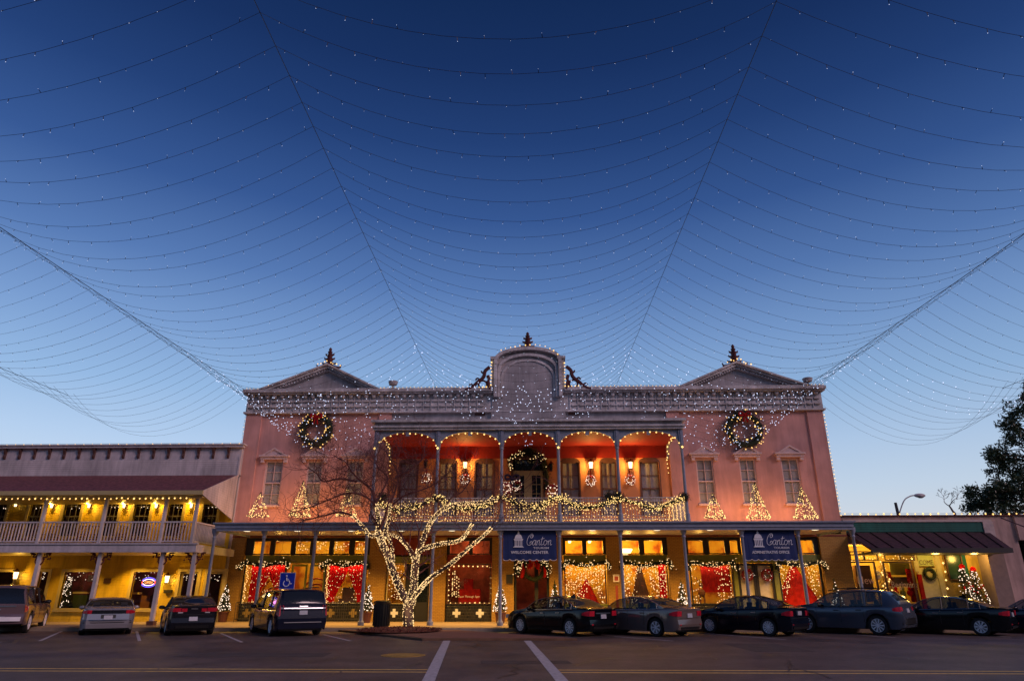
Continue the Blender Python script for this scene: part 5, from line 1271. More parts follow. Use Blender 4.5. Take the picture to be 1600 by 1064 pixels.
def awning(pxl, pxr, line2, label, l2w):
    yt, yb, Yt, Yb = 828.5, 871, PY+.18, PY+.02
    x0, x1 = AX(pxl,850,PY), AX(pxr,850,PY); zt_, zb_ = cz0+.02, AZ(873,PY,(pxl+pxr)/2)
    t = thing('awning_sign', label, 'awning sign', ((x0+x1)/2, PY, zb_), 0)
    w_ = (x1-x0)/2; h_ = zt_-zb_
    mb = MB(); nx_ = 24; top = []; n_ = 24
    vs = []
    for i in range(n_+1):
        xx = -w_+2*w_*i/n_; zsc = -.07*abs(math.sin(math.pi*i/3)) if True else 0
        vs += [(xx, .0, h_), (xx, -.06+.015*math.sin(i*1.3), .10), (xx, -.055+.015*math.sin(i*1.3), -.02+zsc*.9)]
    k = len(vs); vs += [(a, b+.02, c) for a,b,c in vs]
    fs = []
    for i in range(n_):
        for j in range(2):
            a = i*3+j; fs.append((a,a+1,a+4,a+3)); fs.append((k+a,k+a+3,k+a+4,k+a+1))
        fs.append((i*3+2,k+i*3+2,k+i*3+5,i*3+5))
    mb.add(vs, fs); lpart(mb, 'cloth', M['blueaw'], t)
    e = MB(); e.tube([(vs[i*3+2][0],vs[i*3+2][1]-.004,vs[i*3+2][2]) for i in range(n_+1)], .014, 4); lpart(e, 'scalloped_edge', M['sign'], t)
    # cupola emblem
    em = MB(); cx_ = -w_*.42; zb2_ = h_*.40; s_ = h_*.46; yy = -.075
    def bx(a,b,c,d): em.box(cx_+a*s_, cx_+b*s_, yy-.01, yy, zb2_+c*s_, zb2_+d*s_)
    bx(-.42,.42,0,.05); bx(-.34,.34,.05,.11)
    for i in range(5): c = -.26+.13*i; bx(c-.032,c+.032,.11,.52)
    bx(-.34,.34,.52,.60); bx(-.38,.38,.60,.64)
    dome = [(cx_+.30*s_*math.cos(math.pi*(1-i/14)), zb2_+.66*s_+.36*s_*math.sin(math.pi*i/14)) for i in range(15)]
    em.prism(dome, yy-.01, yy); bx(-.07,.07,1.0,1.10); bx(-.10,.10,1.10,1.12)
    em.prism([(cx_-.06*s_,zb2_+1.12*s_),(cx_+.06*s_,zb2_+1.12*s_),(cx_+.03*s_,zb2_+1.2*s_),(cx_,zb2_+1.28*s_),(cx_-.03*s_,zb2_+1.2*s_)], yy-.01, yy)
    lpart(em, 'dome_emblem', M['sign'], t)
    wd = MB(); hh = h_*.30; script_word(wd, -w_*.13, yy-.005, h_*.475, hh, .0125)
    wd.v = [(a, yy-.006+(b-yy)*.25, c) for a,b,c in wd.v]; lpart(wd, 'script_lettering', M['sign'], t)
    text('TOURISM', h_*.07, w_*.42, yy, h_*.345, M['sign'], 'letters', t, w=w_*.58, bold=.012, local=True)
    text(line2, h_*.10, -.01, yy, h_*.18, M['sign'], 'letters', t, w=w_*l2w, bold=.02, local=True)
awning(786, 869.5, 'WELCOME CENTER', 'navy blue awning sign reading Welcome Center hung above the entrance', 1.40)
awning(1161, 1243.5, 'ADMINISTRATIVE OFFICE', 'navy blue awning sign reading Administrative Office hung above the double door', 1.40)
# ------------------------------------------------------------------ window dressing
YC = YS+.30
def cur_sheet(x0, x1, z0, z1, side, m, label, tie=.42, waves=7):
    # side -1: pulled to the left, +1: pulled to the right, 0: straight
    mb = MB(); nu, nv = 28, 22; g = []
    for j in range(nv+1):
        v = j/nv; z = z1+(z0-z1)*v
        if side: k = 1-.62*math.sin(math.pi*min(1,v*1.02)**1.5*.5)**1.2 if v < .9 else .40+.0*(v-.9)
        else: k = 1
        for i in range(nu+1):
            u = i/nu; ww = (x1-x0)*k; x = (x0+ww*u) if side <= 0 else (x1-ww*(1-u))
            g.append((x, YC+.035*math.sin(u*waves*2*math.pi)*(1 if k > .6 else .8), z))
    fs = [(j*(nu+1)+i,(j+1)*(nu+1)+i,(j+1)*(nu+1)+i+1,j*(nu+1)+i+1) for j in range(nv) for i in range(nu)]
    mb.add(g, fs); return T(mb, 'window_curtain', m, label, 'curtain', smooth=True)
def light_curtain(px0, px1, py0, py1, n, label, m=M['warm2'], r=.029, shape=None, Y=None, dark=None):
    mb = MB(); x0, x1 = X_(px0), X_(px1); z1, z0 = AZ(py0,YS), AZ(py1,YS)
    k = 0; cols = max(4,int((x1-x0)/.13))
    while k < n:
        u, v = (random.randrange(cols)+.5)/cols+random.gauss(0,.012), random.random(); k += 1
        if shape and not shape(u,v): continue
        mb.bulb((x0+(x1-x0)*u, (Y or YC-.12)+random.gauss(0,.03), z1+(z0-z1)*v), r*random.uniform(.75,1.25))
    return T(mb, 'window_lights', m, label, 'string lights')
ft = AZ(881,YS); fb = AZ(944,YS)
# shop 1
cur_sheet(X_(388),X_(421),fb,ft,-1,M['curtain'],'red curtain on the left side of the left show window behind the minivan')
cur_sheet(X_(414),X_(445),fb,ft,1,M['curtain'],'red curtain on the right side of the left show window behind the minivan')
cur_sheet(X_(510),X_(542),fb,ft,-1,M['curtain'],'red curtain pulled left in the show window beside the lit sidewalk tree')
cur_sheet(X_(540),X_(570),fb,ft,1,M['curtain'],'red curtain pulled right in the show window beside the lit sidewalk tree')
light_curtain(382,446,881,944,120,'tiny white lights hung over the red curtains of the left show window', r=.021)
light_curtain(509,571,881,944,140,'tiny white lights hung over the red curtains of the right show window', r=.021, shape=lambda u,v: not(.42<u<.62 and v>.35))
for a,b in ((381,446),(508,571)):
    mb = MB()
    for s in (a+2,):
        for k in range(34): mb.bulb((X_(s)+random.gauss(0,.06), YS+.15, ft+(fb-ft)*k/34), .03)
    for k in range(30): mb.bulb((X_(a)+(X_(b)-X_(a))*k/30, YS+.15, fb+.06+random.gauss(0,.04)), .032)
    T(mb, 'window_lights', M['warm'], 'warm bulbs framing the '+('left' if a<400 else 'right')+' show window with red curtains', 'string lights')
# painted glass arcs in the doorway (rocking-horse like runners)
arcs = MB()
for rr,(dx,dz) in ((.95,(0,0)),(.75,(.0,0)),(.5,(0,0))):
    c = Vector((X_(487),0,fb-.1)); arcs.tube([(c.x+rr*1.0*math.cos(math.pi*i/16),YS+1.0,c.z+rr*1.5*math.sin(math.pi*i/16)) for i in range(17)], .05, 6)
T(arcs, 'arched_runners', mat('glossy_red_paint',(.35,.03,.02),.3), 'curved red runners standing behind the shop door glass', 'decoration')
arcs = MB(); c = Vector((X_(418),0,fb-.2))
for rr in (.55,.38): arcs.tube([(c.x+rr*math.cos(math.pi*i/16),YC+.3,c.z+rr*2.6*math.sin(math.pi*i/16)) for i in range(17)], .06, 6)
T(arcs, 'arched_runners', mat('orange_paint',(.5,.14,.02),.3), 'curved orange and red runners between the curtains of the left show window', 'decoration')
mb = MB().box(X_(533),X_(550),YS+.5,YS+.8,fb,AZ(917,YS)).box(X_(528),X_(555),YS+.45,YS+.9,fb,AZ(935,YS)); T(mb, 'display_chest', mat('dark_wood',(.06,.025,.015),.4), 'dark wooden chest in the right show window between the curtains', 'chest')
for a,b,lbl in ((378,449,'left show window with red curtains'),(505,574,'right show window with red curtains'),(881,951,'show window of the welcome centre'),(972,1047,'show window right of the notice box'),(1077,1147,'show window left of the double door'),(1215,1288,'show window right of the double door')):
    top = 880
    garland([q(a-2,top+9,FW-.12),q(a+3,top-1,FW-.12),q((a*2+b)/3,top+2,FW-.1),q((a+b)/2,top+3,FW-.1),q((a+2*b)/3,top+1,FW-.1),q(b-3,top-2,FW-.12),q(b+1,top+8,FW-.12)], .14, 460, 24, .026, M['warm2'], 'lit fir garland draped over the '+lbl, 'window_garland', 'garlands over the show windows')
garland([q(810,897,FW-.1),q(810,885,FW-.1),q(817,876,FW-.12),q(826,874,FW-.1)], .15, 500, 46, .026, M['warm2'], 'lit fir garland at the left side of the welcome centre entrance', 'door_garland')
garland([q(843,874,FW-.1),q(852,877,FW-.12),q(855,888,FW-.1),q(855,898,FW-.1)], .15, 500, 46, .026, M['warm2'], 'lit fir garland at the right side of the welcome centre entrance', 'door_garland')
x,z = at(834,889,FW-.15); wreath(x,FW-.15,z,.52,.17,0,.02,'large dark fir wreath with red bow and ribbons on the welcome centre door',None,bs=.5,nd=1100,bowpos=.9)
for k,(px,pa,pb,ww) in enumerate(((817,880,903,.09),(828,877,888,.10),(838,876,889,.10),(849,884,902,.08))):
    a = Vector(q(px,pa,FW-.22)); b = Vector(q(px+(-2 if k<2 else 2),pb,FW-.24)); m_ = (a+b)/2+Vector((.06,-.05,0))
    T(MB().tube(cat_rom([a,m_,b],4), [ww*.5]*3+[ww]*5+[ww*.6], 6), 'ribbon', M['ribbon'], ['long red ribbon at the far left','short red ribbon left of centre','short red ribbon right of centre','long red ribbon at the far right'][k]+' of the welcome centre door garland', 'ribbon')
for px,l_ in ((1168,'left'),(1198.5,'right')):
    x,z = at(px,898,YS-.1); wreath(x,YS-.1,z,.25,.12,14,.016,f'red and green wreath on the {l_} leaf of the double door',None,m=M['pinkb'],bs=.25,nd=500,green=redgreen)
# other windows
light_curtain(606,632,881,938,70,'icicle lights in the narrow window behind the wrapped tree')
sil = mat('dull_red_velvet',(.30,.012,.010),.9,vary=.3,scale=4,spec=.05)
mb = MB()
P4 = lambda a,b: (X_(a),AZ(b,YS))
fr4 = [P4(701,883),P4(766,883),P4(766,941),P4(701,941)]
pts = [(a,YS+.12,b) for a,b in fr4]+[(fr4[0][0],YS+.12,fr4[0][1])]
bulbs_line(pts, .26, .045, 'string_light', M['warm'], 'square of round warm bulbs framing the dark red show window', 'string lights', .01)
light_curtain(705,718,890,936,50,'cluster of small amber lights on the left in the dark red show window', m=tiny)
T(MB().box(X_(716),X_(750),YS+.4,YS+.9,fb,AZ(920,YS)).box(X_(724),X_(738),YS+.4,YS+.8,AZ(920,YS),AZ(904,YS)), 'display_stand', sil, 'red draped stepped stand in the dark red show window', 'display stand')
t_ = text('Open Through 5pm', .13, X_(733), YS-.02, AZ(934,YS), M['sign'], 'window_lettering', None, w=X_(748)-X_(714)); t_['label'] = 'small white lettering along the bottom of the dark red show window'; t_['category'] = 'lettering'
light_curtain(883,946,881,943,330,'dense curtain of white lights in the welcome centre show window', shape=lambda u,v: not(.45<u<.85 and v>.62 and abs(u-.66)<(v-.5)*.5))
mb = MB().lathe([(.85,0),(.5,.8),(.04,1.7)], (X_(918),YS+.9,fb-.4), 14); T(mb, 'red_cone', sil, 'red cone-shaped tree behind the white lights of the welcome centre window', 'decoration')
light_curtain(974,1043,881,943,300,'curtain of white lights in the show window right of the notice box', shape=lambda u,v: not(.30<u<.62 and v>.25))
cur_sheet(X_(1031),X_(1042),fb,ft,0,M['curtain'],'narrow red curtain at the right edge of the window right of the notice box', waves=3)
mb = MB().lathe([(.55,0),(.5,.5),(.1,2.1)], (X_(1004),YS+.9,fb-.2), 12); T(mb, 'display_tree', mat('dark_brown_cloth',(.05,.015,.01),.8), 'dark brown cone shape in the window right of the notice box', 'decoration')
light_curtain(1081,1144,883,943,150,'strings of white lights in the show window left of the double door', shape=lambda u,v: u<.25 or u>.6)
cur_sheet(X_(1098),X_(1144),AZ(925,YS),ft-.1,0,sil,'red backdrop cloth in the show window left of the double door', waves=4)
mb = MB().ball((X_(1097),YS+.35,AZ(926,YS)),.20,8).ball((X_(1097),YS+.35,AZ(914,YS)),.12,8)
for s in (-1,1): mb.tube([(X_(1097)+s*.05,YS+.35,AZ(911,YS)),(X_(1097)+s*.2,YS+.35,AZ(905,YS)),(X_(1097)+s*.22,YS+.35,AZ(900,YS))],[.03,.02,.012],5); mb.tube([(X_(1097)+s*.1,YS+.35,AZ(931,YS)),(X_(1097)+s*.12,YS+.35,fb)],.05,6)
T(mb, 'reindeer_figure', mat('brown_plush',(.14,.05,.02),.9), 'small brown reindeer figure in the window left of the double door', 'figurine', smooth=True)
mb = MB().lathe([(1.25,0),(.7,1.0),(.03,2.3)], (X_(1250),YS+.75,fb-.15), 16); T(mb, 'red_cone', sil, 'wide red cone-shaped cloth tree in the window right of the double door', 'decoration')
light_curtain(1220,1282,883,943,230,'strings of white lights in the window right of the double door', shape=lambda u,v: abs(u-.5)>v*.42+.02)
# lights in transoms
for a,b,n_,l_ in ((456,482,20,'third'),(486,511,14,'fourth'),(516,543,22,'fifth'),(549,572,16,'sixth')):
    light_curtain(a,b,844,858,n_,f'warm lights hanging behind the {l_} transom pane of the left shop', Y=YS+.4)
# ceiling lamps behind the welcome-centre transom
for px in (890,921):
    x,z = at(px,846,YS+.25); o = T(MB().ball((x,YS+.25,z), .085, 8), 'ceiling_lamp', M['lampg'], 'bright round ceiling lamp behind the '+('left' if px<900 else 'right')+' transom pane above the dense light curtain', 'lamp')
x,z = at(976.5,865,YS+.5); T(MB().lathe([(.03,0),(.3,.12),(.42,.30),(.44,.36)], (x,YS+.6,z-.1), 14), 'pendant_lamp', M['lampg'], 'glowing bowl pendant lamp behind the transom right of the notice box', 'lamp')
# potted lit trees on the sidewalk
def pot_tree(px, pyb, pyt, Y, label, n=110, wpx=24, potted=True):
    x = AX(px,(pyb+pyt)/2,Y); zt_ = AZ(pyt,Y,px); zb = .15; rn = random.Random(px)
    t = thing('potted_christmas_tree', label, 'christmas tree', (x,Y,zb), 0, 'small lit trees along the shopfronts'); h = zt_-zb; r = px2m(wpx/2,Y)
    p0 = .55
    lpart(MB().lathe([(.20,0),(.26,.42),(.29,.44),(.29,.5),(.25,.5)], n=12), 'pot', mat('dark_terracotta',(.10,.03,.02),.7), t)
    tr = MB().tube([(0,0,.45),(0,0,h)], [.035,.01], 6)
    for k in range(1500):
        u = 1-math.sqrt(rn.random()); z_ = p0+(h-p0)*u; a = rn.uniform(0,6.28); rr = r*(1-u)*rn.uniform(.3,1.0); tr.needle((rr*math.cos(a),rr*math.sin(a),z_), .11, .014)
    lpart(tr, 'foliage', M['wreath'], t); lb = MB()
    for k in range(n):
        u = 1-math.sqrt(rn.random()); z_ = p0+(h-p0)*u; a = rn.uniform(3.0,6.4); rr = r*(1-u)*1.0+.02; lb.bulb((rr*math.cos(a),rr*math.sin(a),z_), rn.uniform(.022,.034))
    lpart(lb, 'lights', M['pinkb'], t, kind='stuff')
pot_tree(352,963,910,37.2,'lit tree in a pot against the brick pier left of the minivan', 75, 19)
pot_tree(574.5,968,911,36.6,'lit tree in a pot beside the canopy post right of the red curtains', 80, 20)
pot_tree(782,962,905,36.4,'tall lit tree in a pot behind the post left of the welcome centre entrance', 90, 21)
pot_tree(867,960,906,37.2,'lit tree between the entrance door and the post above the black sedan roof', 60, 18)
pot_tree(1066,960,905,37.0,'lit tree behind the post right of the notice box windows', 95, 21)
pot_tree(1307,960,903,37.3,'small lit tree against the brick pier at the right end, above the grey crossover roof', 45, 20)
# iron window guards / benches
def fence_guard(pxa, pxb, label):
    x0,x1 = AX(pxa,950,37.0),AX(pxb,950,37.0); zt_ = AZ(941,37.0,400); mb = MB().tube([(x0,37,zt_),(x1,37,zt_)],.022,5).tube([(x0,37,zt_-.16),(x1,37,zt_-.16)],.014,5).tube([(x0,37,.3),(x1,37,.3)],.018,5)
    n = int((x1-x0)/.11)
    for i in range(n+1): x = x0+(x1-x0)*i/n; mb.tube([(x,37,.15 if i%8==0 else .3),(x,37,zt_)], .018 if i%8==0 else .009, 4)
    T(mb, 'iron_guard_rail', M['dark'], label, 'railing')
fence_guard(368,446,'low black iron railing in front of the left show window beside the minivan'); fence_guard(511,568,'low black iron railing in front of the right red-curtained show window')
# notice box on post
x,z = at(963,908,36.9); nb = thing('notice_box', 'white framed notice box on a dark red post between the two lit show windows', 'notice box', (x,36.9,.15))
lpart(MB().box(-.06,.06,-.05,.05,0,z-.15-.2), 'post', M['redfas'], nb); zq = z-.15
lpart(MB().box(-.15,.15,-.08,.06,zq-.02,zq+.30).box(-.17,.17,-.10,.08,zq+.301,zq+.33), 'case', M['white'], nb); lpart(MB().box(-.10,.10,-.085,-.081,zq+.04,zq+.25), 'door', M['redfas'], nb)
# trash can
x,y = G(597,984,.14); tcn = thing('trash_can', 'tall black rubbish bin on the kerb left of the wrapped tree', 'trash can', (AX(596,968,32.3),32.3,.15))
lpart(MB().lathe([(.33,0),(.36,.95),(.38,.97)], n=20), 'bin', M['dark'], tcn, smooth=True)
sl = MB(); [sl.box(.362*math.cos(k*.3142)-.02,.362*math.cos(k*.3142)+.02,.362*math.sin(k*.3142)-.02,.362*math.sin(k*.3142)+.02,.05,.93) for k in range(20)]
lpart(sl, 'slats', M['cblack'], tcn); lpart(MB().lathe([(.40,.97),(.41,1.02),(.36,1.08),(.22,1.10),(.20,1.05)], n=20), 'lid', M['cblack'], tcn, smooth=True)
# accessible parking sign
Yq = 32.3; x,z = at(449,907,Yq); ps = thing('parking_sign', 'blue accessible parking sign with white wheelchair symbol behind the minivan', 'sign', (x,Yq,.15))
hs = px2m(12.2,Yq)*.94; lpart(MB().tube([(0,.03,0),(0,.03,z-.15+hs)], .03, 6), 'post', M['bluegrey'], ps)
zc_ = z-.15; lpart(MB().box(-hs,hs,-.01,.0,zc_-hs,zc_+hs), 'plate', M['signblue'], ps)
ic = MB(); s_ = hs*.95; o_ = (-.05,-.02,zc_)
ed_ = MB()
for a,b,c,d in ((-1,1,.95,1),(-1,1,-1,-.95),(-1,-.95,-.95,.95),(.95,1,-.95,.95)): ic.box(a*hs,b*hs,-.014,-.0101,zc_+c*hs,zc_+d*hs)
def IC(pts, r): ic.tube([(a*s_,-.016,zc_+b*s_) for a,b in pts], r*s_, 6)
IC([(-.10+.40*math.cos(R(t)),-.32+.40*math.sin(R(t))) for t in range(130,360,15)], .065)
IC([(-.12,.42),(-.08,.02),(.28,.0),(.42,-.40),(.66,-.34)], .075); IC([(-.10,.22),(.22,.20)], .055); ic.ball((-.15*s_,-.012,zc_+.62*s_), .12*s_, 8)
lpart(ic, 'wheelchair_symbol', M['sign'], ps)
# right-hand shop decorations
def figure_tree(px, pyb, pyt, n, label, wpx, m=M['pinkb'], tall=True):
    Y = 37.9; x = AX(px,(pyb+pyt)/2,Y); zt_ = AZ(pyt,Y,px); t = thing('lit_shrub', label, 'christmas tree', (x,Y,.15)); rn = random.Random(px); h = zt_-.15; r = px2m(wpx/2,Y)
    mb = MB().tube([(0,0,0),(0,0,h*.9)], [.04,.015], 6); lb = MB(); fl = MB()
    for k in range(1300): u = rn.random(); a = rn.uniform(0,6.28); rr = r*(1-.7*u)*rn.uniform(.1,1); mb.needle((rr*math.cos(a),rr*math.sin(a),h*.35+u*h*.62), .12, .016)
    for k in range(n): u = rn.random(); a = rn.uniform(3.1,6.3); rr = r*(1-.7*u); lb.bulb((rr*math.cos(a),rr*math.sin(a),h*.35+u*h*.6), rn.uniform(.024,.036))
    for s in range(9): a = s*.7; fl.needle((.16*math.cos(a),-.1,h+.02), .0, .0); fl.tube([(0,-.05,h-.05),(.15*math.cos(a),-.1,h-.05+.14*math.sin(a))], [.03,.045], 5)
    for s in range(6): fl.ball((rn.uniform(-r,r)*.6,-r*.5,h*rn.uniform(.45,.75)), .05, 6)
    lpart(mb,'foliage',M['wreath'],t); lpart(lb,'lights',m,t,kind='stuff'); lpart(fl,'red_flowers',M['curtain'],t)
figure_tree(1508,945,884,58,'lit shrub with red bow on top, left of two before the yellow boards',26); figure_tree(1525,945,888,62,'lit shrub with red flowers, right of two before the yellow boards',28)
bulbs_line([q(1472,866,RY-.05),q(1476,890,RY-.05),q(1481,925,RY-.05)], .42, .06, 'string_light', M['warm'], 'vertical string of round bulbs beside the cream shop door', 'string lights', .01)
bulbs_line([q(1535,866,RY-.05),q(1541,890,RY-.05),q(1548,925,RY-.05)], .5, .06, 'string_light', M['warm'], 'vertical string of round bulbs at the right edge of the yellow boards', 'string lights', .01)
x,z = at(1453,896,YR-.1); wreath(x,YR-.1,z,.26,.13,0,.02,'dark oval wreath on the cream shop door',None,bs=0,nd=500)
rn = random.Random(4); Yt = RY+.7; x = AX(1380,900,Yt); zt_ = AZ(868,Yt,1380); t = thing('display_tree', 'tall pale tree wound with round bulbs in the window of the low shop', 'christmas tree', (x,Yt,.3))
mb = MB().tube([(0,0,0),(0,0,zt_-.3)],[.05,.02],6)
for k in range(1800): u = 1-math.sqrt(rn.random()); a = rn.uniform(0,6.28); rr = .75*(1-u)*rn.uniform(.3,1); mb.needle((rr*math.cos(a),rr*math.sin(a),.3+u*(zt_-.7)), .14, .02)
lpart(mb,'foliage',mat('cream_tinsel',(.5,.36,.15),.6,vary=.3),t); lb = MB()
for k in range(22): lb.bulb((.42*math.sin(k*1.1)*(1-k/24),-.5*(1-k/26),.5+k*(zt_-1.0)/22), .055)
lpart(lb,'lights',M['warm'],t,kind='stuff')
t_ = text('Beginnings', .42, (RX(1392)+RX(1434))/2, YR-.02, AZ(921,YR,1412), mat('pale_pink_lettering',(.62,.42,.36),.6), 'window_lettering', None, w=RX(1438)-RX(1393)); t_['label'] = 'pale lettering across the lower window of the low shop'; t_['category'] = 'lettering'
t_ = text('New', .38, RX(1352), YR-.02, AZ(912,YR,1352), mat('pale_pink_lettering',(.62,.42,.36),.6), 'window_lettering', None, w=.9); t_['label'] = 'short pale lettering on the left window of the low shop'; t_['category'] = 'lettering'
T(MB().box(RX(1430),RX(1437),YR-.12,YR-.07,AZ(893,YR,1433),AZ(876,YR,1433)), 'paper_notice', mat('cream_paper',(.5,.42,.22),.8), 'cream paper notice between the shop window and the cream door', 'notice')
T(MB().box(RX(1431),RX(1437),YR-.2,YR-.08,.16,AZ(897,YR,1433)), 'red_post_box', sil, 'narrow red box standing left of the cream shop door', 'box')
light_curtain(1582,1606,876,898,14,'loose string of warm bulbs in the dark front at the right edge', Y=RY+1.2, m=M['warm'])
for px0,px1,py0,py1,nm,m,l_,c_ in ((137,143,898,908,'picture_frame',M['blind'],'pale framed picture on the back wall inside the left show window','picture'),(118,140,924,927,'counter_top',M['cream'],'pale counter edge inside the left show window of the yellow building','counter'),
     (120,142,929,950,'armchair',mat('dark_green_cloth',(.03,.05,.02),.9),'dark green seat low inside the left show window','chair'),(208,222,925,928,'counter_top',M['cream'],'pale counter edge inside the neon sign window','counter'),(226,240,930,950,'stuffed_toy',mat('brown_plush',(.14,.05,.02),.9),'brown bundle low inside the neon sign window','toy')):
    Y = LY+1.0; T(MB().box(AX(px0,905,Y),AX(px1,905,Y),Y,Y+.25,AZ(py1,Y,px0),AZ(py0,Y,px0)), nm, m, l_, c_)
# goods behind the low shop's glass
GY = RY+.9
def shopbox(pa,pb,ya,yb,name,m,label,cat,dy=.3,Y=GY): return T(MB().box(AX(pa,900,Y),AX(pb,900,Y),Y,Y+dy,AZ(yb,Y,pa),AZ(ya,Y,pa)), name, m, label, cat)
shopbox(1338,1362,883,940,'display_cabinet',mat('dark_wood',(.06,.025,.015),.4),'dark wooden cabinet behind the left window of the low shop','cabinet')
shopbox(1393,1424,878,898,'display_board',mat('mustard_green_board',(.22,.22,.04),.7),'mustard green board behind the middle window of the low shop','board',.05)
shopbox(1396,1428,901,916,'display_shelf',mat('dark_wood',(.06,.025,.015),.4),'brown shelf below the green board in the low shop','shelf',.4,GY-.2)
shopbox(1386,1393,893,940,'display_shelf',sil,'narrow red shelf beside the pale window tree of the low shop','shelf')
shopbox(1418,1430,888,940,'display_drape',sil,'red drape at the right side of the low shop window','drape',.1,GY-.3)
rn = random.Random(8); mb = MB()
for k in range(26):
    t_ = k/25; mb.bulb((AX(1328+102*t_,880,YR+.15),YR+.15,AZ(871+3*math.sin(k*.9)+rn.gauss(0,1),YR+.15,1380)),.035)
for k in range(14): mb.bulb((AX(1326+rn.gauss(0,2.5),880,YR+.15),YR+.15,AZ(866+k*4,YR+.15,1326)),.04)
T(mb,'window_lights',M['warm'],'swag of round warm bulbs inside the top of the low shop window','string lights')
for k,px in enumerate((1372,1400,1411,1422)):
    x_,z_ = at(px,926 if k else 900,GY-.3); T(MB().ball((x_,GY-.3,z_),.16,8).ball((x_+.02,GY-.3,z_+.22),.10,8), 'window_figure', [M['sign'],M['curtain'],M['olive'],M['curtain']][k], ['small white snowman figure high in the left window of the low shop','small red figure left of three on the low shop window sill','small green figure between two red ones on the low shop sill','small red figure right of three on the low shop window sill'][k], 'figurine', smooth=True)
# lit trees seen in the yellow building windows
for (px,py0,py1,n_,l_,wd) in ((106,900,948,60,'lit christmas tree inside the left window of the yellow building',.35),):
    Y = LY+.6; x = AX(px,920,Y); t = thing('indoor_christmas_tree', l_, 'christmas tree', (x,Y,.3)); z0,z1 = AZ(py1,Y,px)-.3,AZ(py0,Y,px)-.3; mb = MB(); lb = MB(); rn = random.Random(2)
    for k in range(1000): u = 1-math.sqrt(rn.random()); a = rn.uniform(0,6.28); mb.needle((wd*(1-u)*math.cos(a),wd*(1-u)*math.sin(a),z0+u*(z1-z0)),.12,.016)
    for k in range(n_): u = rn.random(); a = rn.uniform(3.2,6.2); lb.bulb((wd*(1-u*.7)*math.cos(a),wd*(1-u*.7)*math.sin(a),z0+u*(z1-z0)),.028)
    mb.tube([(0,0,-.1),(0,0,z1)],.03,5); lpart(mb,'foliage',M['wreath'],t); lpart(lb,'lights',M['pinkb'],t,kind='stuff')
for k,(px0,px1) in enumerate(((60,70),(98,145),(207,241),(281,305),(323,344))):
    mb = MB()
    for i in range(16): mb.bulb((AX(px0+(px1-px0)*random.random(),900,LY+.5), LY+.5, AZ(random.uniform(893,907),LY+.5,200)), .022)
    T(mb, 'window_lights', M['pinkb'], 'sprinkle of tiny lights inside the '+['second door','left show window','neon sign window','left leaf of the double door','right leaf of the double door'][k]+' of the yellow building', 'string lights')
for k,(a,b) in enumerate(uw):
    mb = MB()
    for i in range(4): mb.bulb((a+(b-a)*(i+.5)/4+random.gauss(0,.03), LY+.4, AZ(793,LY+.4,200)+random.gauss(0,.04)), .03)
    T(mb, 'window_lights', M['pinkb'], f'few small lights behind the {["first","second","third","fourth","fifth","sixth","seventh"][k]} upper porch window from the left', 'string lights')
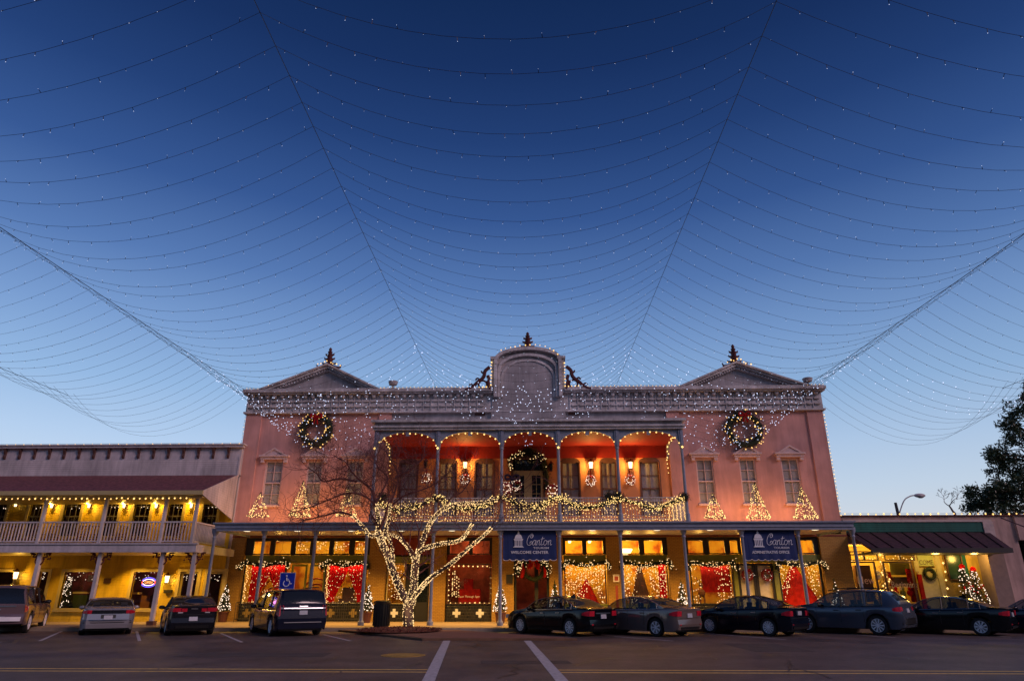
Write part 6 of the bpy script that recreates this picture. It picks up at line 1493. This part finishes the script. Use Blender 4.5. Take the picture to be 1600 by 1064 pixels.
# ------------------------------------------------------------------ vehicles
def interp(pts, x):
    if x <= pts[0][0]: return pts[0][1]
    for (a,b),(c,d) in zip(pts, pts[1:]):
        if x <= c: t = (x-a)/(c-a) if c > a else 0; t2 = t*t*(3-2*t)*.35+t*.65; return b+(d-b)*t2
    return pts[-1][1]
def vehicle(name, label, cat, loc, rz, body, sp, group='cars parked along the kerb'):
    """local frame: x = 0 rear ... L front (heading +x), y left, z up."""
    L, W, H = sp['L'], sp['W'], sp['H']; hw = W/2
    t = thing(name, label, cat, loc, rz, group)
    top, sho = sp['top'], sp['sho']             # profiles, x measured from the REAR
    wr, wf = sp['wheels']; wrad = sp['wr']; ra = wrad+.07; gr = sp.get('clear', .20)
    xs = sorted({0,.03,.08,.16,.28,.42}|{L-.0,L-.03,L-.08,L-.16,L-.28,L-.45}|{.42+(L-.87)*i/44 for i in range(45)}|{w_+d for w_ in (wr,wf) for d in (-ra,-ra*.98,-ra*.9,-ra*.75,-ra*.5,0,ra*.5,ra*.75,ra*.9,ra*.98,ra)}|set(sp.get('xs',())))
    cols = {'body': MB(), 'glass': MB()}
    def section(x):
        e = min(x, L-x); tp_ = 1-.30*max(0,1-e/.55)**2.2 if e < .55 else 1.0
        if x < .55: tp_ = 1-sp.get('rtap',.14)*max(0,1-x/.45)**2.2 if x < .45 else 1.0
        w_ = hw*tp_; zs = interp(sho, x); zt = max(zs+.012, interp(top, x)); zb = gr
        for wx in (wr, wf):
            if abs(x-wx) < ra: zb = max(zb, wrad+math.sqrt(max(0,ra*ra-(x-wx)**2))*1.0)
        zb = min(zb, zs-.12)
        if x < .1 or x > L-.1: zb = gr+.06
        belt = zs+.015; th = min(1,(zt-zs)/.45); wt = w_*.955-(zt-zs)*sp.get('tumble',.34); wt2 = wt-.06*th
        zm = gr+(zs-gr)*.5
        P = [(w_*.975, zb), (w_*1.0, max(zb+.02, zm-.12) if zb < zm-.12 else zb+.02+(zs-zb)*.15), (w_*1.005, max(zb+.04,zm+.05) if zb<zm else zb+(zs-zb)*.45), (w_*.99, zs-.05 if zs-.05>zb+.05 else zb+(zs-zb)*.8), (w_*.955, belt),
             (w_*.955-(zt-zs)*.30*.25*0-(wt2 and 0), belt+.001)]
        # glass lower edge, glass upper edge, roof edge, roof
        g0 = (w_*.945, belt+.012*th); g1 = (wt+.015, zs+(zt-zs)*.86); r0 = (wt2, zt-.045*th); r1 = (wt2*.6, zt-.010*th); r2 = (0.0001, zt)
        P = P[:5]+[g0, g1, r0, r1, r2]
        return P
    # end contours: x shift by height
    def xshift(x, z):
        s = 0
        if x < .5:
            k = 1-x/.5; s = interp(sp['rear'], z)*k
        if x > L-.6:
            k = 1-(L-x)/.6; s -= interp(sp['front'], z)*k
        return x+s
    secs = [[(xshift(x,z), y, z) for y,z in section(x)] for x in xs]
    m = len(secs[0]); V = []
    for s_ in secs:
        V += [(x,-y,z) for x,y,z in s_] + [(x,y,z) for x,y,z in reversed(s_[:-1])]
    mm = 2*m-1
    gl = sp['glass']      # side glass x-range, list of (x0,x1)
    wsr, rwr = sp['ws'], sp['rw']   # windscreen / rear window x ranges
    body_f, side_f, ws_f, rw_f = [], [], [], []
    for i in range(len(xs)-1):
        xm = (xs[i]+xs[i+1])/2
        for j in range(mm-1):
            f = (i*mm+j, (i+1)*mm+j, (i+1)*mm+j+1, i*mm+j+1)
            side = j in (5, mm-2-5); roof = 7 <= j <= mm-2-7
            zt = interp(top,xm)-interp(sho,xm)
            if side and zt > .07 and any(a < xm < b for a,b in gl): side_f.append(f)
            elif roof and wsr[0] < xm < wsr[1]: ws_f.append(f)
            elif roof and rwr and rwr[0] < xm < rwr[1]: rw_f.append(f)
            else: body_f.append(f)
    def emit(fs):
        mb = MB(); idx = {}; out_ = []
        for f in fs:
            g = []
            for k in f:
                if k not in idx: idx[k] = len(mb.v); mb.v.append(V[k])
                g.append(idx[k])
            out_.append(tuple(g))
        mb.f = out_; return mb
    bmb = emit(body_f)
    # end caps
    def cap(i, rev, rearglass=None):
        s_ = V[i*mm:(i+1)*mm]; n = len(s_)
        left = s_[:m]; right = list(reversed(s_[m-1:]))
        fs_b, fs_g = [], []
        for k in range(m-1):
            q4 = [left[k], left[k+1], right[k+1], right[k]]
            if rev: q4.reverse()
            zmid = (left[k][2]+left[k+1][2])/2
            if rearglass and rearglass[0] <= zmid <= rearglass[1]: fs_g.append(q4)
            else: fs_b.append(q4)
        return fs_b, fs_g
    for i, rev in ((0,False),(len(xs)-1,True)):
        b_, _ = cap(i, rev)
        for q4 in b_: bmb.add(q4, [(0,1,2,3)])
    # underside + inner arches
    bo_ = lpart(bmb, 'body', body, t, smooth=True)
    ub = MB().box(.25, L-.25, -hw*.86, hw*.86, gr-.02, gr+.25).box(.12, L-.12, -hw*.80, hw*.80, gr+.251, min(interp(sho,.3),interp(sho,L-.3))-.2)
    lpart(ub, 'underbody', M['cblack'], t)
    for hs_ in (0,1):
        sf = [f for f in side_f if (V[f[0]][1] > 0) == bool(hs_)]
        if sf: lpart(emit(sf), 'side_window', M['carglass'], t, smooth=True)
    ch_ = mat('dark_seat_cloth',(.03,.03,.032),.9)
    xf = sp['ws'][0]-.75; zs_ = interp(sho, xf)
    for (xx, yy, ww, nm) in ((xf,hw*.42,.26,'seat'),(xf,-hw*.42,.26,'seat'),(xf-.95,0,hw*.72,'rear_seat')):
        mb = MB().box(xx-.06,xx+.08,yy-ww,yy+ww,gr+.2,zs_+.10).box(xx,xx+.5,yy-ww,yy+ww,gr+.2,gr+.42)
        for q_ in ((0,) if ww < .3 else (-.5,.5)): mb.box(xx-.05,xx+.05,yy+q_-.12,yy+q_+.12,zs_+.101,zs_+.27)
        lpart(mb, nm, ch_, t)
    lpart(MB().box(sp['ws'][0]+.25,sp['ws'][1]-.05,-hw*.80,hw*.80,zs_-.25,zs_-.01), 'dashboard', ch_, t)
    if ws_f: lpart(emit(ws_f), 'windscreen', M['carglass'], t, smooth=True)
    if rw_f: lpart(emit(rw_f), 'rear_window', M['cglass'], t, smooth=True)
    # pillars, side trim, window chrome
    for px in sp['pillars']:
        pl = MB()
        P0 = section(px)
        for s in (-1,1): lpart(MB().tube([(px,s*(P0[5][0]+.006),P0[5][1]),(px,s*(P0[6][0]+.006),P0[6][1]+.01)], .032, 4), 'pillar', M['cblack'], t)
    if sp.get('chrome', True):
        ch = MB()
        for s in (-1,1):
            a0,a1 = gl[0][0], gl[-1][1]; nn = 26
            upp = []; lo = []
            for k in range(nn+1):
                x = a0+(a1-a0)*k/nn; S_ = section(x); upp.append((x,s*(S_[6][0]+.012),S_[6][1]+.004)); lo.append((x,s*(S_[5][0]+.012),S_[5][1]-.004))
            ch.tube(upp+list(reversed(lo))+[upp[0]], .011, 4)
        lpart(ch, 'window_trim', M['chrome'] if sp.get('chrome')!='dark' else M['cblack'], t)
    # door lines and handles
    ln = MB(); hdl = MB()
    for px in sp['doors']:
        P0 = section(px)
        for s in (-1,1): ln.tube([(px,s*(P0[4][0]+.004),P0[4][1]),(px+.01,s*(P0[3][0]+.002),P0[3][1]),(px+.02,s*(P0[2][0]+.002),P0[2][1]),(px+.02,s*(P0[1][0]+.002),P0[1][1]-.05)], .007, 3)
    for px in sp['handles']:
        P0 = section(px)
        for s in (-1,1):
            y = s*(P0[3][0]+.012); z = P0[3][1]-.06; hdl.box(px-.10,px+.10,min(y,y+s*.022),max(y,y+s*.022),z-.016,z+.016)
    lpart(ln, 'door_seams', M['cblack'], t)
    for s in (0,): lpart(hdl, 'door_handles', M['chrome'] if sp.get('chandle',True) else body, t)
    # mirrors
    for s in (-1,1):
        mxp = sp['mirror']; P0 = section(mxp); mb = MB().ball((0,0,0), .11, 8, .75)
        mb.v = [(v[0]*.7+mxp, v[1]*1.15+s*(P0[4][0]+.13), v[2]+P0[4][1]+.07) for v in mb.v]; mb.tube([(mxp,s*(P0[4][0]-.03),P0[4][1]+.01),(mxp,s*(P0[4][0]+.08),P0[4][1]+.04)], .03, 5)
        lpart(mb, 'mirror', sp.get('mirm',body), t, smooth=True)
    # wheels
    for wx in (wr, wf):
        for s in (-1,1):
            y0 = s*(hw-.215); y1 = s*(hw-.012)
            tw_ = abs(y1-y0)
            prof = [(wrad*.64,0),(wrad*.93,0),(wrad,.03),(wrad,tw_-.03),(wrad*.94,tw_),(wrad*.70,tw_),(wrad*.66,tw_-.03)]
            mb = MB().lathe(prof, (0,0,0), 26, 'y')
            mb.v = [(v[0]+wx, y0+s*v[1], v[2]+wrad) for v in mb.v]
            wl = thing_child(t, 'wheel', mb, M['rubber'], True)
            rm = MB().lathe([(wrad*.60,tw_-.035),(wrad*.68,tw_-.012),(wrad*.66,tw_-.002),(wrad*.62,tw_-.03)], (0,0,0), 26, 'y').lathe([(wrad*.16,tw_-.05),(wrad*.15,tw_-.012),(.02,tw_-.008)], (0,0,0), 12, 'y')
            ns_ = sp['spokes']
            for k in range(ns_):
                a = 2*math.pi*k/ns_; ca, sa = math.cos(a), math.sin(a)
                r0_, r1_ = wrad*.12, wrad*.64; w0, w1 = sp.get('sw',(.014,.028))
                q8 = []
                for yy in (tw_-.05, tw_-.014):
                    for (rr,ww) in ((r0_,-w0),(r1_,-w1),(r1_,w1),(r0_,w0)): q8.append((rr*ca-ww*sa, yy, rr*sa+ww*ca))
                rm.add(q8, [(0,1,2,3),(7,6,5,4),(0,4,5,1),(1,5,6,2),(2,6,7,3),(3,7,4,0)])
            rm.v = [(v[0]+wx, y0+s*v[1], v[2]+wrad) for v in rm.v]
            lpart(rm, 'rim', M['alloy'], wl)
            dk = MB().lathe([(wrad*.64,tw_-.075),(.01,tw_-.07)], (0,0,0), 20, 'y'); dk.v = [(v[0]+wx, y0+s*v[1], v[2]+wrad) for v in dk.v]; lpart(dk, 'brake_disc', M['cblack'], wl)
    # rear details are laid on the rear contour
    def rx(z, y=0):
        k = abs(y)/hw; return interp(sp['rear'], z) + (.0 if k < .75 else (k-.75)*.5)
    def rear_box(mbx, ya, yb, za, zb, d=.02, inn=.03):
        n = 5; ys_ = [ya+(yb-ya)*i/n for i in range(n+1)]
        o_ = []; 
        for y in ys_:
            for z in (za, zb): o_.append((rx(z,y)-d, y, z))
        bkk = [(x+inn+d, y, z) for x,y,z in o_]; k = len(o_); fs = []
        for i in range(n): a = 2*i; fs += [(a,a+1,a+3,a+2),(k+a,k+a+2,k+a+3,k+a+1),(a,a+2,k+a+2,k+a),(a+1,k+a+1,k+a+3,a+3)]
        fs += [(0,k,k+1,1),(2*n,2*n+1,k+2*n+1,k+2*n)]
        mbx.add(o_+bkk, fs); return mbx
    for item in sp['rearparts']:
        nm, ya, yb, za, zb, mm_, d = item
        if ya > 0:   # mirrored pair, each its own part
            yl = min(yb, hw*(1-sp.get('rtap',.14))-.01)
            for s in (-1,1):
                mb = MB(); rear_box(mb, s*ya, s*yl, za, zb, d)
                if nm == 'tail_light' and sp.get('wrap', .25):
                    # wraps round the flank
                    q = []; wl_ = sp.get('wrap', .25)
                    for x in (.0, .03, .07, .06+wl_*.5, .06+wl_):
                        fz = max(0,(x-.06)/wl_)
                        for z in (za+(zb-za)*.18*fz, zb-(zb-za)*.35*fz):
                            S_ = section(x+.0); zz = z; yy = interp([(S_[1][1],S_[1][0]),(S_[2][1],S_[2][0]),(S_[3][1],S_[3][0]),(S_[4][1],S_[4][0])], zz)
                            q.append((xshift(x,zz)-(.018 if x < .05 else 0), s*(yy+.014), zz))
                    mb.add(q, [(0,1,3,2),(2,3,5,4),(4,5,7,6),(6,7,9,8)])
                    mb.add([(rx(za,ya)-d,s*(ya+(yb-ya)*.6),za),(rx(zb,ya)-d,s*(ya+(yb-ya)*.6),zb),q[1],q[0]], [(0,1,2,3)])
                lpart(mb, nm, mm_, t)
        else:
            mb = MB(); rear_box(mb, ya, yb, za, zb, d); lpart(mb, nm, mm_, t)
    if sp.get('plate_text'):
        pz, py_ = sp['plate']; mb = MB()
        lpart(rear_box(mb, py_-.155, py_+.155, pz-.075, pz+.075, .045), 'licence_plate', M['plate'], t)
    # front: dark grille, headlights (seen from a step to the side)
    fx = L-interp(sp['front'], .62)
    for s in (-1,1):
        mb = MB().box(fx-.16, fx+.005, s*hw*.50, s*hw*.84, .58, .72); lpart(mb, 'headlight', M['clear'], t)
    lpart(MB().box(fx-.1, fx+.012, -hw*.44, hw*.44, .50, .70), 'grille', M['cblack'], t)
    for fn in sp.get('extra', ()): fn(t, sp, section, xshift, rx, rear_box, body)
    return t
def thing_child(parent, name, mb, m, smooth=False): return lpart(mb, name, m, parent, smooth)
def paintm(name, col, rough=.28, metal=.3): return mat(name, col, .16, metal=metal*.6, vary=.04, scale=2, coat=.2, spec=.35)
B_black = paintm('black_car_paint', (.005,.006,.008), .22, .2); B_black2 = paintm('blue_black_car_paint', (.004,.006,.014), .22, .2)
B_navy = paintm('navy_car_paint', (.004,.007,.024), .25, .3); B_tan = paintm('taupe_car_paint', (.20,.155,.14), .3, .6)
B_grey = paintm('blue_grey_car_paint', (.085,.10,.13), .3, .6); B_silver = paintm('silver_car_paint', (.33,.32,.35), .32, .6)
B_char = paintm('charcoal_black_paint', (.007,.008,.013), .25, .3); B_neon_silver = paintm('neon_tinted_silver_paint', (.20,.135,.145), .35, .6)  # utility vehicle: silver with the neon's reddish reflection put into the paint
B_neon_side = paintm('neon_reddened_side_paint', (.20,.10,.10), .3, .4)  # unused; silver flank with the neon reflection put into its colour
def sedan(L=4.85, H=1.46, W=1.83, trunk=1.02, **k):
    s = dict(L=L, W=W, H=H, wr=.33, spokes=10,
      top=[(0,trunk-.03),(.12,trunk),(.55,trunk+.02),(.62,trunk+.03),(1.35,H-.10),(1.75,H-.02),(2.15,H),(2.55,H-.025),(2.9,H-.10),(3.55,.98),(4.2,.90),(L-.2,.74),(L,.66)],
      sho=[(0,trunk-.10),(.3,trunk-.04),(.7,trunk-.05),(1.6,.95),(2.6,.92),(3.5,.88),(4.2,.82),(L-.2,.68),(L,.6)],
      rear=[(.2,.10),(.34,.02),(.55,.0),(.62,.05),(.85,.06),(trunk-.05,.02),(trunk+.05,.06)], front=[(.2,.08),(.35,.0),(.55,.0),(.7,.06),(.9,.16)],
      wheels=(1.02, 1.02+L*.573), glass=[(.92,3.42)], ws=(2.78,3.52), rw=(.66,1.50), pillars=(1.32,2.25), doors=(1.52,2.32,3.30), handles=(1.62,2.50), mirror=3.15,
      plate=(.80,0), plate_text='x',
      rearparts=[('tail_light',.52,.84,.74,.92,M['tail'],.02),('trunk_seam',-.62,.62,.665,.68,M['cblack'],.005),('bumper_insert',-.6,.6,.28,.36,M['cblack'],.012),('reflector',.62,.8,.42,.46,M['tail'],.012)])
    s.update(k); return s
def antenna_fin(t, sp, section, *a):
    mb = MB().prism([(1.45,sp['H']-.10),(1.75,sp['H']-.04),(1.52,sp['H']+.06)], -.02, .02, 'y'); lpart(mb, 'antenna_fin', a[-1], t)
def trunk_chrome(t, sp, section, xshift, rx, rear_box, body): lpart(rear_box(MB(), -.42, .42, sp['plate'][0]+.10, sp['plate'][0]+.135, .03), 'trunk_chrome', M['chrome'], t)
def place(pxw, pyw, deg, sp, side='left', wheelY=None):
    """position a vehicle from the ground contact of its rear-left wheel; heading deg = rotation of +x axis (front)."""
    a = R(deg); gx_, gy_ = G(pxw, pyw) if wheelY is None else (AX(pxw,pyw,wheelY), wheelY)
    lx, ly = sp['wheels'][0], (sp['W']/2-.1)*(1 if side == 'left' else -1)
    return (gx_-(lx*math.cos(a)-ly*math.sin(a)), gy_-(lx*math.sin(a)+ly*math.cos(a)), 0)
HR = 90+44      # heading of right-hand row: away and to the left
s5 = sedan(L=4.87, H=1.47, spokes=10, sw=(.008,.026), extra=(trunk_chrome,antenna_fin), plate=(.72,0))
vehicle('parked_sedan','glossy black sedan parked just below the welcome centre awning','car', place(892,994,HR,s5,wheelY=28.3), R(HR), B_black, s5)
s6 = sedan(L=4.93, H=1.48, spokes=7, sw=(.016,.036), chandle=False, mirm=B_tan, trunk=1.04, plate=(.76,0))
vehicle('parked_sedan','taupe grey sedan with red tail light between two black sedans','car', place(1027,994,HR,s6,wheelY=28.2), R(HR), B_tan, s6)
s7 = sedan(L=4.46, H=1.49, W=1.70, spokes=12, sw=(.010,.020), trunk=1.06, extra=(), plate=(.84,0), chrome='dark',
   top=[(0,1.02),(.12,1.05),(.4,1.07),(.5,1.09),(1.25,1.38),(1.7,1.48),(2.1,1.49),(2.45,1.46),(2.75,1.36),(3.4,.99),(3.95,.90),(4.26,.76),(4.46,.66)],
   sho=[(0,.96),(.3,1.0),(.7,.99),(1.6,.96),(2.6,.92),(3.3,.88),(3.9,.82),(4.3,.68),(4.46,.6)], wheels=(.95,3.55), ws=(2.65,3.35), glass=[(.85,3.25)], mirror=3.0, doors=(1.40,2.18,3.1), pillars=(1.22,2.12), handles=(1.5,2.35), rw=(.55,1.4))
vehicle('parked_sedan','compact blue-black sedan with hubcaps parked below the double door','car', place(1203.6,993,HR,s7,wheelY=28.5), R(HR), B_black2, s7)
def suv(L=4.75, H=1.72, W=1.92, **k):
    s = dict(L=L, W=W, H=H, wr=.37, spokes=10, clear=.24, tumble=.24,
      top=[(0,1.16),(.06,1.28),(.30,1.50),(.55,1.64),(.9,H-.03),(1.6,H),(2.3,H-.02),(2.8,H-.12),(3.5,1.16),(4.1,1.08),(L-.25,.94),(L,.80)],
      sho=[(0,1.06),(.4,1.08),(1.0,1.06),(2.4,1.02),(3.4,1.02),(4.1,.98),(L-.25,.84),(L,.72)],
      rear=[(.24,.08),(.4,.0),(.7,.0),(.78,.07),(1.0,.09),(1.15,.10)], front=[(.24,.1),(.4,.0),(.7,.0),(.9,.1)],
      wheels=(.98,.98+2.82), glass=[(.72,3.35)], ws=(2.72,3.48), rw=(.07,.50), pillars=(1.28,2.28), doors=(1.42,2.32,3.3), handles=(1.62,2.5), mirror=3.1, chrome='dark', mirm=M['cblack'], chandle=False,
      plate=(.92,0), plate_text='x',
      rearparts=[('tail_light',.60,.90,.90,1.08,M['clear'],.02),('bumper',-.86,.86,.42,.62,M['cblack'],.02),('tailgate_seam',-.7,.7,.66,.675,M['cblack'],.01)])
    s.update(k); return s
def roof_rails(t, sp, section, *a):
    mb = MB()
    for s in (-1,1): mb.tube([(x,s*(section(x)[7][0]-.02),section(x)[9][1]+.05) for x in (.8,1.2,1.8,2.4,2.8)], .02, 5)
    lpart(mb, 'roof_rails', M['cblack'], t)
s8 = suv(extra=(roof_rails,), rearparts=[('tail_light',.60,.92,.88,1.06,M['tail'],.02),('reversing_light',.62,.80,.80,.87,M['clear'],.022),('bumper',-.86,.86,.42,.62,M['cblack'],.02),('chrome_bar',-.6,.6,.63,.66,M['chrome'],.03),('exhaust',.5,.66,.34,.40,M['chrome'],.03)])
vehicle('parked_crossover','blue-grey crossover parked in front of the low shop, tallest in the right row','car', place(1374.4,987,HR+3,s8,wheelY=29.2), R(HR+3), B_grey, s8)
s9 = sedan(L=4.95, H=1.46, W=1.86, spokes=9, sw=(.012,.034), trunk=1.03, plate=(.78,0), extra=(antenna_fin,))
vehicle('parked_sedan','black sedan with chrome window line and large bright wheels in front of the low shop','car', place(1535.3,988,HR+4,s9,wheelY=29.0), R(HR+4), B_black, s9)
s10 = sedan(L=4.9, H=1.46, trunk=1.02)
vehicle('parked_sedan','dark blue sedan cut off by the right edge of the photo','car', place(1700,990,HR+4,s10,wheelY=29.3), R(HR+4), B_navy, s10)
# left-hand row
def place_rear(px, Y, deg, sp):
    """centre of rear bumper at pixel column px, distance Y"""
    a = R(deg); x = AX(px, 960, Y); return (x, Y, 0)
sm = dict(L=5.14, W=1.98, H=1.73, wr=.35, spokes=5, sw=(.03,.06), clear=.22, tumble=.16, rtap=.07,
      top=[(0,1.05),(.05,1.30),(.10,1.50),(.16,1.64),(.3,1.70),(.9,1.73),(2.2,1.73),(3.0,1.66),(3.5,1.50),(4.3,1.10),(4.7,1.0),(5.0,.86),(5.14,.74)],
      sho=[(0,.98),(.4,1.0),(2.4,.98),(3.6,.96),(4.5,.92),(4.95,.78),(5.14,.68)],
      rear=[(.24,.05),(.4,.0),(.62,.0),(.70,.04),(1.0,.06),(1.3,.14),(1.7,.24)], front=[(.24,.1),(.4,.0),(.7,.04),(.9,.2)],
      wheels=(1.0,4.08), glass=[(.30,1.30),(1.42,2.55),(2.67,3.95)], ws=(3.35,4.35), rw=(.035,.20), pillars=(1.36,2.61), doors=(1.40,2.6,3.7), handles=(1.6,2.75), mirror=3.65, mirm=B_navy,
      plate=(.86,0), plate_text='x', chandle=True, wrap=.16,
      rearparts=[('tail_light',.76,.955,.74,1.12,M['tail'],.022),('chrome_bar',-.76,.76,1.00,1.035,M['chrome'],.035),('bumper_strip',-.72,.72,.50,.525,M['chrome'],.03),('badge',-.16,.16,1.08,1.10,M['chrome'],.03),('bumper_seam',-.9,.9,.66,.67,M['cblack'],.01)], extra=(roof_rails,))
vehicle('parked_minivan','navy blue minivan with chrome tailgate bar beneath the accessible parking sign','car', place(423,997,90+34,sm,wheelY=28.2), R(90+34), B_navy, sm)
s3 = sedan(L=4.6, H=1.48, W=1.80, spokes=10, trunk=1.12, plate=(.62,0), chrome='dark', chandle=False, mirm=M['cblack'],
   top=[(0,1.09),(.10,1.12),(.35,1.13),(.42,1.14),(1.15,1.42),(1.6,1.47),(2.0,1.48),(2.4,1.45),(2.75,1.36),(3.4,1.0),(4.0,.92),(4.4,.78),(4.6,.66)],
   sho=[(0,1.00),(.3,1.05),(.7,1.04),(1.6,.98),(2.6,.94),(3.3,.9),(4.0,.84),(4.4,.7),(4.6,.6)], wheels=(.95,3.6), rw=(.44,1.25), ws=(2.65,3.35), glass=[(.8,3.3)], doors=(1.4,2.2,3.1), pillars=(1.25,2.15), handles=(1.5,2.35), mirror=3.0,
   rearparts=[('tail_light',.48,.84,.88,1.02,M['tail'],.024),('inner_lamp',.26,.46,.88,1.00,M['tail'],.022),('reversing_light',.40,.58,.83,.87,M['clear'],.024),('trunk_seam',-.66,.66,.77,.78,M['cblack'],.01),('badge',-.12,.12,.97,1.0,M['chrome'],.02),('bumper_insert',-.6,.6,.28,.38,M['cblack'],.02)])
vehicle('parked_hatchback','charcoal black car with twin red tail lights right of the silver sedan','car', place_rear(303,28.2,90+31,s3), R(90+31), B_char, s3)
s2 = sedan(L=5.0, H=1.40, W=1.88, spokes=8, trunk=1.02, plate=(.66,0), chrome='dark', chandle=False, mirm=B_silver, rtap=.22,
   top=[(0,.93),(.10,.99),(.5,1.04),(.95,1.06),(1.6,1.33),(2.0,1.39),(2.4,1.40),(2.7,1.36),(3.0,1.28),(3.6,.98),(4.3,.86),(4.8,.72),(5.0,.62)],
   sho=[(0,.86),(.3,.96),(.9,.99),(1.8,.94),(2.8,.92),(3.5,.88),(4.2,.80),(4.8,.66),(5.0,.56)], wheels=(1.08,3.85), rw=(1.0,1.75), ws=(2.85,3.55), glass=[(1.25,3.45)], doors=(1.8,3.2), pillars=(1.7,2.4), handles=(2.3,), mirror=3.2,
   rearparts=[('light_panel',-.74,.74,.80,.93,M['cglass'],.022),('tail_light',.60,.86,.80,.93,M['tail'],.018),('bumper_strip',-.85,.85,.55,.58,M['chrome'],.03),('bumper_groove',-.85,.85,.46,.485,M['cblack'],.01),('plate_recess',-.26,.26,.60,.76,M['cblack'],.012)])
vehicle('parked_sedan','old rounded silver sedan with a dark band across its tail, second from the left','car', place_rear(170,28.4,90+31,s2), R(90+31), B_silver, s2)
def pickup_extras(t, sp, section, xshift, rx, rear_box, body):
    lpart(rear_box(MB(), -.86, .86, .50, .66, .10, .12), 'rear_bumper', M['alloy'], t)
    lpart(MB().box(.10,.16,-.92,.92,1.02,1.06), 'tailgate_ledge', M['chrome'], t)
    for s in (-1,1):
        for xw_ in (.35,): pass
s1 = dict(L=5.6, W=2.02, H=1.90, wr=.41, spokes=6, sw=(.03,.05), clear=.34, tumble=.30, rtap=.07,
      top=[(0,1.10),(.03,1.16),(.10,1.45),(.20,1.74),(.5,1.86),(1.2,1.90),(2.8,1.89),(3.3,1.80),(4.0,1.26),(4.6,1.20),(5.3,1.08),(5.6,.92)],
      sho=[(0,1.08),(.4,1.12),(2.8,1.12),(4.0,1.12),(4.8,1.08),(5.3,.96),(5.6,.84)],
      rear=[(.3,.06),(.45,.0),(.65,.0),(.72,.05),(1.1,.07),(1.5,.12)], front=[(.3,.1),(.45,.0),(.8,.03),(1.0,.12)],
      wheels=(1.15,4.45), glass=[(.35,1.5),(1.62,2.6),(2.72,3.8)], ws=(3.15,4.05), rw=(.04,.24), pillars=(1.56,2.66), doors=(1.6,2.66,3.75), handles=(1.8,2.9), mirror=3.6, chrome='dark', mirm=M['cblack'], chandle=False,
      plate=(.60,-.15), plate_text='x', wrap=.12,
      rearparts=[('tail_light',.82,.985,.84,1.10,M['tail'],.022),('badge',-.10,.10,.92,.97,M['chrome'],.02),('tailgate_trim',-.6,.6,1.04,1.09,M['chrome'],.022),('tailgate_seam',-.8,.8,.72,.73,M['cblack'],.01)], extra=(pickup_extras,))
vehicle('parked_utility_vehicle','tall dull silver utility vehicle, reddish neon painted in, cut off by the left edge of the photo','car', place_rear(-6,28.6,90+25,s1), R(90+25), B_neon_silver, s1)
